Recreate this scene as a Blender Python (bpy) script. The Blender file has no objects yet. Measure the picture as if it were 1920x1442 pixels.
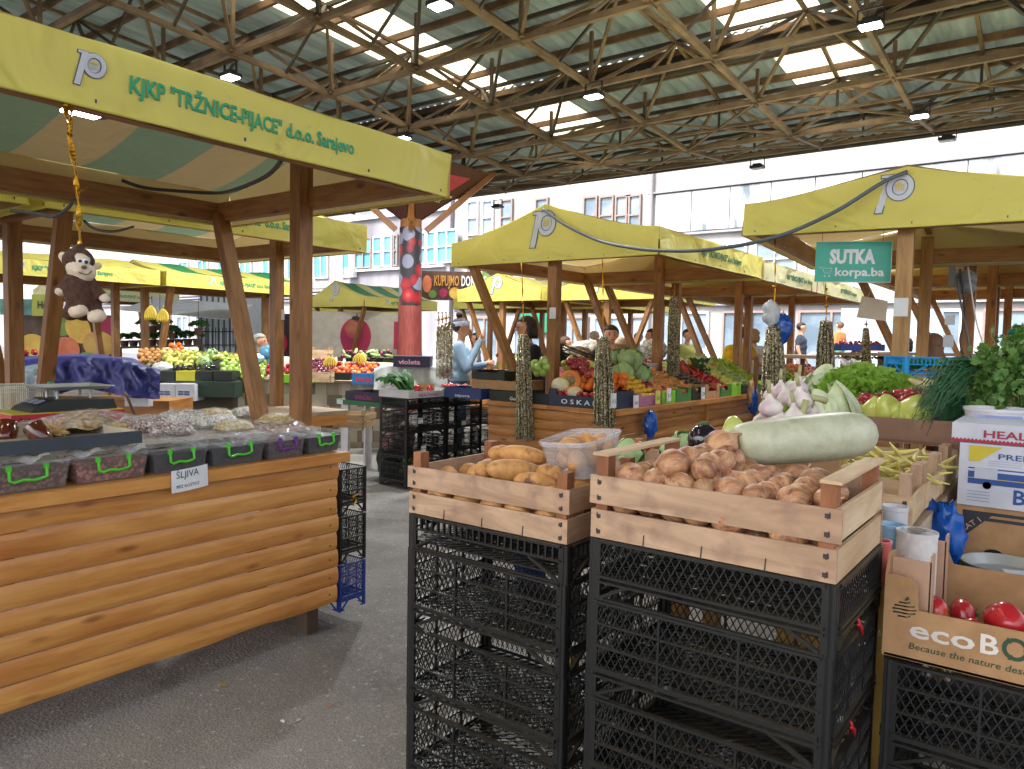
import bpy, bmesh, math, random
import numpy as np
from mathutils import Vector, Matrix, noise as mnoise
R = random.Random(7)
SC = bpy.context.scene
COL = SC.collection
rad = math.radians
# ---------------------------------------------------------------- camera
FPX, YAW, PIT, ROL, EYE = 1400.0, rad(37), rad(3.25), rad(1.15), 1.55
_F0 = Vector((-math.sin(YAW), math.cos(YAW), 0)); _R0 = Vector((math.cos(YAW), math.sin(YAW), 0)); _U0 = Vector((0, 0, 1))
CF = _F0*math.cos(PIT) - _U0*math.sin(PIT); _U1 = _U0*math.cos(PIT) + _F0*math.sin(PIT)
CR = _R0*math.cos(ROL) + _U1*math.sin(ROL); CU = -_R0*math.sin(ROL) + _U1*math.cos(ROL)
CC = Vector((0, 0, EYE))
cam = bpy.data.cameras.new('camera'); camo = bpy.data.objects.new('camera', cam); COL.objects.link(camo)
cam.sensor_width = 36; cam.lens = 36*FPX/1920; cam.clip_end = 500; cam.clip_start = .05
camo.matrix_world = Matrix(((CR.x, CU.x, -CF.x, 0), (CR.y, CU.y, -CF.y, 0), (CR.z, CU.z, -CF.z, EYE), (0, 0, 0, 1)))
SC.camera = camo
# ---------------------------------------------------------------- light
SUN_EL, SUN_AZ = rad(52), rad(192)     # azimuth of the sun, measured from +y clockwise
w = bpy.data.worlds.new('World'); SC.world = w; w.use_nodes = True
nt = w.node_tree; bg = nt.nodes['Background']
sky = nt.nodes.new('ShaderNodeTexSky'); sky.sky_type = 'NISHITA'; sky.sun_disc = False
sky.sun_elevation = SUN_EL; sky.sun_rotation = SUN_AZ; sky.dust_density = 4; sky.air_density = 1.0; sky.ozone_density = 1.5
hs = nt.nodes.new('ShaderNodeHueSaturation'); hs.inputs['Saturation'].default_value = .35
nt.links.new(sky.outputs[0], hs.inputs['Color']); nt.links.new(hs.outputs[0], bg.inputs['Color'])
bg.inputs['Strength'].default_value = .15
sl = bpy.data.lights.new('sun', 'SUN'); sl.energy = 2.0; sl.angle = rad(20); sl.color = (1, .96, .9)
so = bpy.data.objects.new('sun', sl); COL.objects.link(so)
sd = Vector((math.sin(SUN_AZ)*math.cos(SUN_EL), math.cos(SUN_AZ)*math.cos(SUN_EL), math.sin(SUN_EL)))
so.rotation_euler = sd.to_track_quat('Z', 'Y').to_euler()
SC.view_settings.view_transform = 'Standard'; SC.view_settings.look = 'None'
SC.view_settings.exposure = 1.85; SC.view_settings.gamma = 1.0
SC.render.engine = 'CYCLES'
cy = SC.cycles; cy.use_denoising = True; cy.max_bounces = 7; cy.diffuse_bounces = 4; cy.glossy_bounces = 3
cy.transmission_bounces = 5; cy.transparent_max_bounces = 10; cy.sample_clamp_indirect = 6; cy.caustics_reflective = False; cy.caustics_refractive = False
# ---------------------------------------------------------------- pixel rays of the measured camera
def ray(px, py): return CF + CR*((px-960)/FPX) - CU*((py-721)/FPX)
def onz(px, py, z): r = ray(px, py); return CC + r*((z-EYE)/r.z)
def ony(px, py, y): r = ray(px, py); return CC + r*(y/r.y)
def onx(px, py, x): r = ray(px, py); return CC + r*(x/r.x)
def dep(px, py, d): return CC + ray(px, py)*d
# ---------------------------------------------------------------- colours and materials
def S(h):
    h = h.lstrip('#'); c = [int(h[i:i+2], 16)/255 for i in (0, 2, 4)]
    return tuple((v/12.92 if v <= .04045 else ((v+.055)/1.055)**2.4) for v in c) + (1,)
def mul(c, k): return tuple(min(1, v*k) for v in c[:3]) + (1,)
MATS = {}
class NT:
    def __init__(s, name):
        s.m = bpy.data.materials.new(name); s.m.use_nodes = True; s.t = s.m.node_tree; s.p = s.t.nodes['Principled BSDF']; s.out = s.t.nodes['Material Output']
    def n(s, typ, **kw):
        nd = s.t.nodes.new(typ)
        for k, v in kw.items():
            if k in ('operation', 'blend_type', 'data_type', 'feature', 'noise_dimensions', 'wave_type', 'bands_direction', 'distance'): setattr(nd, k, v)
            else: nd.inputs[k.replace('_', ' ')].default_value = v
        return nd
    def l(s, a, b): s.t.links.new(a, b)
    def ramp(s, fac, stops):
        r = s.t.nodes.new('ShaderNodeValToRGB'); e = r.color_ramp.elements
        while len(e) < len(stops): e.new(.5)
        for q, (p, c) in zip(e, stops): q.position = p; q.color = c
        s.l(fac, r.inputs[0]); return r.outputs[0]
    def mix(s, fac, a, b, mode='MIX'):
        m = s.t.nodes.new('ShaderNodeMix'); m.data_type = 'RGBA'; m.blend_type = mode
        for v, i in ((fac, 0), (a, 6), (b, 7)):
            if isinstance(v, (int, float, tuple)): m.inputs[i].default_value = v
            else: s.l(v, m.inputs[i])
        return m.outputs[2]
    def bump(s, h, strength=.3, dist=.01):
        b = s.t.nodes.new('ShaderNodeBump'); b.inputs['Strength'].default_value = strength; b.inputs['Distance'].default_value = dist
        s.l(h, b.inputs['Height']); s.l(b.outputs[0], s.p.inputs['Normal'])
def mat(name, c, c2=None, rough=.6, metal=0, scale=6, var=.18, bump=0, bscale=60, bdist=.004, spec=.5, rnd=0, alpha=1, emit=0, trans=0, detail=4, lo=.35, hi=.65, transl=0, coat=0, stretch=None):
    if name in MATS: return MATS[name]
    N = NT(name); c = S(c) if isinstance(c, str) else c
    c2 = (S(c2) if isinstance(c2, str) else c2) if c2 else mul(c, 1-var)
    tc = N.n('ShaderNodeTexCoord'); no = N.n('ShaderNodeTexNoise', Scale=scale, Detail=detail, Roughness=.6)
    src = tc.outputs['Object']
    if stretch:
        mp = N.n('ShaderNodeMapping'); mp.inputs['Scale'].default_value = stretch; N.l(src, mp.inputs[0]); src = mp.outputs[0]
    N.l(src, no.inputs['Vector'])
    col = N.ramp(no.outputs['Fac'], [(lo, c), (hi, c2)])
    if rnd:
        oi = N.n('ShaderNodeObjectInfo'); mr = N.n('ShaderNodeMapRange'); mr.inputs[3].default_value = 1-rnd; mr.inputs[4].default_value = 1+rnd
        N.l(oi.outputs['Random'], mr.inputs[0]); hv = N.n('ShaderNodeHueSaturation'); N.l(mr.outputs[0], hv.inputs['Value'])
        mr2 = N.n('ShaderNodeMapRange'); mr2.inputs[3].default_value = .5-rnd*.07; mr2.inputs[4].default_value = .5+rnd*.07
        mm = N.n('ShaderNodeMath', operation='FRACT'); m7 = N.n('ShaderNodeMath', operation='MULTIPLY'); m7.inputs[1].default_value = 7.3
        N.l(oi.outputs['Random'], m7.inputs[0]); N.l(m7.outputs[0], mm.inputs[0]); N.l(mm.outputs[0], mr2.inputs[0]); N.l(mr2.outputs[0], hv.inputs['Hue'])
        N.l(col, hv.inputs['Color']); col = hv.outputs[0]
    N.l(col, N.p.inputs['Base Color'])
    N.p.inputs['Roughness'].default_value = rough; N.p.inputs['Metallic'].default_value = metal
    N.p.inputs['Specular IOR Level'].default_value = spec; N.p.inputs['Alpha'].default_value = alpha
    if trans: N.p.inputs['Transmission Weight'].default_value = trans
    if coat: N.p.inputs['Coat Weight'].default_value = coat; N.p.inputs['Coat Roughness'].default_value = .15
    if emit: N.p.inputs['Emission Strength'].default_value = emit; N.l(col, N.p.inputs['Emission Color'])
    if bump:
        nb = N.n('ShaderNodeTexNoise', Scale=bscale, Detail=3); N.l(src, nb.inputs['Vector']); N.bump(nb.outputs['Fac'], bump, bdist)
    if transl:
        tr = N.n('ShaderNodeBsdfTranslucent'); N.l(col, tr.inputs[0]); mx = N.n('ShaderNodeMixShader'); mx.inputs[0].default_value = transl
        N.l(N.p.outputs[0], mx.inputs[1]); N.l(tr.outputs[0], mx.inputs[2]); N.l(mx.outputs[0], N.out.inputs[0])
    MATS[name] = N.m; return N.m
def woodmat(name, c, c2, knot='#5a3418', rough=.45, gs=9, knots=1.0, bump=.25, dirt=None, coat=0):
    N = NT(name); uv = N.n('ShaderNodeTexCoord').outputs['UV']
    mp = N.n('ShaderNodeMapping'); mp.inputs['Scale'].default_value = (1.0, gs, 1); N.l(uv, mp.inputs[0])
    n1 = N.n('ShaderNodeTexNoise', Scale=3.2, Detail=6, Roughness=.62, Distortion=.7); N.l(mp.outputs[0], n1.inputs[0])
    col = N.ramp(n1.outputs['Fac'], [(.36, S(c)), (.64, S(c2))])
    nb = N.n('ShaderNodeTexNoise', Scale=1.7, Detail=2); N.l(uv, nb.inputs[0])
    col = N.mix(N.ramp(nb.outputs['Fac'], [(.35, (0, 0, 0, 1)), (.7, (.45, .45, .45, 1))]), col, S(c2), 'MULTIPLY')
    mk = N.n('ShaderNodeMapping'); mk.inputs['Scale'].default_value = (2.0, 5.0, 1); N.l(uv, mk.inputs[0])
    vo = N.n('ShaderNodeTexVoronoi', Scale=1.5, Randomness=1.0); N.l(mk.outputs[0], vo.inputs[0])
    kf = N.ramp(vo.outputs['Distance'], [(.06, (knots,)*3+(1,)), (.17, (0, 0, 0, 1))])
    col = N.mix(kf, col, S(knot))
    if dirt:
        nd = N.n('ShaderNodeTexNoise', Scale=14, Detail=5); N.l(uv, nd.inputs[0])
        col = N.mix(N.ramp(nd.outputs['Fac'], [(.52, (0, 0, 0, 1)), (.72, (.7, .7, .7, 1))]), col, S(dirt))
    N.l(col, N.p.inputs['Base Color']); N.p.inputs['Roughness'].default_value = rough
    if coat: N.p.inputs['Coat Weight'].default_value = coat; N.p.inputs['Coat Roughness'].default_value = .3
    N.bump(n1.outputs['Fac'], bump, .004); return N.m
# ---------------------------------------------------------------- mesh builder
class MB:
    def __init__(s): s.v = []; s.f = []; s.m = []; s.uv = []
    def face(s, idx, m=0, uv=None): s.f.append(tuple(idx)); s.m.append(m); s.uv.append(uv)
    def add(s, vs, fs, m=0, uvs=None):
        o = len(s.v); s.v += [tuple(v) for v in vs]
        for k, f in enumerate(fs): s.face([o+i for i in f], m, uvs[k] if uvs else None)
    def box(s, c, d, M=None, m=0, bev=0):
        hx, hy, hz = d[0]/2, d[1]/2, d[2]/2
        loc = [(x*hx, y*hy, z*hz) for x in (-1, 1) for y in (-1, 1) for z in (-1, 1)]
        fs = [(0, 1, 3, 2), (4, 6, 7, 5), (0, 4, 5, 1), (2, 3, 7, 6), (0, 2, 6, 4), (1, 5, 7, 3)]
        L = max(range(3), key=lambda i: d[i]); ru, rv = R.random()*20, R.random()*20; uvs = []
        for k, f in enumerate(fs):
            ax = k//2
            if ax == L: a, b = [i for i in range(3) if i != L]
            else: a = L; b = [i for i in range(3) if i != L and i != ax][0]
            uvs.append([(loc[i][a]+ru, loc[i][b]+rv+ax*.3) for i in f])
        c = Vector(c); vs = [c + (M @ Vector(p) if M else Vector(p)) for p in loc]
        s.add(vs, fs, m, uvs)
    def bar(s, a, b, w, h, up=(0, 0, 1), m=0):
        a = Vector(a); b = Vector(b); d = b-a; L = d.length; x = d/L; up = Vector(up)
        if abs(x.dot(up)) > .98: up = Vector((0, 1, 0))
        y = up.cross(x).normalized(); z = x.cross(y)
        s.box((a+b)/2, (L, w, h), Matrix((x, y, z)).transposed(), m)
    def tube(s, pts, r, n=8, m=0, closed=False, caps=True):
        pts = [Vector(p) for p in pts]; N = len(pts); o = len(s.v); rs = r if isinstance(r, (list, tuple)) else [r]*N
        t0 = None
        for i, p in enumerate(pts):
            if closed: t = (pts[(i+1) % N]-pts[i-1]).normalized()
            else: t = (pts[min(i+1, N-1)]-pts[max(i-1, 0)]).normalized()
            if t0 is None: u = t.orthogonal().normalized()
            else:
                u = (u - t*u.dot(t))
                u = u.normalized() if u.length > 1e-6 else t.orthogonal().normalized()
            t0 = t; q = t.cross(u)
            for k in range(n):
                a = 2*math.pi*k/n; s.v.append(tuple(p + (u*math.cos(a)+q*math.sin(a))*rs[i]))
        for i in range(N if closed else N-1):
            j = (i+1) % N
            for k in range(n):
                k2 = (k+1) % n; s.face((o+i*n+k, o+i*n+k2, o+j*n+k2, o+j*n+k), m)
        if caps and not closed:
            s.face([o+k for k in range(n)][::-1], m); s.face([o+(N-1)*n+k for k in range(n)], m)
    def lathe(s, prof, c=(0, 0, 0), n=20, m=0, M=None, sx=1, sy=1):
        o = len(s.v); c = Vector(c)
        for r, z in prof:
            for k in range(n):
                a = 2*math.pi*k/n; p = Vector((r*math.cos(a)*sx, r*math.sin(a)*sy, z)); s.v.append(tuple(c + (M @ p if M else p)))
        for i in range(len(prof)-1):
            for k in range(n):
                k2 = (k+1) % n; s.face((o+i*n+k, o+i*n+k2, o+(i+1)*n+k2, o+(i+1)*n+k), m)
        if prof[0][0] > 1e-4: s.face([o+k for k in range(n)][::-1], m)
        if prof[-1][0] > 1e-4: s.face([o+(len(prof)-1)*n+k for k in range(n)], m)
    def ell(s, c, r, n=12, k=8, M=None, m=0, fn=None):
        o = len(s.v); c = Vector(c); r = (r, r, r) if isinstance(r, (int, float)) else r
        for i in range(k+1):
            th = math.pi*i/k
            for j in range(n):
                a = 2*math.pi*j/n; p = Vector((math.sin(th)*math.cos(a), math.sin(th)*math.sin(a), math.cos(th)))
                if fn: p = fn(p)
                p = Vector((p.x*r[0], p.y*r[1], p.z*r[2])); s.v.append(tuple(c+(M @ p if M else p)))
        for i in range(k):
            for j in range(n):
                j2 = (j+1) % n; s.face((o+i*n+j, o+(i+1)*n+j, o+(i+1)*n+j2, o+i*n+j2), m)
    def grid(s, fn, nu, nv, m=0, flip=False):
        o = len(s.v)
        for i in range(nu+1):
            for j in range(nv+1): s.v.append(tuple(fn(i/nu, j/nv)))
        for i in range(nu):
            for j in range(nv):
                a = o+i*(nv+1)+j; q = (a, a+nv+1, a+nv+2, a+1)
                s.face(q[::-1] if flip else q, m, None)
    def prism(s, poly, ax_o, ax_u, ax_v, depth, m=0, m2=None):
        """poly in (u,v), extruded from the plane backwards by depth along -(u x v)"""
        ax_o = Vector(ax_o); ax_u = Vector(ax_u); ax_v = Vector(ax_v); nrm = ax_u.cross(ax_v).normalized(); n = len(poly)
        a = [ax_o+ax_u*u+ax_v*v for u, v in poly]; b = [p-nrm*depth for p in a]; o = len(s.v)
        s.v += [tuple(p) for p in a+b]; s.face(range(o, o+n), m); s.face([o+n+i for i in range(n)][::-1], m)
        for i in range(n):
            j = (i+1) % n; s.face((o+j, o+i, o+n+i, o+n+j), m if m2 is None else m2)
    def mesh(s, name, mats, smooth=False):
        me = bpy.data.meshes.new(name); me.from_pydata(s.v, [], s.f)
        mats = mats if isinstance(mats, (list, tuple)) else [mats]
        for q in mats: me.materials.append(q)
        if me.polygons:
            me.polygons.foreach_set('material_index', s.m); me.polygons.foreach_set('use_smooth', [smooth]*len(s.f))
            if any(s.uv):
                ul = me.uv_layers.new(name='UVMap'); buf = np.zeros(len(me.loops)*2, 'f'); i = 0
                for f, u in zip(s.f, s.uv):
                    for k in range(len(f)):
                        if u: buf[i], buf[i+1] = u[k]
                        i += 2
                ul.data.foreach_set('uv', buf)
        me.update(); return me
    def build(s, name, mats, parent=None, smooth=False, loc=None, auto=None):
        me = s.mesh(name, mats, smooth); o = bpy.data.objects.new(name, me); COL.objects.link(o)
        if auto: me.shade_smooth_by_angle if False else None
        if parent: o.parent = parent; o.matrix_parent_inverse = Matrix.Translation(parent.location).inverted() if not parent.parent else parent.matrix_parent_inverse.copy() if False else o.matrix_parent_inverse
        if parent:
            r = parent
            while r.parent: r = r.parent
            # vertices are world coordinates: undo the root's translation once (parents deeper down sit at the root's origin)
            o.matrix_parent_inverse = Matrix.Translation(r.location).inverted() if r is parent else Matrix.Identity(4)
            if r is not parent and parent.parent is not None: o.matrix_parent_inverse = parent_world_inv(parent)
        if loc is not None: o.location = loc
        return o
def parent_world(o):
    M = o.matrix_basis.copy()
    if o.parent: return parent_world(o.parent) @ o.matrix_parent_inverse @ M
    return M
def parent_world_inv(o): return parent_world(o).inverted()
def shade(o, ang=40):
    o.data.shade_smooth(); o.data.set_sharp_from_angle(angle=rad(ang)); return o
def tag(o, label, cat, group=None, kind=None):
    o['label'] = label; o['category'] = cat
    if group: o['group'] = group
    if kind: o['kind'] = kind
    return o
def structure(o): o['kind'] = 'structure'; return o
def thing(name, loc, label, cat, group=None):
    o = bpy.data.objects.new(name, None); COL.objects.link(o); o.location = loc; o.empty_display_size = .1
    return tag(o, label, cat, group)
def copy_tree(o, parent=None):
    c = o.copy(); COL.objects.link(c)
    if parent is not None: c.parent = parent
    for ch in o.children: copy_tree(ch, c)
    return c
def rotM(z=0, x=0, y=0): return Matrix.Rotation(z, 3, 'Z') @ Matrix.Rotation(y, 3, 'Y') @ Matrix.Rotation(x, 3, 'X')
_bf = {}
def text_mb(mb, string, o, u, v, height, width=None, m=0, depth=.002, off=0, fn=None, shear=0, both=False, wspace=1.0):
    """lettering as thin solid letters: o = lower left corner, u = reading direction, v = up"""
    cu = bpy.data.curves.new('t', 'FONT'); cu.body = string; cu.size = 1; cu.offset = off; cu.shear = shear; cu.resolution_u = 2; cu.space_character = wspace
    ob = bpy.data.objects.new('t', cu); me = bpy.data.meshes.new_from_object(ob)
    u = Vector(u).normalized(); v = Vector(v).normalized(); nr = u.cross(v)
    co = [tuple(p.co) for p in me.vertices]
    if not co: return
    x0 = min(p[0] for p in co); x1 = max(p[0] for p in co)
    sc = height/.72; sx = sc if width is None else width/(x1-x0)
    o = Vector(o); vs = []
    for p in co:
        q = o + u*((p[0]-x0)*sx) + v*(p[1]*sc) + nr*depth
        vs.append(fn(q) if fn else q)
    mb.add(vs, [tuple(f.vertices) for f in me.polygons], m)
    bpy.data.objects.remove(ob); bpy.data.meshes.remove(me); bpy.data.curves.remove(cu)
# ================================================================ the setting: ground
def asphalt():
    N = NT('asphalt'); co = N.n('ShaderNodeTexCoord').outputs['Object']
    n1 = N.n('ShaderNodeTexNoise', Scale=.55, Detail=5, Roughness=.6); N.l(co, n1.inputs[0])
    col = N.ramp(n1.outputs[0], [(.38, S('#6a6663')), (.5, S('#85817d')), (.62, S('#98948f'))])
    v = N.n('ShaderNodeTexVoronoi', Scale=70); N.l(co, v.inputs[0]); sep = N.n('ShaderNodeSeparateColor'); N.l(v.outputs['Color'], sep.inputs[0])
    col = N.mix(N.ramp(sep.outputs[0], [(.35, (0, 0, 0, 1)), (.95, (.5, .5, .5, 1))]), col, S('#a09b95'))
    col = N.mix(N.ramp(sep.outputs[1], [(.975, (0, 0, 0, 1)), (.985, (.8, .8, .8, 1))]), col, S('#b8b4ae'))
    n3 = N.n('ShaderNodeTexNoise', Scale=160, Detail=3); N.l(co, n3.inputs[0])
    col = N.mix(N.ramp(n3.outputs[0], [(.4, (.6, .6, .6, 1)), (.6, (0, 0, 0, 1))]), col, S('#3a3633'))
    n4 = N.n('ShaderNodeTexNoise', Scale=1.3, Detail=7, Roughness=.7); N.l(co, n4.inputs[0])
    col = N.mix(N.ramp(n4.outputs[0], [(.55, (0, 0, 0, 1)), (.68, (.55, .55, .55, 1))]), col, S('#443c36'))
    N.l(col, N.p.inputs['Base Color']); N.p.inputs['Roughness'].default_value = .8
    N.bump(v.outputs['Distance'], .6, .006); return N.m
g = MB(); g.grid(lambda a, b: (-120+240*a, -60+240*b, 0), 8, 8, flip=False)
structure(g.build('ground', asphalt()))
# yellow blot on the asphalt is a real spill of paint
mb = MB(); c = onz(417, 1283, .004)
mb.add([(c.x+math.cos(a)*.035*R.uniform(.5, 1.3), c.y+math.sin(a)*.02*R.uniform(.5, 1.3), .004) for a in [i*math.pi/7 for i in range(14)]], [tuple(range(14))])
tag(mb.build('paint_spot', mat('paint_yellow', '#a08a48', rough=.9)), 'small dull yellow paint spot on the asphalt beside the log counter', 'stain')
# ---------------------------------------------------------------- roof over the market
XA, YA, AX, AY = -9.85, 8.04, 1.91, 1.77
def zch(y, x=-9.85): return 5.5-.059*(y-YA)+.006*(x+9.85)
SLP = .062
STEPS = [(-9.0, 2.3, 1.02), (2.3, 11.25, .96), (11.25, 15.9, .66)]  # bays of corrugated sheet: y0, y1, height over the chord
def roof_z(y, bay): return zch(y)+STEPS[bay][2]
roofT = thing('market_roof', (-9, 6, 5.5), 'big corrugated teal market roof on a rusty brown steel space frame', 'roof')
M_TEAL = mat('roof_sheet_teal', '#8d9a98', '#67736f', rough=.55, scale=1.2, stretch=(3, .5, 1), transl=.065)
def skymat():
    N = NT('skylight_sheet'); co = N.n('ShaderNodeTexCoord').outputs['Object']
    n = N.n('ShaderNodeTexNoise', Scale=3, Detail=5); mp = N.n('ShaderNodeMapping'); mp.inputs['Scale'].default_value = (4, .6, 1); N.l(co, mp.inputs[0]); N.l(mp.outputs[0], n.inputs[0])
    col = N.ramp(n.outputs[0], [(.35, S('#f4ecd0')), (.7, S('#c9b98c'))])
    tr = N.n('ShaderNodeBsdfTranslucent'); N.l(col, tr.inputs[0]); tp = N.n('ShaderNodeBsdfTransparent'); N.l(col, tp.inputs[0])
    m1 = N.n('ShaderNodeMixShader'); m1.inputs[0].default_value = .16; N.l(tr.outputs[0], m1.inputs[1]); N.l(tp.outputs[0], m1.inputs[2]); N.l(m1.outputs[0], N.out.inputs[0]); return N.m
M_SKY = skymat()
SKYX = {0: [(-21.5, -20.1), (-9.95, -8.5), (-4.4, -3.05)], 1: [(-21.5, -20.1), (-9.95, -8.5), (-4.4, -3.05)], 2: [(-20.5, -19.1), (-8.85, -7.6), (-3.9, -2.72)]}
XL, XR = -27.0, 5.2
def corr(mb, x0, x1, y0, y1, bay):
    n = int((x1-x0)/.035); xs = [x0+(x1-x0)*i/n for i in range(n+1)]; ny = 2
    o = len(mb.v)
    for x in xs:
        h = .028*math.sin(x*2*math.pi/.2)
        for j in range(ny+1):
            y = y0+(y1-y0)*j/ny; mb.v.append((x, y, roof_z(y, bay)+h))
    for i in range(n):
        for j in range(ny):
            a = o+i*(ny+1)+j; mb.face((a, a+ny+1, a+ny+2, a+1))
mb = MB(); skys = []
for b, (y0, y1, _) in enumerate(STEPS):
    xs = XL
    for (a, c) in SKYX[b]:
        if b == 0: sy0, sy1 = -4, 1.5
        elif b == 1: sy0, sy1 = 4.2, 11.2
        else: sy0, sy1 = 11.3, 13.2
        corr(mb, xs, a, y0-.15, y1, b); corr(mb, a, c, y0-.15, sy0, b); corr(mb, a, c, sy1, y1, b); xs = c
        k = MB(); corr(k, a, c, sy0, sy1, b); skys.append(k)
    corr(mb, xs, XR, y0-.15, y1, b)
shade(mb.build('roof_sheet', M_TEAL, roofT), 60)
for k in skys: shade(k.build('skylight', M_SKY, roofT), 60)
M_STEEL = mat('truss_steel', '#85705c', '#5f4f40', rough=.7, scale=2.2, detail=6)
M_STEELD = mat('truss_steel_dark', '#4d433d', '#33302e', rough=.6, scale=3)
M_PURL = mat('purlin_paint', '#7d6048', '#54402f', rough=.7, scale=2.5, detail=6)
# purlins under the sheet
mb = MB()
for b, (y0, y1, _) in enumerate(STEPS):
    n = max(2, round((y1-y0)/.885))
    for i in range(n+1):
        y = y0+.05+(y1-y0-.1)*i/n
        mb.box(((XL+XR)/2, y, roof_z(y, b)-.085), (XR-XL, .06, .1))
mb.build('purlin', M_PURL, roofT)
# fascia at the steps and the outer edge
mb = MB()
for b, (y0, y1, _) in enumerate(STEPS[:-1]):
    zz = roof_z(y1, b+1); mb.box(((XL+XR)/2, y1+.03, (roof_z(y1, b)+zz)/2-.03), (XR-XL, .02, roof_z(y1, b)-zz+.02))
    mb.tube([(XL, y1-.12, zz-.12), (XR, y1-.12, zz-.12)], .05)
ye = 15.9; ze = roof_z(ye, 2)
mb.box(((XL+XR)/2, ye+.02, ze-.06), (XR-XL, .03, .2)); mb.tube([(XL, ye-.08, ze-.17), (XR, ye-.08, ze-.17)], .045)
mb.build('gutter', M_STEELD, roofT)
# space frame
def node(c, r):
    y = YA+AY*r; x = XA+AX*c
    z = zch(y, x)
    if y > 13.3: z = min(roof_z(y, 2)-.2, z+(y-13.3)*.17)
    return Vector((x, y, z))
def tnode(c, r):
    y = YA+AY*(r+.5); x = XA+AX*(c+.5)
    b = 0 if y < STEPS[0][1] else 1 if y < STEPS[1][1] else 2
    return Vector((x, y, roof_z(y, b)-.17))
def y_ok(c, r): return c < C1 and r < R1_ and r >= 2
C0, C1, R0_, R1_ = -8, 7, -6, 4
chord = MB(); web = MB(); top = MB()
for c in range(C0, C1+1):
    for r in range(R0_, R1_+1):
        if c < C1: chord.bar(node(c, r), node(c+1, r), .07, .08)
        if y_ok(c, r):
            q_ = (node(c, r)+node(c+1, r)+node(c, r+1)+node(c+1, r+1))/4
            for n_ in (node(c, r), node(c+1, r), node(c, r+1), node(c+1, r+1)): web.bar(n_, q_, .035, .035)
            web.bar(q_, q_+Vector((AX, 0, .0)), .04, .04); web.bar(q_, (tnode(c, r)+tnode(c+1, r))/2, .035, .035); top.bar(q_, tnode(c, r), .035, .035)
        if c < C1 and r < R1_: web.bar(tnode(c, r), (node(c, r)+node(c+1, r))/2, .035, .035); top.bar(tnode(c, r), (node(c, r)+node(c, r+1))/2, .035, .035)
        if r < R1_: chord.bar(node(c, r), node(c, r+1), .07, .075)
        for dc, dr in ((0, 0), (-1, 0), (0, -1), (-1, -1)):
            if C0 <= c+dc < C1 and R0_ <= r+dr < R1_:
                (web if (dc+dr+c) % 3 else top).bar(node(c, r), tnode(c+dc, r+dr), .045, .045)
        y = node(c, r).y
        b = 0 if y < STEPS[0][1] else 1 if y < STEPS[1][1] else 2
        if y < 13: web.bar(node(c, r), Vector((node(c, r).x, y, roof_z(y, b)-.14)), .05, .05)
for c in range(C0, C1):
    for r in range(R0_, R1_):
        if c < C1-1: top.bar(tnode(c, r), tnode(c+1, r), .05, .06)
        if r < R1_-1: web.bar(tnode(c, r), tnode(c, r+1), .05, .05)
# joint plates
pl = MB()
for c in range(C0, C1+1):
    for r in range(R0_, R1_+1):
        p = node(c, r); pl.box(p, (.2, .2, .016)); pl.box(p, (.02, .18, .14))
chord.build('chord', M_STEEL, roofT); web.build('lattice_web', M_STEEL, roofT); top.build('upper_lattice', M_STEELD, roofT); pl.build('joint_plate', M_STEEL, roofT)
# tree shaped column
def cherrymat():
    N = NT('column_print'); co = N.n('ShaderNodeTexCoord').outputs['Object']
    v = N.n('ShaderNodeTexVoronoi', Scale=3.3, Randomness=.75); N.l(co, v.inputs[0]); sep = N.n('ShaderNodeSeparateColor'); N.l(v.outputs['Color'], sep.inputs[0])
    f = N.ramp(v.outputs['Distance'], [(.52, (1, 1, 1, 1)), (.58, (0, 0, 0, 1))])
    red = N.ramp(v.outputs['Distance'], [(.0, S('#e8706c')), (.2, S('#cf2a33')), (.5, S('#8e1420'))])
    red = N.mix(N.ramp(sep.outputs[0], [(.86, (0, 0, 0, 1)), (.88, (1, 1, 1, 1))]), red, S('#8e8fa6'))
    N.l(N.mix(f, S('#2c2630'), red), N.p.inputs['Base Color']); N.p.inputs['Roughness'].default_value = .35; return N.m
M_TIMB = woodmat('roof_timber', '#b87e44', '#96602f')
cp = dep(768, 640, 16.5); cx_, cy_ = cp.x, cp.y
colT = thing('tree_column', (cx_, cy_, 0), 'thick round column wrapped in a printed picture of red cherries, branching up to the roof', 'column')
mb = MB(); mb.lathe([(.3, 0), (.3, .8), (.27, 1.4), (.255, 2.3)], (cx_, cy_, 0), 24)
shade(mb.build('plank_print', mat('red_plank_print', '#b5574a', '#7c3430', stretch=(14, 14, .7), rough=.5), colT))
mb = MB(); mb.lathe([(.25, 2.3), (.245, 4.0)], (cx_, cy_, 0), 24); shade(mb.build('cherry_print', cherrymat(), colT))
mb = MB(); mb.lathe([(.235, 4.0), (.235, 4.45)], (cx_, cy_, 0), 20); shade(mb.build('shaft', M_TIMB, colT))
mb = MB(); tops = [Vector((cx_+dx, cy_+dy, 5.3)) for dx, dy in ((-1.3, -1.3), (1.3, -1.3), (1.3, 1.3), (-1.3, 1.3))]
for t in tops: mb.bar(Vector((cx_, cy_, 3.95))+(t-Vector((cx_, cy_, 5.3)))*.18, t, .12, .12)
mb.build('branch', M_TIMB, colT)
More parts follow.
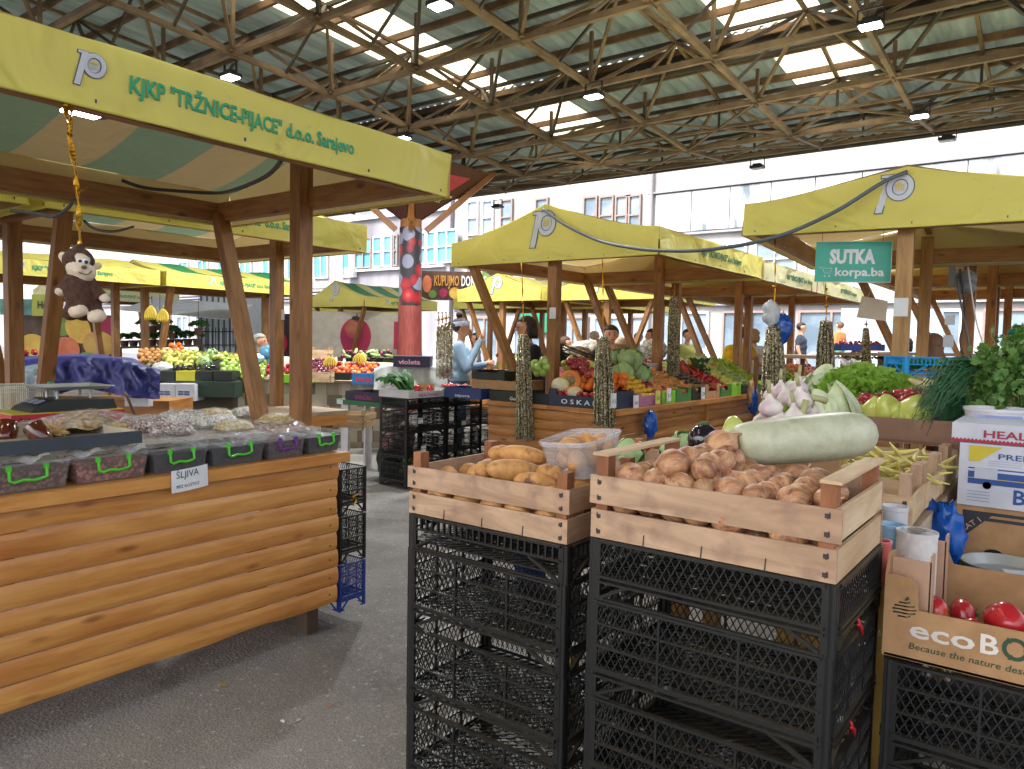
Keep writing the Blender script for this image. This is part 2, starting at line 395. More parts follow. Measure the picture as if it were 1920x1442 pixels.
# triangular printed boards between the branches
def board(i, j, mt, word=True):
    k = MB(); a, b = tops[i], tops[j]; base = Vector((cx_, cy_, 4.1)); lo = base+((a+b)/2-Vector((cx_, cy_, 5.3)))*.12
    mida = (a*.92+base*.08); u = (b-a).normalized(); up = ((a+b)/2-lo).normalized(); nr = u.cross(up)
    k.add([a*.96+lo*.04, lo, b*.96+lo*.04], [(0, 1, 2)], 0); k.add([a*.96+lo*.04-nr*.02, lo-nr*.02, b*.96+lo*.04-nr*.02], [(2, 1, 0)], 0)
    c = (a+b)/2
    k.add([c+u*.02-up*.35+nr*.01, c+u*.7-up*.3+nr*.01, c+u*.3-up*.82+nr*.01], [(2, 1, 0)], 1)
    k.add([c-u*.6-up*.25+nr*.011, c-u*.02-up*.25+nr*.011, c-u*.08-up*.8+nr*.011, c-u*.4-up*.72+nr*.011], [(3, 2, 1, 0)], 2)
    text_mb(k, 'KUPUJMO', c-u*.3-up*.86, u, up, .15, .6, 3, .03, .01); text_mb(k, 'DOMAĆE', c-u*.25-up*1.04, u, up, .15, .5, 4, .03, .01)
    k.build('printed_board', [mt, mat('melon_red', '#cf4a5c'), mat('print_cream', '#e9ecd8'), mat('print_orange', '#c98d3a'), mat('print_pale', '#d4dcb8')], colT)
board(0, 1, mat('print_plank', '#6e4238', '#4d2e29', stretch=(20, 20, 1))); board(3, 0, mat('print_green', '#86985a', '#5c6a3c')); board(1, 2, MATS['print_plank']); board(2, 3, MATS['print_green'])
# ---------------------------------------------------------------- lit floodlights
M_LAMP = mat('lamp_glass', '#ffffff', '#f4f8ff', emit=14, rough=.3); M_HOUS = mat('lamp_housing', '#3a3a3c', rough=.4, metal=.6)
M_LAMPO = mat('lamp_glass_off', '#8f979c', rough=.25)
def floodlight(p, label, lit=True, power=55, s=1.0):
    t = thing('floodlight', p, label, 'floodlight', None)
    h = MB(); h.box(p+Vector((0, 0, .03)), (.26*s, .2*s, .05*s)); h.box(p+Vector((0, 0, .075)), (.16*s, .12*s, .04))
    h.bar(p+Vector((-.14*s, 0, .03)), p+Vector((-.14*s, 0, .2)), .012, .03); h.bar(p+Vector((.14*s, 0, .03)), p+Vector((.14*s, 0, .2)), .012, .03); h.bar(p+Vector((-.146*s, 0, .2)), p+Vector((.146*s, 0, .2)), .03, .012)
    h.build('housing', M_HOUS, t)
    k = MB(); k.box(p+Vector((0, 0, -.002)), (.22*s, .16*s, .012)); k.build('lens', M_LAMP if lit else M_LAMPO, t)
    if lit:
        l = bpy.data.lights.new('floodlight_lamp', 'AREA'); l.shape = 'RECTANGLE'; l.size = .22*s; l.size_y = .16*s; l.energy = power; l.color = (.95, .98, 1)
        o = bpy.data.objects.new('floodlight_lamp', l); COL.objects.link(o); o.location = Vector((0, 0, -.02)); o.parent = t
for px, py, zz, wd in ((432, 146, 5.1, 'above the white logo of the nearest canopy'), (755, 260, 5.0, 'just above the right end of the nearest canopy'), (825, 12, 5.3, 'at the top edge of the picture beside the long skylight'),
                   (1113, 182, 5.15, 'in the middle of the roof between two skylights'), (1632, 50, 5.2, 'upper right near the square skylight'), (1724, 219, 5.1, 'near the right end, dimly lit')):
    p = onz(px, py, zz); floodlight(p, 'small bright floodlight, '+wd, True)
for px, py, wd in ((1420, 316, 'left of the rightmost canopy peak'), (1776, 264, 'farthest right'), (1310, 293, 'left of the middle of the roof edge'), (933, 390, 'farthest left, above the middle canopy')):
    p = ony(px, py, 15.2); floodlight(p, 'unlit floodlight under the far roof edge, '+wd, False)
# ================================================================ buildings across the street
YB = 33.0
M_PLAS = mat('facade_plaster', '#a9a6a5', '#8a8787', scale=.5, detail=8, rough=.9)
M_PLAS2 = mat('facade_plaster_grey', '#98969c', '#706e75', scale=.35, detail=8, rough=.9, stretch=(1, 1, .35))
M_PANEL = mat('stained_panel', '#b2b6ba', '#5f6b73', scale=.9, detail=6, rough=.7, lo=.5, hi=.62, stretch=(1, 1, .25))
M_FRAME = mat('window_frame_white', '#dcdcdc', rough=.5); M_FRB = mat('window_frame_brown', '#8a7872', rough=.6)
M_GLB = mat('window_glass_blue', '#66aec0', '#4a8fa8', scale=.6, rough=.15, detail=1); M_GLG = mat('window_glass_grey', '#8e9dab', '#5c6c7a', scale=.5, rough=.12)
M_LINE = mat('joint_line', '#8f8d92', rough=.9)
def window(parent, x0, x1, z0, z1, y, glass, fr, nx=1, nz=1, off=0):
    f = MB(); t = .1; yy = y-.05
    f.box(((x0+x1)/2, yy, z0), (x1-x0+t, .14, t)); f.box(((x0+x1)/2, yy, z1), (x1-x0+t, .14, t))
    for i in range(nx+1): f.box((x0+(x1-x0)*i/nx, yy-.003, (z0+z1)/2), (t*.9, .14, z1-z0-t))
    for j in range(1, nz): f.box(((x0+x1)/2, yy-.02, z0+(z1-z0)*j/nz), (x1-x0-t, .12, t*.8))
    fo = f.build('window', fr, parent); g = MB(); g.box(((x0+x1)/2, y+.0, (z0+z1)/2), (x1-x0, .04, z1-z0)); g.build('pane', glass, fo)
def X(px, py=500, y=YB): return ony(px, py, y).x
def Z(px, py, y=YB): return ony(px, py, y).z
# right: long pale building with a band of stained panels
bR = thing('office_building', (X(1500), YB, 0), 'long white plastered building with a band of stained panels across the street', 'building')
xa, xb = X(1217, 400), X(1990, 400)+14
zt = Z(1560, 330); hp = Z(1560, 400)
mb = MB(); mb.box(((xa+xb)/2, YB+4, 6.5), (xb-xa, 8, 13)); mb.build('wall', M_PLAS, bR)
mb = MB(); n = 16; z1 = Z(1500, 337); z0 = Z(1500, 418)
for i in range(n):
    a = xa+.4+(xb-xa-.8)*i/n; b = a+(xb-xa-.8)/n-.05; mb.box(((a+b)/2, YB-.06, (z0+z1)/2), (b-a, .1, z1-z0))
mb.build('panel_band', M_PANEL, bR)
mb = MB(); mb.box(((xa+xb)/2, YB-.1, z0-.12), (xb-xa, .24, .1)); mb.box(((xa+xb)/2, YB-.1, z1+.1), (xb-xa, .2, .08)); mb.tube([(xa+.2, YB-.2, .2), (xa+.2, YB-.2, 12.9)], .09)
mb.build('ledge', M_LINE, bR)
zz0, zz1 = Z(1430, 520), z0-.4
for i in range(14):
    a = xa+1.0+(xb-xa)*i/14; window(bR, a, a+1.7, zz0, zz1-.3, YB-.04, M_GLG, M_FRAME, 2, 2)
for i in range(9):   # street level shop fronts
    a = xa+.6+(xb-xa)*i/9; window(bR, a, a+2.6, .5, 3.1, YB-.04, M_GLG, M_FRB if i % 3 else M_FRAME, 2, 1)
mb = MB(); mb.box(((xa+xb)/2, YB-.15, 3.75), (xb-xa, .2, .7)); mb.build('shop_fascia', mat('fascia_grey', '#a9a7ab', '#77757c', scale=.4), bR)
# middle: pale facade with tall windows
bM_ = thing('apartment_building', (X(1040), YB, 0), 'bright white facade with tall narrow windows behind the middle canopy', 'building')
xm0, xm1 = X(850, 450)-.2, xa-.05
mb = MB(); mb.box(((xm0+xm1)/2, YB+4.3, 8), (xm1-xm0, 8, 16)); mb.build('wall', M_PLAS, bM_)
for px in (872, 900, 935, 1000, 1090, 1120, 1150, 1170):
    a = X(px, 440); 
    for zz in (Z(px, 520), Z(px, 440)): window(bM_, a, a+.75, zz, zz+1.9, YB+.26, M_GLG, M_FRB if px > 930 else M_FRAME, 1, 2)
for i, px in enumerate((880, 960, 1040, 1110, 1180)):
    a = X(px, 640); window(bM_, a, a+1.9, .3, 2.9, YB+.26, M_GLG, M_FRAME if i % 2 else M_FRB, 2, 1)
mb = MB(); mb.box(((xm0+xm1)/2-1, YB+.2, 3.7), ((xm1-xm0)*.8, .2, .9)); text_mb(mb, 'CREDIT', (X(1085, 540), YB+.08, 3.45), (1, 0, 0), (0, 0, 1), .5, None, 1)
mb.build('shop_fascia', [mat('fascia_dark', '#3e4652'), M_FRAME], bM_)
mb = MB(); mb.box((X(1000, 560), YB+.15, 2.9), (2.2, .2, 1.6)); mb.build('green_shopfront', mat('shop_green', '#137a58'), bM_)
# left: grey building with cyan windows
bL = thing('corner_building', (X(740), YB, 0), 'grey stained building with cyan windows behind the cherry column', 'building')
xl0, xl1 = X(655, 500), xm0-.05
mb = MB(); mb.box(((xl0+xl1)/2, YB+4, 8), (xl1-xl0, 8, 16)); mb.build('wall', M_PLAS2, bL)
wy0, wy1 = Z(760, 497), Z(760, 440)
for a, b in ((669, 698), (702, 718), (722, 737), (741, 747), (793, 800), (803, 818), (822, 858)):
    window(bL, X(a, 470), X(b, 470), wy0, wy1, YB-.04, M_GLB, M_FRB if a in (669, 741) else M_FRAME, 1 if b-a < 25 else 2, 2)
mb = MB(); mb.box(((xl0+xl1)/2, YB-.12, wy0-.2), (xl1-xl0-.6, .3, .12)); mb.box(((xl0+xl1)/2, YB-.1, wy1+1.3), (xl1-xl0, .25, .25)); mb.build('sill', M_FRAME, bL)
q = ony(662, 512, YB); mb = MB(); mb.box((q.x+.1, YB-.3, q.z), (.85, .35, .62)); mb.lathe([(.22, 0), (.22, .02)], (q.x+.2, YB-.49, q.z), 16, M=Matrix.Rotation(rad(90), 3, 'X'))
tag(mb.build('air_conditioner', M_FRAME), 'white air conditioner box on the grey facade left of the cyan windows', 'air conditioner')
bLL = thing('ornate_building', (X(560), YB+2, 0), 'old pale facade with grey stone ornament behind the second canopy', 'building')
x0, x1 = X(-100, 500), xl0-.05
mb = MB(); mb.box(((x0+x1)/2, YB+6, 8), (x1-x0, 8, 16)); mb.build('wall', M_PLAS, bLL)
mb = MB()
for i in range(5): mb.box(((x0+x1)/2, YB+1.9-.05*i, 4.3+i*.22), (x1-x0, .3, .12))
mb.build('cornice', M_PLAS2, bLL)
for i in range(10):
    b = x1-1.4-i*3.1; window(bLL, b-1.5, b, 5.9, 7.9, YB+1.96, M_GLB, M_FRAME, 2, 1); window(bLL, b-1.8, b, .4, 3.2, YB+1.96, M_GLG, M_FRAME, 2, 1)
# street behind the market
st = MB(); st.box((-20, 25, .0), (200, 11, .02)); structure(st.build('road', mat('street_asphalt', '#6f6e70', '#5c5b5d', scale=.6, detail=6, rough=.85)))
st = MB(); st.box((-20, 31.6, .07), (200, 2.4, .14)); structure(st.build('pavement', mat('paving', '#a5a2a0', '#8b8886', scale=2, rough=.9)))
# ================================================================ stalls
M_WPOST = woodmat('stall_timber', '#ab7a45', '#875a2e', knot='#4b2a12', rough=.55, knots=.8)
M_WPOSTL = woodmat('stall_timber_light', '#b88e56', '#97703c', knot='#5a3418', rough=.55, knots=.8)
M_WORNG = woodmat('log_siding', '#dba057', '#c58540', knot='#7a431c', rough=.4, gs=7, coat=.2, bump=.12, knots=.75)
M_WORN2 = woodmat('log_siding_dull', '#bd8444', '#9d662f', knot='#5f2f12', rough=.5, gs=7)
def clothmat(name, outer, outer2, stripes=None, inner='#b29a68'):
    N = NT(name); co = N.n('ShaderNodeTexCoord').outputs['Object']
    n = N.n('ShaderNodeTexNoise', Scale=1.6, Detail=5); N.l(co, n.inputs[0]); o = N.ramp(n.outputs[0], [(.35, S(outer)), (.72, S(outer2))])
    n2 = N.n('ShaderNodeTexNoise', Scale=9, Detail=6, Roughness=.7); N.l(co, n2.inputs[0])
    o = N.mix(N.ramp(n2.outputs[0], [(.62, (0, 0, 0, 1)), (.8, (.5, .5, .5, 1))]), o, S('#8c7c3a'))
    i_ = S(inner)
    if stripes:
        sx = N.n('ShaderNodeSeparateXYZ'); N.l(co, sx.inputs[0]); m1 = N.n('ShaderNodeMath', operation='MULTIPLY'); m1.inputs[1].default_value = 1.15; N.l(sx.outputs[1], m1.inputs[0])
        fr = N.n('ShaderNodeMath', operation='FRACT'); N.l(m1.outputs[0], fr.inputs[0])
        f = N.ramp(fr.outputs[0], [(.45, (0, 0, 0, 1)), (.47, (1, 1, 1, 1))]); i_ = N.mix(f, S('#bda67c'), S('#82987e'))
        if stripes == 2: o = N.mix(f, o, S('#3f9a5c'))
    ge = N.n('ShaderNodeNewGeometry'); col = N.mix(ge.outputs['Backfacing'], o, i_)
    N.l(col, N.p.inputs['Base Color']); N.p.inputs['Roughness'].default_value = .55
    tr = N.n('ShaderNodeBsdfTranslucent'); N.l(col, tr.inputs[0]); mx = N.n('ShaderNodeMixShader'); mx.inputs[0].default_value = .3
    N.l(N.p.outputs[0], mx.inputs[1]); N.l(tr.outputs[0], mx.inputs[2]); N.l(mx.outputs[0], N.out.inputs[0])
    nb = N.n('ShaderNodeTexNoise', Scale=2.2, Detail=2, Distortion=1.2); N.l(co, nb.inputs[0]); N.bump(nb.outputs[0], .9, .07)
    return N.m
M_YEL = clothmat('canopy_yellow', '#f3e878', '#eade6c'); M_YELS = clothmat('canopy_yellow_striped', '#f3e878', '#eade6c', 1); M_YELT = clothmat('canopy_green_stripes', '#f3e878', '#e4da74', 2)
M_YELF = clothmat('canopy_faded', '#e4dfa0', '#e6e3c0')
M_LET = mat('letter_green', '#15a070', rough=.5); M_LETD = mat('letter_green_dark', '#2e7c55', rough=.6)
M_LOGO = mat('logo_white', '#c9ccd4', rough=.5); M_LOGD = mat('logo_outline', '#3c4a6c', rough=.5); M_LOGY = mat('logo_gold', '#d8c25a', rough=.5)
def ring_poly(mb, o, u, v, cx, cy, rx, ry, w, m, d, fn, n=40, rot=0):
    nr = Vector(u).cross(Vector(v)); vs = []
    for i in range(n):
        a = 2*math.pi*i/n
        for k in (1, 0):
            x = (rx-w*(1-k))*math.cos(a); y = (ry-w*(1-k))*math.sin(a); x2 = x*math.cos(rot)-y*math.sin(rot); y2 = x*math.sin(rot)+y*math.cos(rot)
            vs.append(fn(o+u*(cx+x2)+v*(cy+y2)+nr*d))
    mb.add(vs, [(2*i, 2*((i+1) % n), 2*((i+1) % n)+1, 2*i+1)for i in range(n)], m)
def emblem(mb, o, u, v, h, fn=lambda q: q):
    """slanted white letter p with a dark outline and a small gold arcade in its bowl; o = bottom of the stem"""
    u = Vector(u); v = Vector(v); nr = u.cross(v); s = h
    def quad(x0, x1, x2, x3, y0, y1, m, d): mb.add([fn(o+u*x*s+v*y*s+nr*d) for x, y in ((x0, y0), (x1, y0), (x2, y1), (x3, y1))], [(0, 1, 2, 3)], m)
    for g_, m, d in ((.022, 1, .004), (0, 0, .007)):
        quad(-g_, .17+g_, .42+g_, .25-g_, -g_, 1+g_, m, d)
        quad(.12-g_, .42, .42, .14-g_, .93-g_, 1+g_, m, d)
        ring_poly(mb, o, u, v, .58*s, .66*s, (.32+g_)*s, (.35+g_)*s, (.13+2*g_)*s, m, d+.001, fn, rot=-.25)
    mb.add([fn(o+u*(.58+.19*math.cos(a))*s+v*(.66+.22*math.sin(a))*s+nr*.004) for a in [i*math.pi/12 for i in range(24)]], [tuple(range(24))], 0)
    for k in range(4): quad(.47+k*.06, .495+k*.06, .495+k*.06, .47+k*.06, .56, .72, 2, .010)
    quad(.46, .69, .69, .46, .715, .75, 2, .011); quad(.5, .65, .61, .53, .75, .79, 2, .011)
NSTALL = 0
def stall(label, x0, x1, y0, y1, zb=2.35, zt=2.6, zr=2.9, cloth=None, roofc=None, near_struts=('nl', 'fl'), posts=True, text=True, peak=1.45, seed=0, group=None, wood=None, logo=True, fullseg=True, sag=.03, thr=.1, postx=None, lean=None, textfade=False, basez=.3):
    cloth = cloth or M_YEL; roofc = roofc or cloth; wood = wood or M_WPOST; rr = random.Random(seed+3)
    xm, ym = (x0+x1)/2, (y0+y1)/2
    t = thing('market_stall', (xm, ym, 0), label, 'market stall', group)
    W, L = x1-x0, y1-y0; ph = rr.random()*9
    def prof(s): return zt+(zr-zt)*max(0, 1-abs(2*s-1))**peak
    nx, ny = (20, 14) if fullseg else (10, 6)
    def wave(q, amp=1):  # cloth puckers, used by the valance and by the lettering on it
        return amp*(.009*math.sin(q.x*7.3+q.y*5.1+ph)+.007*math.sin(q.z*11+q.y*3.3+q.x*4+ph*2)+.004*math.sin(q.x*19+q.y*17+q.z*9+ph))
    def outx(q): return Vector((q.x+wave(q), q.y, q.z))
    def outy(q): return Vector((q.x, q.y-wave(q), q.z))
    mb = MB()
    def rf(a, b):
        z = prof(a)-sag*math.sin(math.pi*b)*(1-abs(2*a-1))-.012*math.sin(b*19+a*7+ph)*math.sin(math.pi*a)
        return (x0+W*a, y0+L*b, z)
    mb.grid(rf, nx, ny); mb.build('roof_cloth', roofc, t, smooth=True)
    mb = MB()
    mb.grid(lambda a, b: outx(Vector((x1, y0+L*a, zb+(zt-zb)*b))), ny*2, 4)
    mb.grid(lambda a, b: (x0-wave(Vector((x0, y0+L*a, zb+(zt-zb)*b))), y0+L*a, zb+(zt-zb)*b), ny*2, 4, flip=True)
    mb.grid(lambda a, b: outy(Vector((x0+W*a, y0, zb+(prof(a)-zb)*b))), nx, 5)
    mb.grid(lambda a, b: (x0+W*a, y1+wave(Vector((x0+W*a, y1, zb+(prof(a)-zb)*b))), zb+(prof(a)-zb)*b), nx, 5, flip=True)
    for xx, yy_, dx, dy in ((x1, y0, 0, 1), (x0, y0, 0, 1), (x0, y0, 1, 0), (x0, y1, 1, 0)):
        L_h = L if dy else W; mb.tube([(xx+dx*L_h*i_/20+(wave(Vector((xx, yy_+dy*L_h*i_/20, zb))) if dy and xx == x1 else 0), yy_+dy*L_h*i_/20-(wave(Vector((xx+dx*L_h*i_/20, yy_, zb))) if dx and yy_ == y0 else 0), zb+.004) for i_ in range(21)], .007, 5)
    mb.build('valance', cloth, t, smooth=True)
    if fullseg:
        mb = MB()
        for a_ in (.04, .3, .52, .77, .97): q_ = outx(Vector((x1, y0+L*a_, zb+.03))); mb.box(q_+Vector((.001, 0, 0)), (.006, .006, .014)); q_ = outy(Vector((x0+W*a_, y0, zb+.03))); mb.box(q_-Vector((0, .001, 0)), (.006, .006, .014))
        mb.build('fixings', M_LOGD, t)
    if logo:
        mb = MB(); h = (zr-zb)*.62
        emblem(mb, Vector((xm-.18, y0, zb+(zr-zb)*.25)), Vector((1, 0, 0)), Vector((0, 0, 1)), h, outy); mb.build('emblem', [M_LOGO, M_LOGD, M_LOGY], t)
    if text:
        mb = MB(); hh = (zt-zb)
        ty = ym-L*.235
        if not textfade:
            emblem(mb, Vector((x1, ty+.02, zb+hh*.3)), Vector((0, 1, 0)), Vector((0, 0, 1)), hh*.5, outx)
        k = MB()
        for dz, dm, off in ((-.0018, 1, .003), (0, 0, .006)):
            text_mb(k, 'KJKP "TRŽNICE-PIJACE" d.o.o. Sarajevo', (x1, ty+.21-dz, zb+hh*.38+dz), (0, 1, 0), (0, 0, 1), hh*.26, L*.395, dm, off, .022, outx)
        if not textfade: mb.build('emblem', [M_LOGO, M_LOGD, M_LOGY], t)
        k.build('lettering', [M_LET if not textfade else M_LETD, M_LETD], t)
    # timber frame
    i = .09; zc = zb+.075
    for (a, b) in (((x0+i, y0+i), (x0+i, y1-i)), ((x1-i, y0+i), (x1-i, y1-i))):
        mb = MB(); mb.bar((a[0], a[1], zc), (b[0], b[1], zc), .06, .13); mb.build('beam', wood, t)
    for yy in (y0+i+.05, y1-i-.05):
        mb = MB(); mb.bar((x0+i+.032, yy, zc), (x1-i-.032, yy, zc), .06, .13); mb.build('beam', wood, t)
    mb = MB(); mb.bar((xm, y0+.03, zr-.045-sag), (xm, y1-.03, zr-.045-sag), .05, .06); mb.build('ridge_pole', wood, t)
    px_ = xm if postx is None else postx
    if posts:
        for yy in (y0+.14+thr/2, y1-.14-thr/2):
            mb = MB(); mb.box((px_, yy, (zr-.15)/2), (thr, thr, zr-.15)); mb.build('post', wood, t)
    for s_ in near_struts:
        cx = x0+i+.06 if s_[1] == 'l' else x1-i-.06; cyy = y0+i+.08 if s_[0] == 'n' else y1-i-.08
        py = (y0+.14+thr/2 if s_[0] == 'n' else y1-.14-thr/2)
        mb = MB(); mb.bar((cx, cyy, zb+.05), (px_+(-.05 if s_[1] == 'l' else .05), py+(thr+.001 if s_[0]=='n' else -thr-.001)*.9, basez), .07, thr*.95, up=(0, 1, 0)); mb.build('strut', wood, t)
    return t
ROW = 'yellow market stalls under the roof'
L_ = stall('nearest market stall, its yellow valance printed in green across the upper left', -5.02, -2.84, .45, 3.17, 2.35, 2.59, 2.87, roofc=M_YELS, near_struts=('fl', 'nl'), seed=1, sag=.05, logo=False)
M1 = stall('yellow peaked market stall in the middle with tinsel garlands hanging in front', -5.37, -2.95, 6.0, 8.7, 2.34, 2.585, 2.89, seed=2, textfade=True, cloth=M_YEL, near_struts=('nl', 'fl'))
M2 = stall('faded yellow market stall directly behind the middle peaked one', -5.3, -2.95, 8.75, 11.35, 2.33, 2.56, 2.86, seed=3, cloth=M_YELF, textfade=True, logo=False, near_struts=('nl', 'fl'))
M3 = stall('third faded yellow stall in the middle row, farthest from the path', -5.3, -2.95, 11.4, 14.0, 2.33, 2.56, 2.86, seed=4, cloth=M_YELF, textfade=True, logo=False)
R1 = stall('yellow peaked market stall at the right with the green delivery sign', -2.0, .1, 5.42, 8.05, 2.36, 2.59, 2.76, seed=5, near_struts=(), wood=M_WPOSTL, text=False)
R2 = stall('yellow stall directly behind the right peaked stall', -2.0, .33, 8.1, 10.75, 2.34, 2.58, 2.85, seed=6, near_struts=('nl', 'nr'), text=False, logo=False, wood=M_WPOST, cloth=M_YELF)
R3 = stall('third stall in the right row, partly hidden by posts', -2.0, .33, 10.8, 13.4, 2.34, 2.58, 2.85, seed=7, text=False, logo=False)
R4 = stall('yellow stall at the right edge beyond the herbs', 1.3, 3.6, 9.1, 11.8, 2.34, 2.58, 2.85, seed=8, near_struts=('nl', 'nr'))
R5 = stall('yellow stall at the right edge, far behind the herbs', 1.3, 3.6, 11.9, 14.6, 2.34, 2.58, 2.85, seed=9)
L2 = stall('second yellow stall at left, behind the hanging monkey', -7.5, -5.3, 2.05, 4.75, 2.35, 2.6, 2.92, roofc=M_YELS, near_struts=('nr', 'fl', 'nl'), seed=10, sag=.05, logo=False)
L2b = stall('yellow stall at the left picture edge with its end beside the monkey', -7.5, -5.3, -.75, 1.95, 2.35, 2.6, 2.9, roofc=M_YELS, near_struts=('fr', 'fl'), seed=11, text=False)
L3 = stall('yellow stall with small lettering above the hanging bananas', -13.5, -11.4, 6.1, 8.8, 2.32, 2.55, 2.78, roofc=M_YELT, seed=12, near_struts=('nr', 'fl'))
L3b = stall('distant yellow stall at far left between the leaning posts', -13.5, -11.4, 3.3, 6.0, 2.32, 2.55, 2.75, seed=13)
L4 = stall('far left yellow stall with pale faded top', -20.5, -18.6, 7.6, 10.3, 2.35, 2.6, 3.0, cloth=M_YELF, seed=14, logo=False)
S2 = stall('distant stall with green stripes on its roof left of the cherry column', -16.1, -13.9, 12.4, 15.0, 2.35, 2.6, 3.0, roofc=M_YELT, seed=15, near_struts=('nr', 'nl'))
N1 = stall('distant yellow peaked stall right of the cherry column', -12.55, -10.4, 14.1, 16.7, 2.35, 2.6, 2.98, roofc=M_YELT, seed=16, near_struts=('nl', 'nr'))
N2 = stall('yellow peaked stall behind the woman in the purple vest', -7.95, -5.8, 11.8, 14.4, 2.35, 2.6, 2.9, seed=17, near_struts=('nl', 'nr'), textfade=True)
N3 = stall('distant yellow stall between the purple vest woman and the denim jacket woman', -10.3, -8.1, 14.8, 17.4, 2.35, 2.6, 2.9, seed=18)
N4 = stall('distant stall left of the printed column, behind the fruit', -10.2, -8.1, 11.6, 14.2, 2.35, 2.6, 2.9, seed=21)
N5 = stall('faraway yellow stall behind the apple poster posts', -19.0, -16.8, 14.2, 16.9, 2.3, 2.5, 2.8, seed=19, text=False)

def turn(t, deg, piv, roll=0):
    r = Matrix.Rotation(rad(deg), 3, 'Z') @ Matrix.Rotation(rad(roll), 3, 'Y'); p = Vector(piv)
    t.rotation_euler = r.to_euler(); t.location = p + r @ (t.location - p)
turn(R1, 5, (-2.0, 5.42, 0), .2)
# ================================================================ log-clad counter, left foreground
def log_siding(mb, o, u, length, z0, z1, n, out, bulge=.011, irregular=True, seed=1):
    """rounded planks; o = start point on the face plane, u = direction along, out = outward normal"""
    rr = random.Random(seed); o = Vector(o); u = Vector(u); out = Vector(out); h = (z1-z0)/n
    for i in range(n):
        a, b = z0+i*h+.002, z0+(i+1)*h-.001; nseg = 24 if irregular and i == 0 else 6; prof = []
        for k in range(8):
            s = k/7; prof.append((a+(b-a)*s, bulge*(1-abs(2*s-1)**3.4)*(.9 if s > .5 else 1)))
        ru, rv = rr.random()*30, rr.random()*30; ov = len(mb.v); e0, e1 = rr.uniform(-.006, .006), rr.uniform(-.008, .008)
        for j in range(nseg+1):
            t = e0+(length-e0+e1)*j/nseg
            for k, (z, d) in enumerate(prof):
                dz = (.004*math.sin(t*9)+.003*math.sin(t*31+1)-.002) if (irregular and i == 0 and k == 0) else 0
                mb.v.append(tuple(o+u*t+out*d+Vector((0, 0, z+dz))))
        for j in range(nseg):
            for k in range(7):
                q = [ov+j*8+k, ov+(j+1)*8+k, ov+(j+1)*8+k+1, ov+j*8+k+1]
                uv = [(ru+length*(j+(1 if x in (1, 2) else 0))/nseg, rv+(k+(1 if x > 1 else 0))/7*h*1.3) for x in range(4)]
                if u.cross(Vector((0, 0, 1))).dot(out) < 0: q = q[::-1]; uv = uv[::-1]
                mb.face(q, 0, uv)
        if irregular:
            for t_ in (length-.05, length*.5, length*.22): mb.box(o+u*t_+out*(bulge-.001)+Vector((0, 0, (a+b)/2+rr.uniform(-.02, .02))), (.007, .007, .007), None, 1)
        for e in (0, nseg): # end grain
            mb.add([mb.v[ov+e*8+k] for k in range(8)]+[tuple(o+u*(e0 if e == 0 else length+e1)+Vector((0, 0, a))-out*.01), tuple(o+u*(e0 if e == 0 else length+e1)+Vector((0, 0, b))-out*.01)], [(8, 0, 1, 2, 3, 4, 5, 6, 7, 9)], 0, [[(ru+x*.01, rv) for x in range(10)]])
def counter(label, x0, x1, y0, y1, ztop=.955, zb=.15, n=8, wood=None, topw=None, sides='xy', over=.02, irregular=False, splits=1, seed=1, feet=True):
    wood = wood or M_WORNG; t = thing('market_counter', ((x0+x1)/2, (y0+y1)/2, 0), label, 'counter')
    mb = MB(); k = 4
    for i in range(k): mb.box((x0+(x1-x0)*(i+.5)/k, (y0+y1)/2, ztop-.02), ((x1-x0)/k-.004, y1-y0+over*2, .04))
    mb.box((x1+.008+over, (y0+y1)/2, ztop-.021), (.03, y1-y0+over*2+.01, .05)); mb.build('counter_top', topw or wood, t)
    mb = MB(); Ls = (y1-y0)/splits
    for i in range(splits): log_siding(mb, (x1-.03, y0+i*Ls+.004, 0), (0, 1, 0), Ls-.008, zb, ztop-.048, n, (1, 0, 0), irregular=irregular, seed=seed+i)
    log_siding(mb, (x0+.0, y0+.02, 0), (1, 0, 0), x1-x0-.06, zb, ztop-.048, n, (0, -1, 0), irregular=False, seed=seed+7)
    log_siding(mb, (x0+.0, y1-.02, 0), (1, 0, 0), x1-x0-.06, zb, ztop-.048, n, (0, 1, 0), irregular=False, seed=seed+9)
    shade(mb.build('siding', [wood, mat('nail_head', '#3c2c20', rough=.5)], t), 35)
    for i in range(1, splits):
        mb = MB(); mb.box((x1-.005, y0+i*Ls, (zb+ztop-.05)/2), (.03, .04, ztop-.06-zb)); mb.build('cover_strip', wood, t)
    if feet:
        for yy in (y0+.12, y1-.12):
            for xx in (x0+.1, x1-.12):
                mb = MB(); mb.box((xx, yy, (zb+.3)/2), (.09, .07, zb+.3)); mb.build('leg', mat('leg_dark', '#4a3a2c'), t)
    return t
counter('orange log clad counter of the nearest stall, carrying bins with green handles', -3.72, -3.055, -.9, 2.575, .955, .15, 8, irregular=True, seed=3)
counter('orange log clad counter under the middle stall, heaped with fruit boxes', -4.75, -3.27, 5.9, 10.05, .955, .12, 8, wood=M_WORN2, splits=2, seed=20)
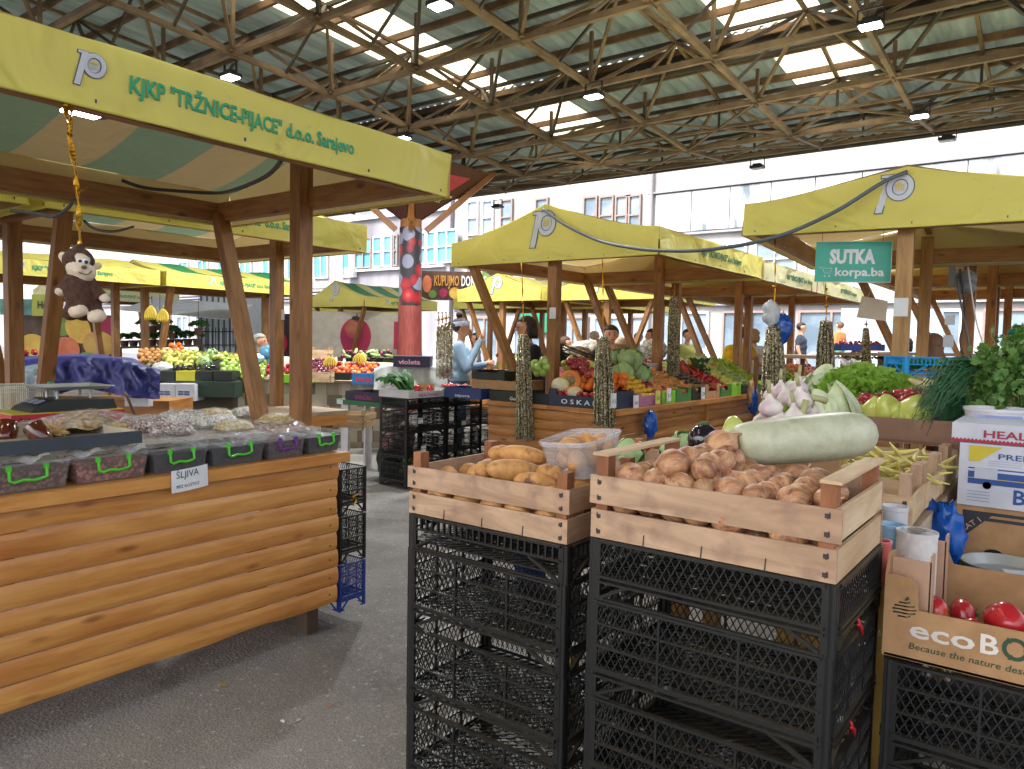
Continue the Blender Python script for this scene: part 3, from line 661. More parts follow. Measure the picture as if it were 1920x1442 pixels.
# ---- lidless bins along the front edge
def binmat():
    N = NT('clear_bin'); N.p.inputs['Base Color'].default_value = S('#d5d6da'); N.p.inputs['Roughness'].default_value = .35; N.p.inputs['Alpha'].default_value = .1; return N.m
M_BIN = binmat(); M_GRNH = mat('handle_green', '#4fc52c', rough=.35); M_PURH = mat('handle_purple', '#6a2d8a', rough=.35)
def plastmat(name, a, col='#e6e8ea', rough=.12):
    N = NT(name); co = N.n('ShaderNodeTexCoord').outputs['Object']; n = N.n('ShaderNodeTexNoise', Scale=30, Detail=4, Distortion=1.5); N.l(co, n.inputs[0])
    N.l(N.ramp(n.outputs[0], [(.5, (a,)*3+(1,)), (.75, (min(1, a+.35),)*3+(1,))]), N.p.inputs['Alpha']); N.p.inputs['Base Color'].default_value = S(col); N.p.inputs['Roughness'].default_value = rough
    N.p.inputs['Specular IOR Level'].default_value = .9; N.bump(n.outputs[0], .6, .01); return N.m
M_FILM = plastmat('clear_film', .09); M_FILM0 = plastmat('bag_film', .05); M_FILM2 = plastmat('cloudy_film', .45)
def grains(name, c1, c2, scale=120, c3=None, rough=.5, bump=.8):
    N = NT(name); co = N.n('ShaderNodeTexCoord').outputs['Object']; v = N.n('ShaderNodeTexVoronoi', Scale=scale); N.l(co, v.inputs[0]); sep = N.n('ShaderNodeSeparateColor'); N.l(v.outputs['Color'], sep.inputs[0])
    st = [(.2, S(c1)), (.7, S(c2))] + ([(.9, S(c3))] if c3 else []); col = N.ramp(sep.outputs[0], st)
    col = N.mix(N.ramp(v.outputs['Distance'], [(.35, (0, 0, 0, 1)), (.75, (.8, .8, .8, 1))]), col, mul(S(c1), .25)); N.l(col, N.p.inputs['Base Color']); N.p.inputs['Roughness'].default_value = rough
    N.bump(v.outputs['Distance'], -bump, .01); return N.m
M_NUT = grains('dried_brown', '#5b4038', '#7d6055', 75); M_NUT2 = grains('dried_reddish', '#74453b', '#a06c5e', 65); M_PRUNE = grains('dried_black', '#15151c', '#2c2b35', 60); M_RAIS = grains('dried_purple', '#3d2c33', '#5f4a50', 70)
def bin_(y0, y1, fill, hm, label, wobble=0):
    xf, zb, zt, d = -3.085, .957, 1.062, .3; t = thing('storage_bin', ((xf-d/2), (y0+y1)/2, zb), label, 'bin', None)
    mb = MB(); y0 += .006; y1 -= .006; i = .014
    A = [(xf-.012, y0+i), (xf-.012, y1-i), (xf-d+i, y1-i), (xf-d+i, y0+i)]; B = [(xf, y0), (xf, y1), (xf-d, y1), (xf-d, y0)]
    for k in range(4):
        j = (k+1) % 4; mb.add([(*A[k], zb), (*A[j], zb), (*B[j], zt), (*B[k], zt)], [(0, 1, 2, 3)], 0)
    mb.add([(*p, zb) for p in A], [(0, 1, 2, 3)], 0)
    mb.tube([(*p, zt) for p in B], .006, 6, closed=True)
    mb.build('tub', M_BIN, t)
    mb = MB(); hz = zt-.02
    mb.add([(p[0]+(-.004 if k < 2 else .004), p[1]+(.004 if k in (0, 3) else -.004), zb+.004) for k, p in enumerate(A)]+[(p[0]+(-.005 if k < 2 else .005), p[1]+(.005 if k in (0, 3) else -.005), hz) for k, p in enumerate(B)], [(0, 1, 5, 4), (1, 2, 6, 5), (2, 3, 7, 6), (3, 0, 4, 7)], 0)
    mb.grid(lambda a, b: (xf-.008-(d-.016)*a, y0+.006+(y1-y0-.012)*b, hz+.012*math.sin(a*3.1)*math.sin(b*3.1)+.004*math.sin(a*31)*math.sin(b*27)), 10, 10, flip=True)
    mb.build('contents', fill, t)
    ym = (y0+y1)/2; w = (y1-y0)*.21; pts = [(xf+.008, ym-w, zt-.018), (xf+.014, ym-w, zt-.055), (xf+.016, ym-w*.8, zt-.062), (xf+.016, ym-w*.3, zt-.055), (xf+.016, ym+w*.3, zt-.06), (xf+.016, ym+w*.8, zt-.055), (xf+.014, ym+w, zt-.05), (xf+.008, ym+w, zt-.014)]
    mb = MB(); mb.tube(pts, .0055, 8); mb.box((xf+.006, ym-w, zt-.012), (.012, .016, .02)); mb.box((xf+.006, ym+w, zt-.012), (.012, .016, .02)); shade(mb.build('handle', hm, t))
bins = [(-.3, .42, M_NUT, M_GRNH, 'clear bin of dark dried fruit at the far left picture edge'), (.96, 1.27, M_NUT, M_GRNH, 'leftmost clear bin, brown dried fruit and green handle'), (1.275, 1.575, M_NUT2, M_GRNH, 'clear bin of reddish dried fruit with green handle, second from left'),
        (1.58, 1.845, M_PRUNE, M_GRNH, 'clear bin of black prunes with green handle above the handwritten card'), (1.85, 2.14, M_PRUNE, M_GRNH, 'clear bin of black prunes with green handle right of the handwritten card'),
        (2.145, 2.375, M_RAIS, M_PURH, 'clear bin with the purple handle'), (2.38, 2.61, M_PRUNE, M_GRNH, 'rightmost clear bin at the end of the log counter')]
for b in bins[1:]: bin_(*b)
# handwritten card
def card(mb, o, u, v, w, h, lines, m=0, mt=1, curl=.01, th=None):
    o = Vector(o); u = Vector(u).normalized(); v = Vector(v).normalized(); nr = u.cross(v)
    def f(q): s = (q-o).dot(u)/w; return q+nr*(curl*math.sin(s*3.0))
    mb.grid(lambda a, b: f(o+u*w*a+v*h*b), 6, 2, m); k = len(lines)
    for i, (s, ww, hh) in enumerate(lines): text_mb(mb, s, o+u*w*.12+v*(h*(1-(i+.85)/(k+.25))), u, v, hh, w*ww, mt, .002, .0, f)
M_PAPER = mat('paper_white', '#dfe0e2', '#cfd0d2', rough=.8); M_INK = mat('ink', '#3a4046', rough=.8); M_CARD = mat('cardboard', '#b48c63', '#a07a54', rough=.85, scale=14); M_PAPY = mat('paper_yellow', '#d8d45a')
mb = MB(); a = onx(320, 926, -3.02); mb_o = Vector((-3.005, onx(322, 926, -3.005).y, .885)); card(mb, mb_o, (0, 1, .08), (0, -.03, 1), .165, .095, [('ŠLJIVA', .6, .03), ('BEZ KOŠTICE', .6, .014)])
tag(mb.build('price_card', [M_PAPER, M_INK]), 'white handwritten card saying šljiva on the edge of the log counter', 'price card')
# cling film over the bins
mb = MB()
def film(a, b):
    x = -3.09-.42*b; y = 1.5+1.0*a; e = min(a, 1-a, 1)*2
    z = 1.078+.012*math.sin(a*23+b*9)+.01*math.sin(a*11-b*17)+.028*b*math.sin(b*3)+.006*math.sin(a*57+b*31)
    return (x+.012*math.sin(a*29), y, z-.02*(b < .05))
mb.grid(film, 50, 16); tag(mb.build('plastic_film', M_FILM, smooth=True), 'crumpled clear plastic film lying over the prune bins', 'plastic film')
mb = MB(); mb.grid(lambda a, b: (-3.1-.26*b, .97+.6*a, 1.075+.012*math.sin(a*19+b*7)+.008*math.sin(a*41-b*11)), 26, 10); tag(mb.build('plastic_film', M_FILM2, smooth=True), 'cloudy plastic film over the two leftmost bins', 'plastic film')
# raised tray with jars and ginger
tr = thing('display_tray', (-3.42, .7, 1.1), 'long shallow tray with a dark slate coloured front rail at the left', 'tray')
yr = onx(262, 828, -3.16).y
mb = MB(); mb.box((-3.15, (yr-1)/2, 1.118), (.022, yr+1, .05)); mb.build('rail', mat('slate_rail', '#39414b', rough=.6), tr)
mb = MB(); mb.box((-3.45, (yr-1)/2-.01, 1.10), (.58, yr+1-.02, .012)); mb.box((-3.45, yr-.01, 1.125), (.58, .016, .04)); mb.box((-3.75, (yr-1)/2-.01, 1.125), (.016, yr+.98, .045)); mb.box((-3.45, (yr-1)/2, 1.03), (.5, yr+.95, .12)); mb.build('tray_board', mat('tray_pale', '#bdb4a2', '#a2977f', scale=10), tr)
M_HONEY = mat('honey', '#57200c', '#3c1408', rough=.08, coat=.8); M_LID = mat('jar_lid', '#6b5a3c', rough=.3, metal=.7)
def jar(p, lean, label):
    t = thing('honey_jar', p, label, 'jar', 'jars on their sides in the tray'); M = rotM(0, rad(lean[0]), rad(lean[1]))
    mb = MB(); mb.lathe([(.0, 0), (.037, .002), (.042, .012), (.042, .075), (.036, .09), (.03, .096)], p, 20, M=M); shade(mb.build('glass_jar', M_HONEY, t), 50)
    mb = MB(); mb.lathe([(.034, .096), (.035, .098), (.035, .112), (.0, .114)], p, 20, M=M); shade(mb.build('lid', M_LID, t), 40)
for px, py in ((18, 808), (62, 812)): jar(onz(px, py+6, 1.12)+Vector((-.01, 0, .05)), (160 if px < 40 else 200, -28), 'amber honey jar lying lid down behind the dark rail, '+('left' if px < 40 else 'right')+' one')
jar(onz(-12, 812, 1.12)+Vector((-.01, 0, .05)), (170, -28), 'amber honey jar cut by the left picture edge')
# ginger, root by root
M_GING = mat('ginger_skin', '#c8a268', '#a57c46', rnd=.12, rough=.7)
def blob_mesh(name, r, fn, mats, n=12, k=9, m=None):
    mb = MB(); mb.ell((0, 0, 0), r, n, k, fn=fn); return mb.mesh(name, mats, True)
def lumpy(seed, amp=.18, f=2.2):
    o = Vector((seed*3.1, seed*1.7, seed))
    return lambda p: p*(1+amp*mnoise.noise(p*f+o))
gm = [blob_mesh('ginger_root', (.045, .018, .014), lumpy(i, .8, 2.5), [M_GING], 16, 12) for i in range(3)]
def place(name, me, p, rot, label, cat, group, s=1.0):
    o = bpy.data.objects.new(name, me); COL.objects.link(o); o.location = p; o.rotation_euler = rot; o.scale = (s, s, s) if not isinstance(s, tuple) else s
    o['label'] = label; o['category'] = cat; o['group'] = group; return o
for i in range(12):
    place('ginger_root', R.choice(gm), onz(92+R.random()*30, 812-R.random()*8, 1.125)+Vector((-.03*R.random(), 0, .008*R.random())), (R.random(), R.random(), R.random()*6), 'knobbly pale ginger root in the tray right of the honey jars', 'ginger', 'ginger roots in the tray')
mb = MB(); ccc = onz(175, 800, 1.13); mb.grid(lambda a, b: (ccc.x+.08-.28*a, ccc.y-.16+.3*b, 1.133+.05*math.sin(a*3.1)*math.sin(b*3.1)+.008*math.sin(a*17+b*13)), 18, 18, flip=True); tag(mb.build('nut_bag', grains('walnuts', '#a98a5c', '#c9ae80', 45)), 'flat bag of pale brown nuts in the tray behind the ginger', 'nut bag')
mb = MB(); mb.grid(lambda a, b: (ccc.x+.12-.34*a, ccc.y-.22+.45*b, 1.15+.05*math.sin(a*3.1)*math.sin(b*3.1)+.006*math.sin(a*27+b*23)+.004*math.sin(a*61)), 30, 30, flip=True); tag(mb.build('plastic_film', M_FILM, smooth=True), 'clear film covering the bag of nuts in the tray', 'plastic film')
# bean bags
def pillow(c, sx, sy, sz, fill, label, rz=0, seed=1):
    t = thing('bean_bag', c, label, 'bag of beans', 'clear bags of beans on the counter'); M = rotM(rz); c = Vector(c)
    def f(a, b, k):
        x, y = 2*a-1, 2*b-1; e = (max(0, 1-x**4)*max(0, 1-y**4))**.5
        return c + M @ Vector((sx*x*(1+.06*math.sin(y*7+seed)), sy*y*(1+.06*math.sin(x*6+seed*2)), k*sz*e*(1+.25*mnoise.noise(Vector((x*2, y*2, seed))))+.004*math.sin(x*19+seed)+sz*.55))
    mb = MB(); mb.grid(lambda a, b: f(a, b, 1), 16, 16, flip=False); mb.grid(lambda a, b: f(a, b, -.5), 16, 16, flip=True); mb.build('beans', fill, t, True)
    mb = MB(); mb.grid(lambda a, b: f(a, b, 1.08)+M @ Vector((.0, .0, .004+.003*math.sin(a*47+seed)*math.sin(b*31))), 24, 24); mb.build('bag', M_FILM0, t, True)
BPK = grains('beans_speckled', '#7d4a4c', '#d6c4b8', 95, '#efe6dc'); BWH = grains('beans_white', '#d8d4c8', '#f0ede2', 95); BYE = grains('beans_yellow', '#c9a95a', '#e2ca8c', 95); BLN = grains('lentils', '#8a7a4a', '#a3935c', 160)
for px, py, fl, lb, s in ((270, 800, BPK, 'clear bag of speckled red beans, nearest the scale', 1.1), (322, 806, BPK, 'clear bag of speckled red beans lying in front of the white ones', .9), (345, 787, BWH, 'clear bag of small white beans beside the speckled ones', 1.15), (405, 793, BWH, 'clear bag of large white beans in the middle', 1), (400, 778, BYE, 'clear bag of yellow beans at the back of the middle', .9),
                         (440, 800, BYE, 'clear bag of yellow beans left of the stall post foot', .8), (465, 775, BWH, 'upright clear bag of white beans left of the leaning strut', .9), (520, 787, BYE, 'clear bag of yellow corn grains right of the leaning strut', .85), (300, 790, BLN, 'small clear bag of lentils partly under other bags', .7)):
    p = onz(px, py, 1.03); pillow((p.x, p.y, 1.0), .085*s, .12*s, .048*s, fl, lb, R.uniform(-.4, .4), px*.1)
# rear plank of the counter carrying the bags and the scale
mb = MB(); mb.box((-3.95, .85, .985), (.5, 3.5, .03)); mb.box((-3.62, .85, .975), (.14, 3.5, .03)); tag(mb.build('plank_shelf', mat('shelf_grey_wood', '#a3968a', '#8b7c6c', scale=5, stretch=(4, .6, 1))), 'low plank shelf behind the bins holding bean bags and the scale', 'shelf')
# scale on a printed courier box
sc = onz(125, 792, 1.03); scx, scy = sc.x, sc.y
bx = thing('courier_box', (scx, scy, 1.0), 'flat red and yellow courier box under the scale', 'box')
ya, yb = onx(22, 800, scx+.17).y, onx(232, 795, scx+.17).y
zt_ = onx(140, 771, scx+.17).z; zb_ = onx(140, 797, scx+.17).z
mb = MB(); mb.box((scx, (ya+yb)/2, (zt_+1.002)/2), (.34, yb-ya, zt_-1.002)); mb.build('carton', mat('box_yellow', '#c8c23a', rough=.5), bx)
mb = MB(); H_ = zt_-zb_; mb.box((scx+.003, (ya+yb)/2, (zt_+zb_)/2+.006), (.345, yb-ya+.006, H_*.75))
for s, yy, w, m in (('DHL', ya+.23, .1, 1), ('WPX', ya+.42, .06, 2), ('WPX', ya+.14, .03, 2), ('DHL', ya+.03, .06, 1)): text_mb(mb, s, (scx+.177, yy, zb_+H_*.3), (0, 1, 0), (0, 0, 1), H_*.42, w, m, .002, .02, shear=.3 if m == 1 else 0)
mb.build('label_band', [mat('label_red', '#b31c30', rough=.5), mat('black_print', '#141414'), M_PAPER], bx)
st_ = thing('weighing_scale', (scx, scy, zt_), 'black electronic shop scale with a square metal pan', 'scale')
y2, y3 = onx(58, 760, scx+.15).y, onx(215, 760, scx+.15).y; z0 = zt_+.002; M_BLK = mat('scale_black', '#1f2124', rough=.4)
mb = MB(); mb.prism([(y2, z0), (y3+.02, z0), (y3, z0+.055), (y2+.13, z0+.065), (y2+.02, z0+.02)], (scx+.14, 0, 0), (0, 1, 0), (0, 0, 1), .28); mb.build('housing', M_BLK, st_)
mb = MB()
for k in range(3): mb.box((scx+.07-.08*k, y2+.07, z0+.052), (.055, .045, .004), rotM(0, rad(22)))
mb.build('display', mat('display_grey', '#8794a6', rough=.2), st_)
pc = Vector((scx-.02, (y2+y3)/2+.04, z0+.115)); mb = MB(); w2, w3 = .19, .15
o = [(-w3, -w2), (w3, -w2), (w3, w2), (-w3, w2)]; mb.add([pc+Vector((a*.85, b*.85, 0)) for a, b in o]+[pc+Vector((a, b, .022)) for a, b in o]+[pc+Vector((a*1.03, b*1.03, .018)) for a, b in o], [(3, 2, 1, 0), (0, 1, 5, 4), (1, 2, 6, 5), (2, 3, 7, 6), (3, 0, 4, 7), (4, 5, 9, 8), (5, 6, 10, 9), (6, 7, 11, 10), (7, 4, 8, 11)])
for a, b in ((-.07, -.09), (.07, -.09), (.07, .09), (-.07, .09)): mb.tube([pc+Vector((a, b, -.055)), pc+Vector((a, b, .0))], .008)
mb.build('weighing_pan', mat('steel_pan', '#c4c6c4', '#a5a8a6', rough=.4, metal=.45, scale=4), st_)
# wire basket, bottle, paper scraps
wb = thing('wire_basket', onz(60, 770, 1.02), 'white wire basket at the left picture edge behind the scale', 'basket')
bxm, bya, byb = scx-.22, onx(5, 745, scx-.22).y, onx(84, 745, scx-.22).y; zt2 = onx(40, 725, scx-.22).z
mb = MB()
for k in range(22): yy = bya+(byb-bya)*k/21; mb.tube([(bxm, yy, 1.02), (bxm+.0, yy, zt2)], .0028, 5); mb.tube([(bxm-.3, yy, 1.02), (bxm-.3, yy, zt2)], .0028, 5)
for xx in (bxm, bxm-.3):
    for zz in (1.03, zt2-.03, zt2): mb.tube([(xx, bya, zz), (xx, byb, zz)], .004, 5)
for k in range(10): 
    xx = bxm-.3*k/9
    for yy in (bya, byb): mb.tube([(xx, yy, 1.02), (xx, yy, zt2)], .0028, 5)
mb.build('wires', mat('wire_white', '#d9d4c6'), wb)
p = onx(95, 770, scx-.26); bt = thing('plastic_bottle', (p.x, p.y, 1.01), 'clear plastic bottle with a green cap behind the scale', 'bottle')
zt3 = onx(95, 716, scx-.26).z; h = zt3-1.0; mb = MB(); mb.lathe([(.03, 0), (.035, .01), (.035, h*.55), (.03, h*.7), (.013, h*.86), (.013, h*.9)], (p.x, p.y, 1.0), 16); shade(mb.build('bottle_body', mat('pet_bottle', '#b9d3dc', rough=.1, alpha=.45), bt))
mb = MB(); mb.lathe([(.016, h*.9), (.016, h), (0, h)], (p.x, p.y, 1.0), 14); mb.build('cap', mat('cap_green', '#1f8c62'), bt)
mb = MB()
for k in range(5):
    q = onz(25+k*14, 775+(k % 2)*8, 1.03)+Vector((0, 0, .01*k)); M = rotM(k*1.3, .3*math.sin(k*5), .4*math.cos(k*3)); mb.grid(lambda a, b: q+M @ Vector(((a-.5)*.14, (b-.5)*.1, .012*math.sin(a*6+k)*math.cos(b*5))), 6, 6)
tag(mb.build('paper_scraps', M_PAPER, smooth=True), 'pile of white paper bags at the left edge in front of the wire basket', 'paper bags')
p0 = onz(252, 785, 1.0); mb = MB(); mb.tube([onx(253, 778, p0.x), onx(245, 760, p0.x), onx(238, 742, p0.x), onx(232, 736, p0.x-.02)], .009, 8); tag(mb.build('cane_handle', mat('cane_brown', '#6b5142')), 'bent dark brown handle sticking up behind the bean bags', 'cane')
# rear table of the nearest stall
q0, q1 = onz(235, 770, .93), onz(565, 757, .93)
tb = thing('rear_table', (-5.2, 3.0, 0), 'pale worn wooden table top behind the bean bags', 'table'); M_PALEW = woodmat('pale_boards', '#c9b39a', '#ad9378', knot='#8a6a48', rough=.6, knots=.5, dirt='#8f8478')
mb = MB()
for k in range(5): mb.box((-5.55+.13*k, 2.9, .925), (.126, 2.75, .03))
mb.build('table_top', M_PALEW, tb); mb = MB(); mb.box((-4.99, 2.9, .865), (.03, 2.7, .09)); mb.box((-5.3, 4.22, .865), (.6, .03, .09)); mb.build('apron', M_WORNG, tb)
for xx, yy in ((-5.5, 1.7), (-5.05, 1.7), (-5.5, 4.1), (-5.05, 4.1)):
    mb = MB(); mb.box((xx, yy, .41), (.07, .07, .82)); mb.build('leg', M_WPOST, tb)
# crates hung on the end of the log counter
# ================================================================ hanging monkey
def sdf_body(name, prims, mats, vox, parent=None, smooth_it=2, world=Matrix.Identity(4)):
    """prims: (a, b, ra, rb, material index) tapered capsules; one continuous remeshed surface"""
    mb = MB()
    for a, b, ra, rb, m in prims:
        a = Vector(a); b = Vector(b); d = b-a; L = d.length
        if L < 1e-5: mb.ell(a, ra, 14, 10); continue
        z = d/L; x = z.orthogonal().normalized(); y = z.cross(x); M = Matrix((x, y, z)).transposed(); pr = []
        for k in range(5): t = k/8*math.pi; pr.append((ra*math.sin(t), -ra*math.cos(t)))
        for k in range(5): t = math.pi/2+k/8*math.pi; pr.append((rb*math.sin(t), L-rb*math.cos(t)))
        mb.lathe(pr, a, 12, M=M)
    o = mb.build(name, mats, None); md = o.modifiers.new('r', 'REMESH'); md.mode = 'VOXEL'; md.voxel_size = vox
    if smooth_it: ms = o.modifiers.new('s', 'SMOOTH'); ms.iterations = smooth_it; ms.factor = .6
    dg = bpy.context.evaluated_depsgraph_get(); me = bpy.data.meshes.new_from_object(o.evaluated_get(dg)); old = o.data; o.modifiers.clear(); o.data = me; bpy.data.meshes.remove(old)
    me.materials.clear()
    for q in mats: me.materials.append(q)
    n = len(me.polygons); c = np.zeros(n*3, 'f'); me.polygons.foreach_get('center', c); c = c.reshape(-1, 3); best = np.full(n, 1e9); mi = np.zeros(n, 'i')
    for a, b, ra, rb, m in prims:
        a = np.array(a, 'f'); b = np.array(b, 'f'); d = b-a; t = np.clip(((c-a) @ d)/max(1e-9, d @ d), 0, 1); dist = np.linalg.norm(c-(a+t[:, None]*d), axis=1)-(ra+(rb-ra)*t)
        k = dist < best; best[k] = dist[k]; mi[k] = m
    me.polygons.foreach_set('material_index', mi); me.polygons.foreach_set('use_smooth', [True]*n); me.update()
    if parent:
        o.parent = parent; r = parent
        o.matrix_parent_inverse = Matrix.Translation(parent.location).inverted()
    return o
M_FUR = mat('fur_brown', '#5e3f2e', '#452a20', rough=.95, scale=60, bump=1, bscale=220, bdist=.01); M_PLUSH = mat('plush_cream', '#d9c9b4', '#c7b59d', rough=.95, scale=40)
mk = onx(150, 540, -2.86); dm = (mk-CC).dot(CF); px1 = dm/FPX
ur = CR*1; uu = Vector((0, 0, 1)); fw = Vector((CC.x-mk.x, CC.y-mk.y, 0)).normalized(); ri = fw.cross(uu)*-1
def mp(x, y, dz=0): # photo pixel offset on the plane of the toy, dz metres toward the camera
    return mk + ri*((x-150)*px1) + uu*((540-y)*px1) + fw*dz
ri = CR - CR.z*uu; ri.normalize()
mkT = thing('toy_monkey', mk, 'brown plush monkey with cream face hanging on a gold ribbon from the nearest canopy', 'soft toy')
P_ = px1
pr = [(mp(150, 535), mp(158, 572), 30*P_, 30*P_, 0), (mp(150, 500), mp(148, 492), 26*P_, 28*P_, 0), (mp(150, 520), mp(151, 515), 20*P_, 22*P_, 0),
      (mp(132, 536), mp(112, 545, .01), 13*P_, 10*P_, 0), (mp(170, 540), mp(190, 553, .01), 13*P_, 10*P_, 0), (mp(112, 545, .01), mp(114, 547, .012), 10*P_, 10*P_, 1), (mp(190, 553, .01), mp(197, 560, .015), 9*P_, 8*P_, 1),
      (mp(138, 577), mp(132, 588, .03), 15*P_, 14*P_, 0), (mp(175, 580), mp(182, 588, .03), 15*P_, 13*P_, 0), (mp(142, 585, .045), mp(152, 583, .055), 12*P_, 11*P_, 1), (mp(176, 594, .05), mp(185, 592, .05), 12*P_, 12*P_, 1),
      (mp(150, 486, .04), mp(160, 489, .04), 9*P_, 9*P_, 1), (mp(143, 505, .03), mp(163, 512, .03), 17*P_, 16*P_, 1), (mp(153, 505, .05), mp(153, 507, .05), 12*P_, 12*P_, 1),
      (mp(122, 489), mp(120, 482), 7*P_, 9*P_, 1), (mp(182, 500), mp(184, 498), 6*P_, 7*P_, 1), (mp(147, 466), mp(152, 464), 8*P_, 7*P_, 0)]
sdf_body('plush_body', pr, [M_FUR, M_PLUSH], .0035, mkT, 2)
mb = MB(); eb = .072
for x, y in ((150, 492), (161, 493)): mb.ell(mp(x, y, .05), 6*P_, 12, 8, m=0); mb.ell(mp(x+1, y+1, .058), 3.6*P_, 10, 6, m=1)
mb.ell(mp(158, 504, .072), (5*P_, 5*P_, 3.5*P_), 10, 6, m=2)
mb.tube([mp(144, 508, .066), mp(150, 514, .072), mp(158, 517, .073), mp(166, 516, .067), mp(172, 510, .058)], 1.0*P_, 6, 3)
for x in (148, 162): mb.tube([mp(x-5, 484, .04), mp(x, 481, .044), mp(x+5, 484, .042)], .8*P_, 5, 3)
shade(mb.build('face', [M_PAPER, mat('eye_blue', '#26384a', rough=.1), mat('nose_brown', '#6d5848'), mat('stitch', '#5a3d33')], mkT))
M_GOLD = mat('gold_ribbon', '#c9962e', '#8c6418', rough=.22, metal=.9, scale=30)
def ribbon(mb, pts, w, tw=3.0, m=0):
    pts = [Vector(p) for p in pts]; n = 40; vs = []
    def at(t):
        f = t*(len(pts)-1); i = min(int(f), len(pts)-2); return pts[i].lerp(pts[i+1], f-i)
    o = len(mb.v)
    for i in range(n+1):
        t = i/n; p = at(t); a = tw*t*math.pi; s = CR*math.cos(a)+CF*math.sin(a); k = w/2*(.8+.2*math.sin(t*17))
        for d in (-1, 1): mb.v.append(tuple(p+s*k*d)); 
        for d in (1, -1): mb.v.append(tuple(p+s*k*d+s.cross(uu)*.0012))
    for i in range(n):
        a = o+i*4
        for k in range(4): mb.face((a+k, a+(k+1) % 4, a+4+(k+1) % 4, a+4+k), m)
mb = MB(); ribbon(mb, [mp(126, 195, .02), mp(133, 260, .01), mp(146, 350), mp(150, 400), mp(150, 460)], .022, 4); ribbon(mb, [mp(138, 200, .02), mp(137, 262, .01), mp(148, 355), mp(152, 462)], .018, 5); ribbon(mb, [mp(150, 362), mp(165, 356, .02)], .016, 1); mb.tube([mp(131, 258, .012), mp(138, 262, .014)], .006)
tag(mb.build('gold_ribbon', M_GOLD), 'twisted gold foil ribbon holding the plush monkey', 'ribbon')
# lamp and cables under the nearest canopy
p = onx(160, 208, -2.98); fl = thing('floodlight', p, 'lit flat floodlight under the nearest canopy above the gold ribbon', 'floodlight')
mb = MB(); mb.box(p+Vector((-.03, .02, .012)), (.09, .16, .02)); mb.build('housing', M_HOUS, fl); mb = MB(); mb.box(p+Vector((-.03, 0, -.002)), (.07, .12, .01)); mb.build('lens', M_LAMP, fl)
M_CABLE = mat('cable_grey', '#5a6068', rough=.5); M_CABD = mat('cable_dark', '#33302e', rough=.5)
def cable(pts, r, m, label, n=30):
    pts = [Vector(p) for p in pts]; out = []
    for i in range(n+1):
        t = i/n*(len(pts)-1); k = min(int(t), len(pts)-2); f = t-k; p0 = pts[max(k-1, 0)]; p1 = pts[k]; p2 = pts[k+1]; p3 = pts[min(k+2, len(pts)-1)]
        out.append(.5*((2*p1)+(-p0+p2)*f+(2*p0-5*p1+4*p2-p3)*f*f+(-p0+3*p1-3*p2+p3)*f**3))
    mb = MB(); mb.tube(out, r, 8); return tag(mb.build('cable', m, smooth=True), label, 'cable')
cable([onx(530, 298, -3.1), onx(500, 330, -3.4), onx(440, 356, -3.9), onx(400, 362, -4.6), onx(330, 358, -4.7), onx(270, 352, -4.75), onx(228, 338, -4.8)], .011, M_CABD, 'dark cable sagging under the nearest canopy')
cable([onx(138, 372, -4.9), onx(128, 390, -5), onx(100, 406, -5.1), onx(66, 400, -5.2), onx(20, 395, -5.3)], .011, M_CABLE, 'grey cable curling beside the gold ribbon at left')
cable([onx(158, 415, -5.6), onx(180, 430, -5.8), onx(215, 434, -6), onx(250, 425, -6.2)], .011, M_CABLE, 'grey cable under the second canopy right of the monkey')
cable([ony(1018, 392, 5.98), ony(1060, 422, 5.9), ony(1120, 450, 5.8), ony(1180, 464, 5.6), ony(1240, 470, 5.5), ony(1330, 468, 5.35), ony(1450, 446, 5.3), ony(1560, 400, 5.35), ony(1650, 345, 5.4), ony(1700, 322, 5.5)], .014, M_CABLE, 'thick grey cable slung between the middle and right canopy peaks', 60)
# ================================================================ black plastic crates
def crate_mat():
    N = NT('black_plastic'); co = N.n('ShaderNodeTexCoord').outputs['Object']; n = N.n('ShaderNodeTexNoise', Scale=5, Detail=6, Roughness=.7); N.l(co, n.inputs[0])
    ge = N.n('ShaderNodeNewGeometry'); sx = N.n('ShaderNodeSeparateXYZ'); N.l(ge.outputs['Normal'], sx.inputs[0])
    d = N.n('ShaderNodeMath', operation='MULTIPLY'); N.l(N.ramp(sx.outputs[2], [(.6, (0, 0, 0, 1)), (.9, (1, 1, 1, 1))]), d.inputs[0]); N.l(N.ramp(n.outputs[0], [(.4, (.25, .25, .25, 1)), (.6, (.95, .95, .95, 1))]), d.inputs[1])
    N.l(N.mix(d.outputs[0], S('#141516'), S('#4d4639')), N.p.inputs['Base Color']); N.p.inputs['Roughness'].default_value = .42; return N.m   # dust lies on the upward faces
M_CR = crate_mat(); M_CRB = mat('blue_plastic', '#1f3a8c', rough=.4); M_CRG = mat('green_plastic', '#1f6b3e', rough=.4); M_CRC = mat('cyan_plastic', '#0f8fd0', rough=.35); M_CRY = mat('yellow_plastic', '#c9c02c', rough=.4)
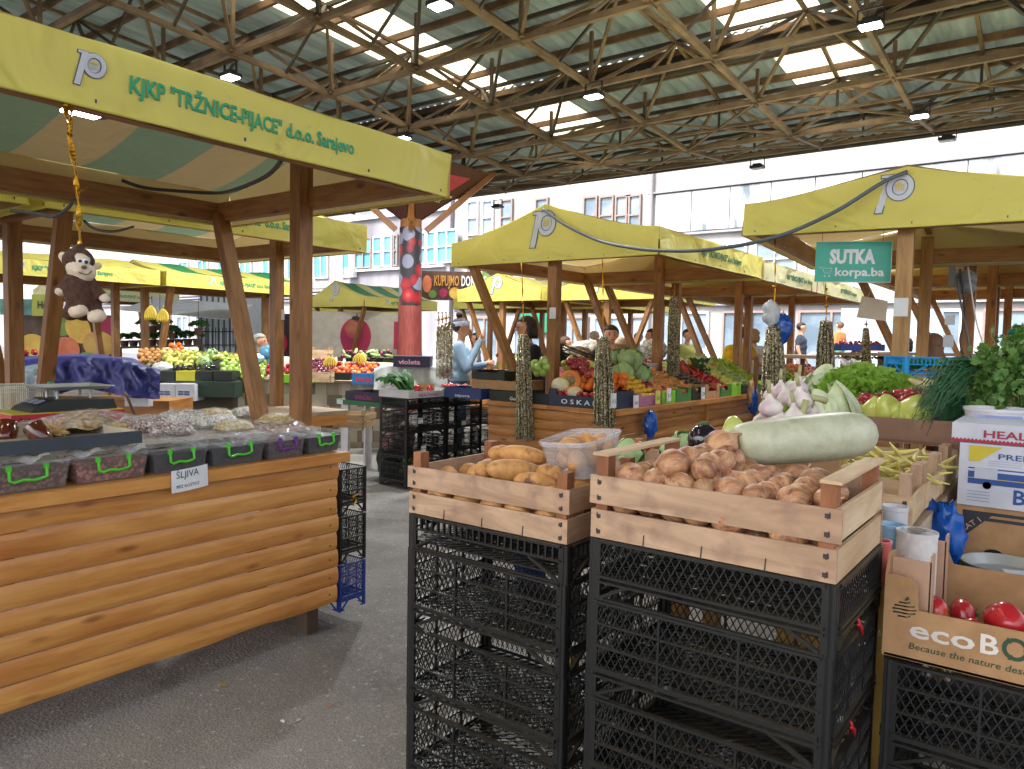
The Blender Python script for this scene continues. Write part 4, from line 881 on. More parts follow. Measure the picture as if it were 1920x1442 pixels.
def side_frame(mb, o, u, L, H, kind, back=False):
    """one wall of a crate; o lower corner, u direction, crate height H"""
    o = Vector(o); u = Vector(u); up = Vector((0, 0, 1)); nr = u.cross(up)
    def P(a, z): return o+u*a+up*z
    def hb(z, h=.006, d=.012, a0=.02, a1=None): mb.bar(P(a0, z), P((L-.02) if a1 is None else a1, z), d, h)
    def lat(z0, z1, sp=.022, w=.0022):
        run = (z1-z0)*.55; k = -int(run/sp)-1
        while k*sp < L-.03:
            for sg in (0, 1):
                a0, a1 = .025+k*sp, .025+k*sp+run; b0, b1 = z0, z1
                if a0 < .025: b0 = z0+(.025-a0)/run*(z1-z0); a0 = .025
                if a1 > L-.025: b1 = z0+(L-.025-(.025+k*sp))/run*(z1-z0); a1 = L-.025
                if a1-a0 > .004 and b1-b0 > .004:
                    p, q = (P(a0, b0), P(a1, b1)) if sg == 0 else (P(L-a0, b0), P(L-a1, b1))
                    mb.bar(p+nr*(-.002 if sg else .002), q+nr*(-.002 if sg else .002), .003, w, up=nr)
            k += 1
    if kind == 'full':
        lat(.07, H-.004); hb(H-.004, .007, .016); hb(.075, .012, .02); hb(.058, .006, .022); z2 = (H-.075)/3
        hb(.075+z2, .005, .014); hb(.075+2*z2, .005, .014); hb(.006, .006, .014, .02, .07); hb(.006, .006, .014, L-.07, L-.02)
        for k in (1, 2): mb.bar(P(L*k/3, .075), P(L*k/3, H-.01), .006, .008, up=nr)
        for a0, a1 in ((.03, .13), (L-.03, L-.13)): mb.bar(P(a0, .008), P(a1, .055), .008, .01, up=nr)
    elif kind == 'slots':
        hb(H-.004, .008, .02); hb(H-.045, .006, .016); hb(.004, .005, .012); k = .05
        while k < L-.04: mb.bar(P(k, H-.042), P(k, H-.008), .006, .009, up=nr); k += .024
        for a0, a1 in ((.03, .13), (L-.03, L-.13)): mb.bar(P(a0, .008), P(a1, H-.05), .008, .01, up=nr)
    elif kind == 'mesh':
        lat(.06, H-.004); hb(H-.004, .008, .018); hb(.064, .007, .02); hb(.05, .006, .022); hb(.004, .006, .012)
        for a0, a1 in ((.03, .11), (L-.03, L-.11)): mb.bar(P(a0, .008), P(a1, .05), .008, .01, up=nr)
def crate_mesh(kind, H, W=.6, D=.4, m=None):
    mb = MB()
    side_frame(mb, (-W/2, -D/2, 0), (1, 0, 0), W, H, kind); side_frame(mb, (W/2, D/2, 0), (-1, 0, 0), W, H, kind)
    side_frame(mb, (W/2, -D/2, 0), (0, 1, 0), D, H, kind); side_frame(mb, (-W/2, D/2, 0), (0, -1, 0), D, H, kind)
    for sx in (-1, 1):
        for sy in (-1, 1):
            x, y = sx*(W/2-.012), sy*(D/2-.012); mb.box((x, sy*(D/2-.002), H/2), (.032, .008, H-.001)); mb.box((sx*(W/2-.002), y, H/2), (.008, .032, H-.001)); mb.tube([(sx*(W/2-.006), sy*(D/2-.006), .0), (sx*(W/2-.006), sy*(D/2-.006), H)], .011, 8)
    zf = .064 if kind != 'slots' else .03; k = -W/2-D
    while k < W/2:   # floor lattice
        for sg in (1, -1):
            x0, y0, x1, y1 = k, -D/2, k+D, D/2
            if x0 < -W/2: y0 += -W/2-x0; x0 = -W/2
            if x1 > W/2: y1 -= x1-W/2; x1 = W/2
            if x1-x0 > .02: mb.bar((x0, y0*sg, zf+(.002 if sg > 0 else -.002)), (x1, y1*sg, zf+(.002 if sg > 0 else -.002)), .004, .003)
        k += .035
    for k in range(5): mb.box((0, -D/2+D*(k+.5)/5, zf-.008), (W-.02, D/5*.72, .005))
    return mb.mesh('crate', [m or M_CR])
CM_F = crate_mesh('full', .26); CM_F2 = crate_mesh('full', .255, D=.44); CM_S = crate_mesh('slots', .11); CM_S2 = crate_mesh('mesh', .125, D=.44); CM_M = crate_mesh('mesh', .16, D=.44); CM_S3 = crate_mesh('slots', .105)
def pcrate(me, x, y, z, label, rz=0, group='black mesh crates in stacks', s=1):
    return place('plastic_crate', me, (x, y, z), (0, 0, rz), label, 'crate', group, s)
z = 0
for me, h, lb in ((CM_S3, .105, 'black slotted crate at the very bottom of the stack under the potatoes'), (CM_F, .26, 'black mesh crate second from the bottom under the potatoes'), (CM_F, .26, 'black mesh crate in the middle of the stack under the potatoes'), (CM_F, .26, 'tall black mesh crate just below the slotted one under the potatoes'), (CM_S, .11, 'shallow black slotted crate directly under the potato crate')):
    pcrate(me, -1.385+R.uniform(-.003, .003), 1.905, z, lb, R.uniform(-.006, .006)); z += h
z = 0
for me, h, lb in ((CM_S2, .125, 'black crate at the very bottom of the stack under the onions'), (CM_F2, .255, 'black mesh crate second from the bottom under the onions'), (CM_F2, .255, 'black mesh crate in the middle of the stack under the onions'), (CM_F2, .255, 'tall black mesh crate second from the top under the onions'), (CM_M, .16, 'shallow black mesh crate directly under the onion crate')):
    pcrate(me, -.68+R.uniform(-.003, .003), 1.875, z, lb, R.uniform(-.006, .006)); z += h
z = 0.015
for k, lb in enumerate(('bottom black crate of the stack under the cardboard tomato box', 'middle black crate of the stack under the cardboard tomato box', 'top black crate of the stack under the cardboard tomato box')):
    pcrate(CM_F, -.035, 2.19, z, lb, R.uniform(-.01, .01)); z += .26
# red ribbon ties and blue bags behind the stacks
M_REDR = mat('red_ribbon', '#c02432', rough=.4)
for px, py, wd in ((1610, 1170, 'upper'), (1596, 1362, 'lower')):
    q = onx(px, py, -.372); mb = MB(); mb.tube([q+Vector((0, -.015, .018)), q+Vector((.003, 0, 0)), q+Vector((.002, .01, -.018))], .0035); mb.ell(q, (.005, .01, .006), 8, 6); mb.tube([q, q+Vector((.004, .018, -.012)), q+Vector((.003, .026, -.032))], .003)
    tag(mb.build('red_tie', M_REDR, smooth=True), 'small red ribbon tied to the side of the onion stack, '+wd+' one', 'ribbon')
def crumple(name, c, r, m, label, cat, n=26, amp=.35, f=2.4, seed=0, low=None):
    mb = MB(); o = Vector((seed*7.7, seed*3.1, seed*1.3))
    def fn(p):
        k = 1+amp*mnoise.noise(p*f+o)+amp*.6*abs(mnoise.noise(p*f*2.6+o))
        return p*k
    mb.ell(c, r, n, n//2+4, fn=fn); return tag(mb.build(name, m, smooth=True), label, cat)
M_BLUEB = mat('blue_bag', '#1d62c4', '#154a9c', rough=.2, scale=8, transl=.25)
crumple('plastic_bag', (-1.6, 2.25, .82), (.07, .05, .2), M_BLUEB, 'blue plastic bag seen through the black crates under the potatoes', 'plastic bag', seed=3)
crumple('plastic_bag', (-1.45, 2.3, .9), (.12, .06, .1), M_BLUEB, 'blue plastic bag behind the slotted crate under the potatoes', 'plastic bag', seed=4)
# ================================================================ wooden crates
M_CRW = woodmat('crate_wood', '#c8a688', '#a4866c', knot='#6b4a35', rough=.75, gs=6, knots=.6, bump=.4, dirt='#85695a'); M_CRWL = woodmat('crate_wood_light', '#dcc3a0', '#c3a47e', knot='#7a5a3e', rough=.75, gs=6, knots=.5, bump=.4)
M_CRWR = woodmat('crate_post_wood', '#a56e4a', '#8a5535', knot='#5a3422', rough=.75, gs=5, knots=.4); M_STAP = mat('staple', '#3a3533', rough=.5)
def wooden_crate(label, x, y, z, W=.6, D=.42, H=.155, ph=.045, handles=(), rz=0, m=None, group='open wooden crates', mp_=None, nsl=2):
    m = m or M_CRW; mp_ = mp_ or M_CRWR; t = thing('wooden_crate', (0, 0, 0), label, 'wooden crate', group); th = .008; g = .014; sh = (H-g*(nsl-1))/nsl
    for sy, nm in ((-1, 'front'), (1, 'back')):
        mb = MB()
        for k in range(nsl): mb.box((R.uniform(-.003, .003), sy*(D/2-th/2), k*(sh+g)+sh/2), (W+(.012 if k and sy < 0 else 0), th, sh), rotM(0, 0, R.uniform(-.004, .004)))
        if sy < 0: SM = mb; n0 = len(mb.m)
        else: mb.build('side_slats', m, t)
    for sx in (-1, 1):
        mb = MB()
        for k in range(nsl): mb.box((sx*(W/2-th/2), 0, k*(sh+g)+sh/2), (th, D-th*2-.002, sh))
        mb.build('end_slats', M_CRWL if sx > 0 and m is M_CRW and 'light' in label else m, t)  # onion crate's right end: light from that side put in as paler wood
    for sx in (-1, 1):
        for sy in (-1, 1):
            mb = MB(); pw = .032; mb.box((sx*(W/2-th-pw/2-.001), sy*(D/2-th-pw/2*1.2-.001), (H+ph)/2), (pw, pw*1.2, H+ph)); mb.build('corner_post', mp_, t)
    mb = MB()
    for k in range(5): mb.box((0, -D/2+D*(k+.5)/5, .002), (W-.02, D/5-.012, .005))
    mb.build('bottom', m, t)
    for sx in handles:
        mb = MB(); mb.box((sx*(W/2-.02), 0, H+ph+.004), (.045, D-.01, .007)); mb.build('handle_bar', M_CRWL, t)
    mb = SM
    for sx in (-1, 1):
        for k in range(nsl*2):
            zz = sh*.22+(k//2)*(sh+g)+(k % 2)*sh*.55; mb.bar((sx*(W/2-.022), -D/2-.0012, zz-.007), (sx*(W/2-.018), -D/2-.0012, zz+.008), .002, .0022); mb.box((sx*(W/2-.022), -D/2-.0004, zz), (.012, .001, .01))
    for k in range(3): xx = -W/2+W*(k+1)/4; mb.bar((xx, -D/2-.0012, -.002), (xx+.002, -D/2-.0012, .028), .002, .0025)
    mb.m[n0:] = [1]*(len(mb.m)-n0); mb.build('side_slats', [m, M_STAP], t)
    t.location = (x, y, z); t.rotation_euler = (0, 0, rz)
    return t
wooden_crate('greyish wooden crate full of big potatoes on the left black stack', -1.39, 1.915, .998, H=.15, rz=rad(.5))
wooden_crate('light wooden crate full of onions on the right black stack', -.68, 1.877, 1.053, H=.16, D=.45, ph=.05, handles=(1, -1), m=M_CRW)
# ---- produce prototypes
def nz(seed, a=.1, f=1.5): return lumpy(seed, a, f)
def pdisp(p, seed, a, f): return p*(1+a*mnoise.noise(p*f+Vector((seed*3.3, seed, seed*1.9))))
def spotmat(name, c, c2, spot, amt=.6, rough=.6, rnd=.12, sscale=18, coat=0, st=None):
    N = NT(name); co = N.n('ShaderNodeTexCoord').outputs['Object']; oi = N.n('ShaderNodeObjectInfo'); vm = N.n('ShaderNodeVectorMath', operation='ADD'); N.l(co, vm.inputs[0]); N.l(oi.outputs['Location'], vm.inputs[1])
    if st: vs_ = N.n('ShaderNodeVectorMath', operation='MULTIPLY'); vs_.inputs[1].default_value = st; N.l(co, vs_.inputs[0]); N.l(vs_.outputs[0], vm.inputs[0])
    n = N.n('ShaderNodeTexNoise', Scale=20, Detail=6, Roughness=.7); N.l(vm.outputs[0], n.inputs[0]); col = N.ramp(n.outputs[0], [(.38, S(c)), (.62, S(c2))])
    n2 = N.n('ShaderNodeTexNoise', Scale=sscale, Detail=3); N.l(vm.outputs[0], n2.inputs[0]); col = N.mix(N.ramp(n2.outputs[0], [(.66-.08*amt, (0, 0, 0, 1)), (.7, (amt,)*3+(1,))]), col, S(spot))
    hv = N.n('ShaderNodeHueSaturation'); mr = N.n('ShaderNodeMapRange'); mr.inputs[3].default_value = 1-rnd; mr.inputs[4].default_value = 1+rnd; N.l(oi.outputs['Random'], mr.inputs[0]); N.l(mr.outputs[0], hv.inputs['Value']); N.l(col, hv.inputs['Color'])
    N.l(hv.outputs[0], N.p.inputs['Base Color']); N.p.inputs['Roughness'].default_value = rough
    if coat: N.p.inputs['Coat Weight'].default_value = coat
    n3 = N.n('ShaderNodeTexNoise', Scale=70, Detail=2); N.l(co, n3.inputs[0]); N.bump(n3.outputs[0], .25, .003); return N.m
M_POT = spotmat('potato_skin', '#d09a5a', '#a8733e', '#4e3020', .85); M_ONI = spotmat('onion_skin', '#c89a70', '#8d573f', '#5e443a', .9, .5, .28, 24, 0, (2.2, 2.2, .5))
POT = [blob_mesh('potato', (.036, .045, .033), (lambda s: lambda p: pdisp(p, s, .16, 1.4))(i), [M_POT], 18, 12) for i in range(4)]
POTL = blob_mesh('potato', (.036, .09, .034), lambda p: pdisp(p, 9, .12, 1.3), [M_POT], 20, 16)
def onion_mesh(seed):
    mb = MB(); n, k = 20, 14; pr = []
    for i in range(k+1):
        t = i/k*math.pi; r = math.sin(t)**.85*.036; z = -math.cos(t)*.034
        if i > k-2: z += .004*(i-(k-2)); r *= .8
        pr.append((r+(.0035 if i == k else 0), z))
    mb.lathe(pr, (0, 0, 0), n); mb.tube([(0, 0, .034), (.002, .002, .042), (.007, -.002, .049)], [.006, .003, .003], 6)
    for j in range(7): mb.tube([(0, 0, -.032), (.006*math.cos(j), .006*math.sin(j), -.041)], .0007, 3)
    mb.v = [tuple(Vector(v)*(1+.07*mnoise.noise(Vector(v)*30+Vector((seed*4, 0, 0))))) for v in mb.v]
    return mb.mesh('onion', [M_ONI], True)
ONI = [onion_mesh(i) for i in range(4)]
def rrot(): return (R.uniform(0, 6.3), R.uniform(0, 6.3), R.uniform(0, 6.3))
# potatoes: lower layer, then the big ones on top
for i in range(5):
    for j in range(4):
        if j in (1, 2) and 0 < i < 4: continue
        place('potato', R.choice(POT), (-1.61+i*.108+R.uniform(-.01, .01), 1.76+j*.098+R.uniform(-.008, .008), 1.05), rrot(), 'dusty potato in the lower layer of the potato crate, seen between the slats', 'potato', 'potatoes deep in the crate', R.uniform(1.0, 1.15))
for i in range(5):
    for j in range(3):
        place('potato', R.choice(POT), (-1.6+i*.105+R.uniform(-.01, .01), 1.79+j*.115+R.uniform(-.008, .008), 1.105), rrot(), 'potato in the upper layer of the potato crate under the large ones', 'potato', 'potatoes in the crate', R.uniform(1.0, 1.12))
def potl(px, py, z, L, r, ang, label, me=None):
    p = onz(px, py, z); p.y = max(p.y, 1.785); t = CR.copy(); t.z = 0; t.normalize(); a = math.atan2(t.y, t.x)-math.pi/2+rad(ang)
    place('potato', me or POTL, p, (R.uniform(-.15, .15), R.uniform(-.1, .1), a), label, 'potato', 'large potatoes on top of the crate', (r/.035, L/.178, r/.035))
potl(980, 853, 1.185, .165, .033, -18, 'longest orange brown potato, highest on the potato crate'); potl(955, 884, 1.165, .175, .036, 8, 'long yellow potato in front of the highest one'); potl(940, 850, 1.17, .1, .03, 30, 'medium round potato behind the long yellow one')
potl(898, 882, 1.155, .09, .03, 70, 'round potato at the left of the long yellow one'); potl(1003, 905, 1.14, .14, .03, -12, 'long potato lying along the front slat'); potl(1030, 888, 1.16, .1, .031, -40, 'potato with a dark bruise beside the clear tub')
potl(868, 895, 1.14, .09, .028, 10, 'small potato at the left end of the pile'); potl(925, 905, 1.135, .1, .03, 20, 'potato half hidden behind the front slat left of centre')
# clear tub with potatoes
tc = Vector((-1.215, 1.985, 1.2)); tub = thing('clear_tub', tc, 'clear plastic tub of small potatoes standing on the corner of the potato crate', 'tub'); M = rotM(rad(0), rad(6), rad(-4)); mb = MB()
def rr_loop(w, d, r, z, n=5):
    pts = []
    for cx, cy, a0 in ((w/2-r, d/2-r, 0), (-w/2+r, d/2-r, 90), (-w/2+r, -d/2+r, 180), (w/2-r, -d/2+r, 270)):
        for k in range(n): a = rad(a0+90*k/(n-1)); pts.append(Vector((cx+r*math.cos(a), cy+r*math.sin(a), z)))
    return pts
lo, hi = rr_loop(.15, .19, .03, -.05), rr_loop(.18, .225, .035, .06); n = len(lo); o = len(mb.v)
mb.v += [tuple(tc+M @ p) for p in lo+hi]; mb.face([o+i for i in range(n)][::-1])
for i in range(n): mb.face((o+i, o+(i+1) % n, o+n+(i+1) % n, o+n+i))
mb.tube([tc+M @ p for p in rr_loop(.187, .232, .037, .061)], .0045, 6, closed=True); mb.tube([tc+M @ p for p in rr_loop(.18, .225, .035, .052)], .003, 6, closed=True)
shade(mb.build('tub', mat('tub_plastic', '#e4e5ea', alpha=.3, rough=.2), tub))
for k in range(10): place('potato', POT[k % 4], tc+Vector((R.uniform(-.045, .045), -.075+.038*(k % 5), -.01+.045*(k//5))), rrot(), 'small potato inside the clear tub', 'potato', 'small potatoes in the clear tub', .85)
# onions
cnt = 0
for k, (nx_, ny_, zz) in enumerate(((8, 5, 1.1), (8, 6, 1.15), (8, 5, 1.2), (5, 4, 1.238))):
    for i in range(nx_):
        for j in range(ny_):
            if k == 0 and not (j == 0): continue
            if k == 1 and not (j < 2 or i > 6): continue
            x = -.68+(i-(nx_-1)/2)*.068+(k % 2)*.01+R.uniform(-.008, .008); y = 1.877+(j-(ny_-1)/2)*.07+R.uniform(-.008, .008)
            if x > -.44 or x < -.93: continue
            if k == 3 and x > -.68: continue
            o_ = place('onion', R.choice(ONI), (x, y, zz+R.uniform(-.008, .008)), rrot(), 'onion in the heaped wooden crate' if k > 1 else 'onion low in the wooden crate, seen through the slats', 'onion', 'onions in the crate' if k > 1 else 'onions low in the crate', R.uniform(.88, 1.3)); cnt += 1
p = onz(1352, 838, 1.27); place('onion', ONI[0], p, (.3, .8, 1), 'largest golden onion on top beside the eggplant', 'onion', 'onions in the crate', 1.35)
# big pale marrow
M_MAR = spotmat('marrow_skin', '#c4c5aa', '#b0b294', '#92926f', .4, .42, .05, 9); a_ = dep(1400, 832, 2.12); b_ = dep(1632, 812, 2.22); a_.z += .0; ax = (b_-a_); L = ax.length; x_ = ax/L; y_ = Vector((0, 0, 1)).cross(x_).normalized(); z_ = x_.cross(y_); M = Matrix((x_, y_, z_)).transposed(); mb = MB(); n = 28; o = len(mb.v)
prof = [(0, 0), (-.022, .022), (-.016, .045), (.0, .056), (.05, .064), (.15, .068), (.25, .07), (.33, .069), (.37, .062), (.395, .045), (.405, .02), (.407, 0)]
vs = []
for xx, r in prof:
    for k in range(n):
        a = 2*math.pi*k/n; rr_ = r*(1+.012*math.cos(a*10)); vs.append(a_+M @ Vector((xx*L/.385-.02, rr_*math.cos(a), rr_*math.sin(a)-.0)))
mb.add(vs, [(i*n+k, i*n+(k+1) % n, (i+1)*n+(k+1) % n, (i+1)*n+k) for i in range(len(prof)-1) for k in range(n)]); mar = mb.build('marrow', M_MAR, smooth=True)
mb = MB(); mb.tube([a_+M @ Vector((-.02, 0, 0)), a_+M @ Vector((-.06, .004, .004))], [.014, .017], 8); st2 = mb.build('stem', mat('stem_pale', '#9aa070'), mar, True); st2.matrix_parent_inverse = Matrix.Identity(4); tag(mar, 'huge pale green marrow lying across the back of the onion crate', 'marrow')
# eggplant, garlic, cabbage near the marrow
M_EGG = mat('eggplant_skin', '#171019', '#241a2c', rough=.12, coat=.6); M_GAR = mat('garlic_skin', '#e2dcd2', '#c4a9b2', scale=18, rough=.55, rnd=.08, stretch=(1, 1, .3)); M_STM = mat('garlic_stem', '#a8a878', '#8e8a5a', rough=.7)
p = onz(1319, 826, 1.25); mb = MB(); mb.ell(p, (.05, .052, .055), 20, 14); e = mb.build('eggplant', M_EGG, smooth=True); tag(e, 'shiny round black eggplant standing behind the onions', 'eggplant')
mb = MB(); mb.lathe([(.012, .06), (.02, .052), (.0, .045)], p, 8, m=0); cl = mb.build('calyx', mat('calyx_green', '#3f5a2c'), e); cl.matrix_parent_inverse = Matrix.Identity(4)
def garlic_mesh(stem):
    mb = MB(); n = 24; pr = [(0, -.022), (.014, -.022), (.027, -.012), (.031, .0), (.026, .013), (.012, .024), (.006, .034), (.005, .045)]; o = len(mb.v)
    for r, z in pr:
        for k in range(n): a = 2*math.pi*k/n; q = r*(1+.07*abs(math.cos(a*3.5))*(r/.03)); mb.v.append((q*math.cos(a), q*math.sin(a), z))
    for i in range(len(pr)-1):
        for k in range(n): mb.face((o+i*n+k, o+i*n+(k+1) % n, o+(i+1)*n+(k+1) % n, o+(i+1)*n+k))
    if stem: mb.tube([(0, 0, .04), (.004, 0, .075)], [.006, .005], 7, 1)
    return mb.mesh('garlic', [M_GAR, M_STM], True)
GAR = [garlic_mesh(True), garlic_mesh(False)]
for px, py, d, s in ((1496, 728, 2.5, 1.05), (1478, 745, 2.45, 1.15), (1445, 765, 2.4, 1.2), (1500, 752, 2.42, 1.25), (1460, 787, 2.4, 1.1), (1490, 782, 2.38, 1.15), (1515, 770, 2.45, 1.1), (1430, 790, 2.45, 1.0), (1520, 788, 2.42, .95), (1465, 733, 2.55, 1.0), (1447, 742, 2.6, .95), (1540, 795, 2.5, .9)):
    place('garlic', GAR[(px+py) % 2], dep(px, py, d), (R.uniform(-.5, .5), R.uniform(-.5, .5), R.random()*6), 'pinkish garlic bulb in the bunch behind the big marrow', 'garlic', 'garlic bulbs in a bunch', s)
for k, (a, b) in enumerate(((dep(1498, 800, 2.36), dep(1512, 750, 2.36)), (dep(1520, 745, 2.4), dep(1550, 752, 2.4)), (dep(1425, 785, 2.36), dep(1420, 815, 2.34)))):
    mb = MB(); mb.tube([a, (a+b)/2+Vector((0, 0, .002)), b], [.011, .010, .011], 8); tag(mb.build('garlic_stalk', M_STM, smooth=True), ('upright thick cut garlic stalk above the marrow', 'thick cut garlic stalk pointing right from the bunch', 'cut garlic stalk at the left end of the marrow')[k], 'stalk')
mb = MB(); mb.box(dep(1480, 800, 2.62)-Vector((0, 0, .1)), (.34, .3, .1), rotM(.2)); tag(mb.build('cardboard_box', M_CARD), 'low cardboard box under the garlic bunch', 'box')
def ecal(px, py, y): return ony(px, py, y)
# ================================================================ cardboard tomato box, right foreground
eb = thing('cardboard_fruit_box', (-.05, 2.19, .8), 'brown cardboard fruit box with white lettering and a recycling ring, holding red tomatoes', 'cardboard box')
x0, x1, y0, y1, zb = -.345, .255, 1.99, 2.39, .803; th = .006
mb = MB()
mb.prism([(0, 0), (.6, 0), (.6, .2), (.535, .2), (.53, .125), (.075, .125), (.07, .185), (.055, .2), (.02, .205), (0, .2)], (x0, y0, zb), (1, 0, 0), (0, 0, 1), th)
mb.prism([(0, 0), (.6, 0), (.6, .2), (.52, .2), (.5, .15), (.1, .15), (.08, .2), (0, .2)], (x0, y1+th, zb), (1, 0, 0), (0, 0, 1), th)
mb.prism([(.0, 0), (.4, 0), (.4, .2), (.36, .245), (.3, .25), (.28, .2), (.12, .2), (.1, .24), (.03, .25), (.0, .2)], (x0+th, y0+.001, zb), (0, 1, 0), (0, 0, 1), th)
mb.prism([(.0, 0), (.4, 0), (.4, .2), (.0, .2)], (x1, y0+.001, zb), (0, 1, 0), (0, 0, 1), th)
mb.box(((x0+x1)/2, (y0+y1)/2, zb+.004), (.59, .4, .006)); mb.build('carton', M_CARD, eb)
for yy, nm in ((y0+.045, 0), (y1-.1, 1)):
    mb = MB(); mb.box((x0+.05, yy, zb+.14), (.085, .005, .19)); mb.box((x0+.092, yy+.02, zb+.15), (.005, .045, .2)); mb.build('corner_flap', mat('cardboard_pink', '#b8957c', '#a9836a'), eb)
mb = MB(); U, V = Vector((1, 0, 0)), Vector((0, 0, 1))
text_mb(mb, 'eco', (x0+.058, y0, zb+.06), U, V, .042, .135, 0, .0015, .02); text_mb(mb, 'B', (x0+.203, y0, zb+.06), U, V, .045, .036, 0, .0015, .02); text_mb(mb, 'X', (x0+.304, y0, zb+.06), U, V, .042, .042, 0, .0015, .02)
ring_poly(mb, Vector((x0, y0, zb)), U, V, .27, .083, .026, .026, .009, 1, .0015, lambda q: q, 30)
for k in range(3): a = k*2.1; mb.add([(x0+.27+.03*math.cos(a), y0-.002, zb+.083+.03*math.sin(a)), (x0+.27+.014*math.cos(a), y0-.002, zb+.083+.014*math.sin(a)), (x0+.27+.024*math.cos(a+.6), y0-.002, zb+.083+.024*math.sin(a+.6))], [(0, 1, 2)], 1)
text_mb(mb, 'Because the nature deserves respect', (x0+.058, y0, zb+.03), U, V, .016, .36, 1, .0015, .01, shear=.15)
for k in range(5): w_ = (.012, .022, .026, .024, .014)[k]; mb.add([(x0+.045-w_, y0-.0015, zb+.135-k*.0085), (x0+.045+w_, y0-.0015, zb+.14-k*.0085), (x0+.045+w_, y0-.0015, zb+.144-k*.0085), (x0+.045, y0-.0015, zb+.136-k*.0085), (x0+.045-w_, y0-.0015, zb+.14-k*.0085)], [(0, 1, 2, 3, 4)], 1)
mb.add([(x0+.045, y0-.0015, zb+.143), (x0+.055, y0-.0015, zb+.148), (x0+.052, y0-.0015, zb+.156), (x0+.046, y0-.0015, zb+.15)], [(0, 1, 2, 3)], 1)
mb.build('lettering', [mat('print_white', '#dcd6ce', rough=.7), mat('print_green_dark', '#2f4a34', rough=.7)], eb)
M_TOM = spotmat('tomato_skin', '#c02c30', '#a61e26', '#d9803a', .4, .25, .1, 5, .15); M_TOMP = spotmat('tomato_pink', '#b3323f', '#8f2030', '#c9586a', .4, .18, .12, 6, .3); M_CALX = mat('tomato_calyx', '#4d6b2c')
def round_fruit(name, r, flat, m, ribs=0, ramp_=.06, stem=True, dim=.25, sm=None, n=22, k=14):
    mb = MB(); rr = r
    def fn(p):
        a = math.atan2(p.y, p.x); rad_ = math.hypot(p.x, p.y); kk = 1+ramp_*math.cos(a*ribs)*rad_ if ribs else 1
        z = p.z*flat; d = math.exp(-(rad_/.35)**2)*dim
        return Vector((p.x*kk, p.y*kk, z-(d if p.z > 0 else -d*.6)*flat))
    mb.ell((0, 0, 0), rr, n, k, fn=fn)
    if stem == 'calyx':
        for j in range(5): a = j*1.257; mb.add([(0, 0, rr*flat*(1-dim)+.002), (rr*.3*math.cos(a-.25), rr*.3*math.sin(a-.25), rr*flat*(1-dim)+.004), (rr*.6*math.cos(a), rr*.6*math.sin(a), rr*flat*(1-dim*.2)+.006), (rr*.3*math.cos(a+.25), rr*.3*math.sin(a+.25), rr*flat*(1-dim)+.004)], [(0, 1, 2, 3)], 1)
        mb.tube([(0, 0, rr*flat*(1-dim)), (.003, 0, rr*flat*(1-dim)+.012)], .003, 5, 1)
    elif stem: mb.tube([(0, 0, rr*flat*(1-dim)), (.004, 0, rr*flat*(1-dim)+.022*rr/.04)], .0018, 5, 1)
    return mb.mesh(name, [m, sm or M_CALX], True)
TOM = round_fruit('tomato', .04, .8, M_TOM, 6, .05, 'calyx'); TOMP = round_fruit('tomato', .042, .78, M_TOMP, 5, .08, 'calyx')
for x, y, z, s in ((-.25, 2.12, .895, .95), (-.1, 2.1, .905, 1.35), (-.17, 2.06, .875, 1.0), (-.2, 2.22, .87, 1.0), (-.05, 2.2, .87, 1.1), (-.28, 2.24, .86, .9), (-.12, 2.28, .86, 1)): place('tomato', TOM, (x, y, z), (R.uniform(.8, 2), R.uniform(-.5, .5), R.random()*6), 'red tomato in the brown cardboard box' if s < 1.3 else 'biggest red tomato in the brown cardboard box', 'tomato', 'tomatoes in the cardboard box', s)
M_CUC = spotmat('cucumber_skin', '#5f7d35', '#86a050', '#a9b86e', .4, .4, .12); CUC = blob_mesh('cucumber', (.024, .07, .024), lambda p: p*(1+.05*math.cos(math.atan2(p.x, p.z)*7)), [M_CUC], 20, 12)
for x, y, z in ((.02, 2.08, .89), (.03, 2.1, .925), (.06, 2.16, .89), (.05, 2.05, .905)): place('cucumber', CUC, (x, y, z), (0, 0, R.uniform(-1.9, -1.2)), 'short green cucumber at the right edge in the brown cardboard box', 'cucumber', 'cucumbers in the cardboard box', (1, 1, 1))
# ================================================================ middle stall: boxes and produce
def fbox(label, x0, x1, y0, y1, z, h, m, low='x', frac=.6, writing=None, wm=None, cat='cardboard box', group=None, name='fruit_box'):
    """open carton; low = which wall is cut down: 'x' the +x wall, 'y' the -y wall"""
    t = thing(name, ((x0+x1)/2, (y0+y1)/2, z), label, cat, group); mb = MB(); th = .006; hx = h*frac if low == 'x' else h; hy = h*frac if low == 'y' else h
    mb.box(((x0+x1)/2, (y0+y1)/2, z+.004), (x1-x0-.012, y1-y0-.012, .006)); mb.box((x1, (y0+y1)/2, z+hx/2), (th, y1-y0, hx)); mb.box((x0, (y0+y1)/2, z+h/2), (th, y1-y0, h))
    mb.box(((x0+x1)/2, y0+.003, z+hy/2), (x1-x0-.007, th, hy)); mb.box(((x0+x1)/2, y1-.003, z+h/2), (x1-x0-.007, th, h))
    for yy in (y0+.045, y1-.045):
        if low == 'x': mb.box((x1+.0005, yy, z+h/2), (th+.001, .08, h))
    for xx in (x0+.045, x1-.045):
        if low == 'y': mb.box((xx, y0+.0025, z+h/2), (.08, th+.001, h))
    mb.build('carton', m, t)
    if writing:
        k = MB(); s, ww, hh = writing
        if low == 'x': text_mb(k, s, (x1+.0045, (y0+y1)/2-ww/2, z+h*.15), (0, 1, 0), (0, 0, 1), hh, ww, 0, .001, .01)
        else: text_mb(k, s, ((x0+x1)/2-ww/2, y0-.001, z+h*.15), (1, 0, 0), (0, 0, 1), hh, ww, 0, .001, .01)
        k.build('lettering', wm or M_PAPER, t)
    return t
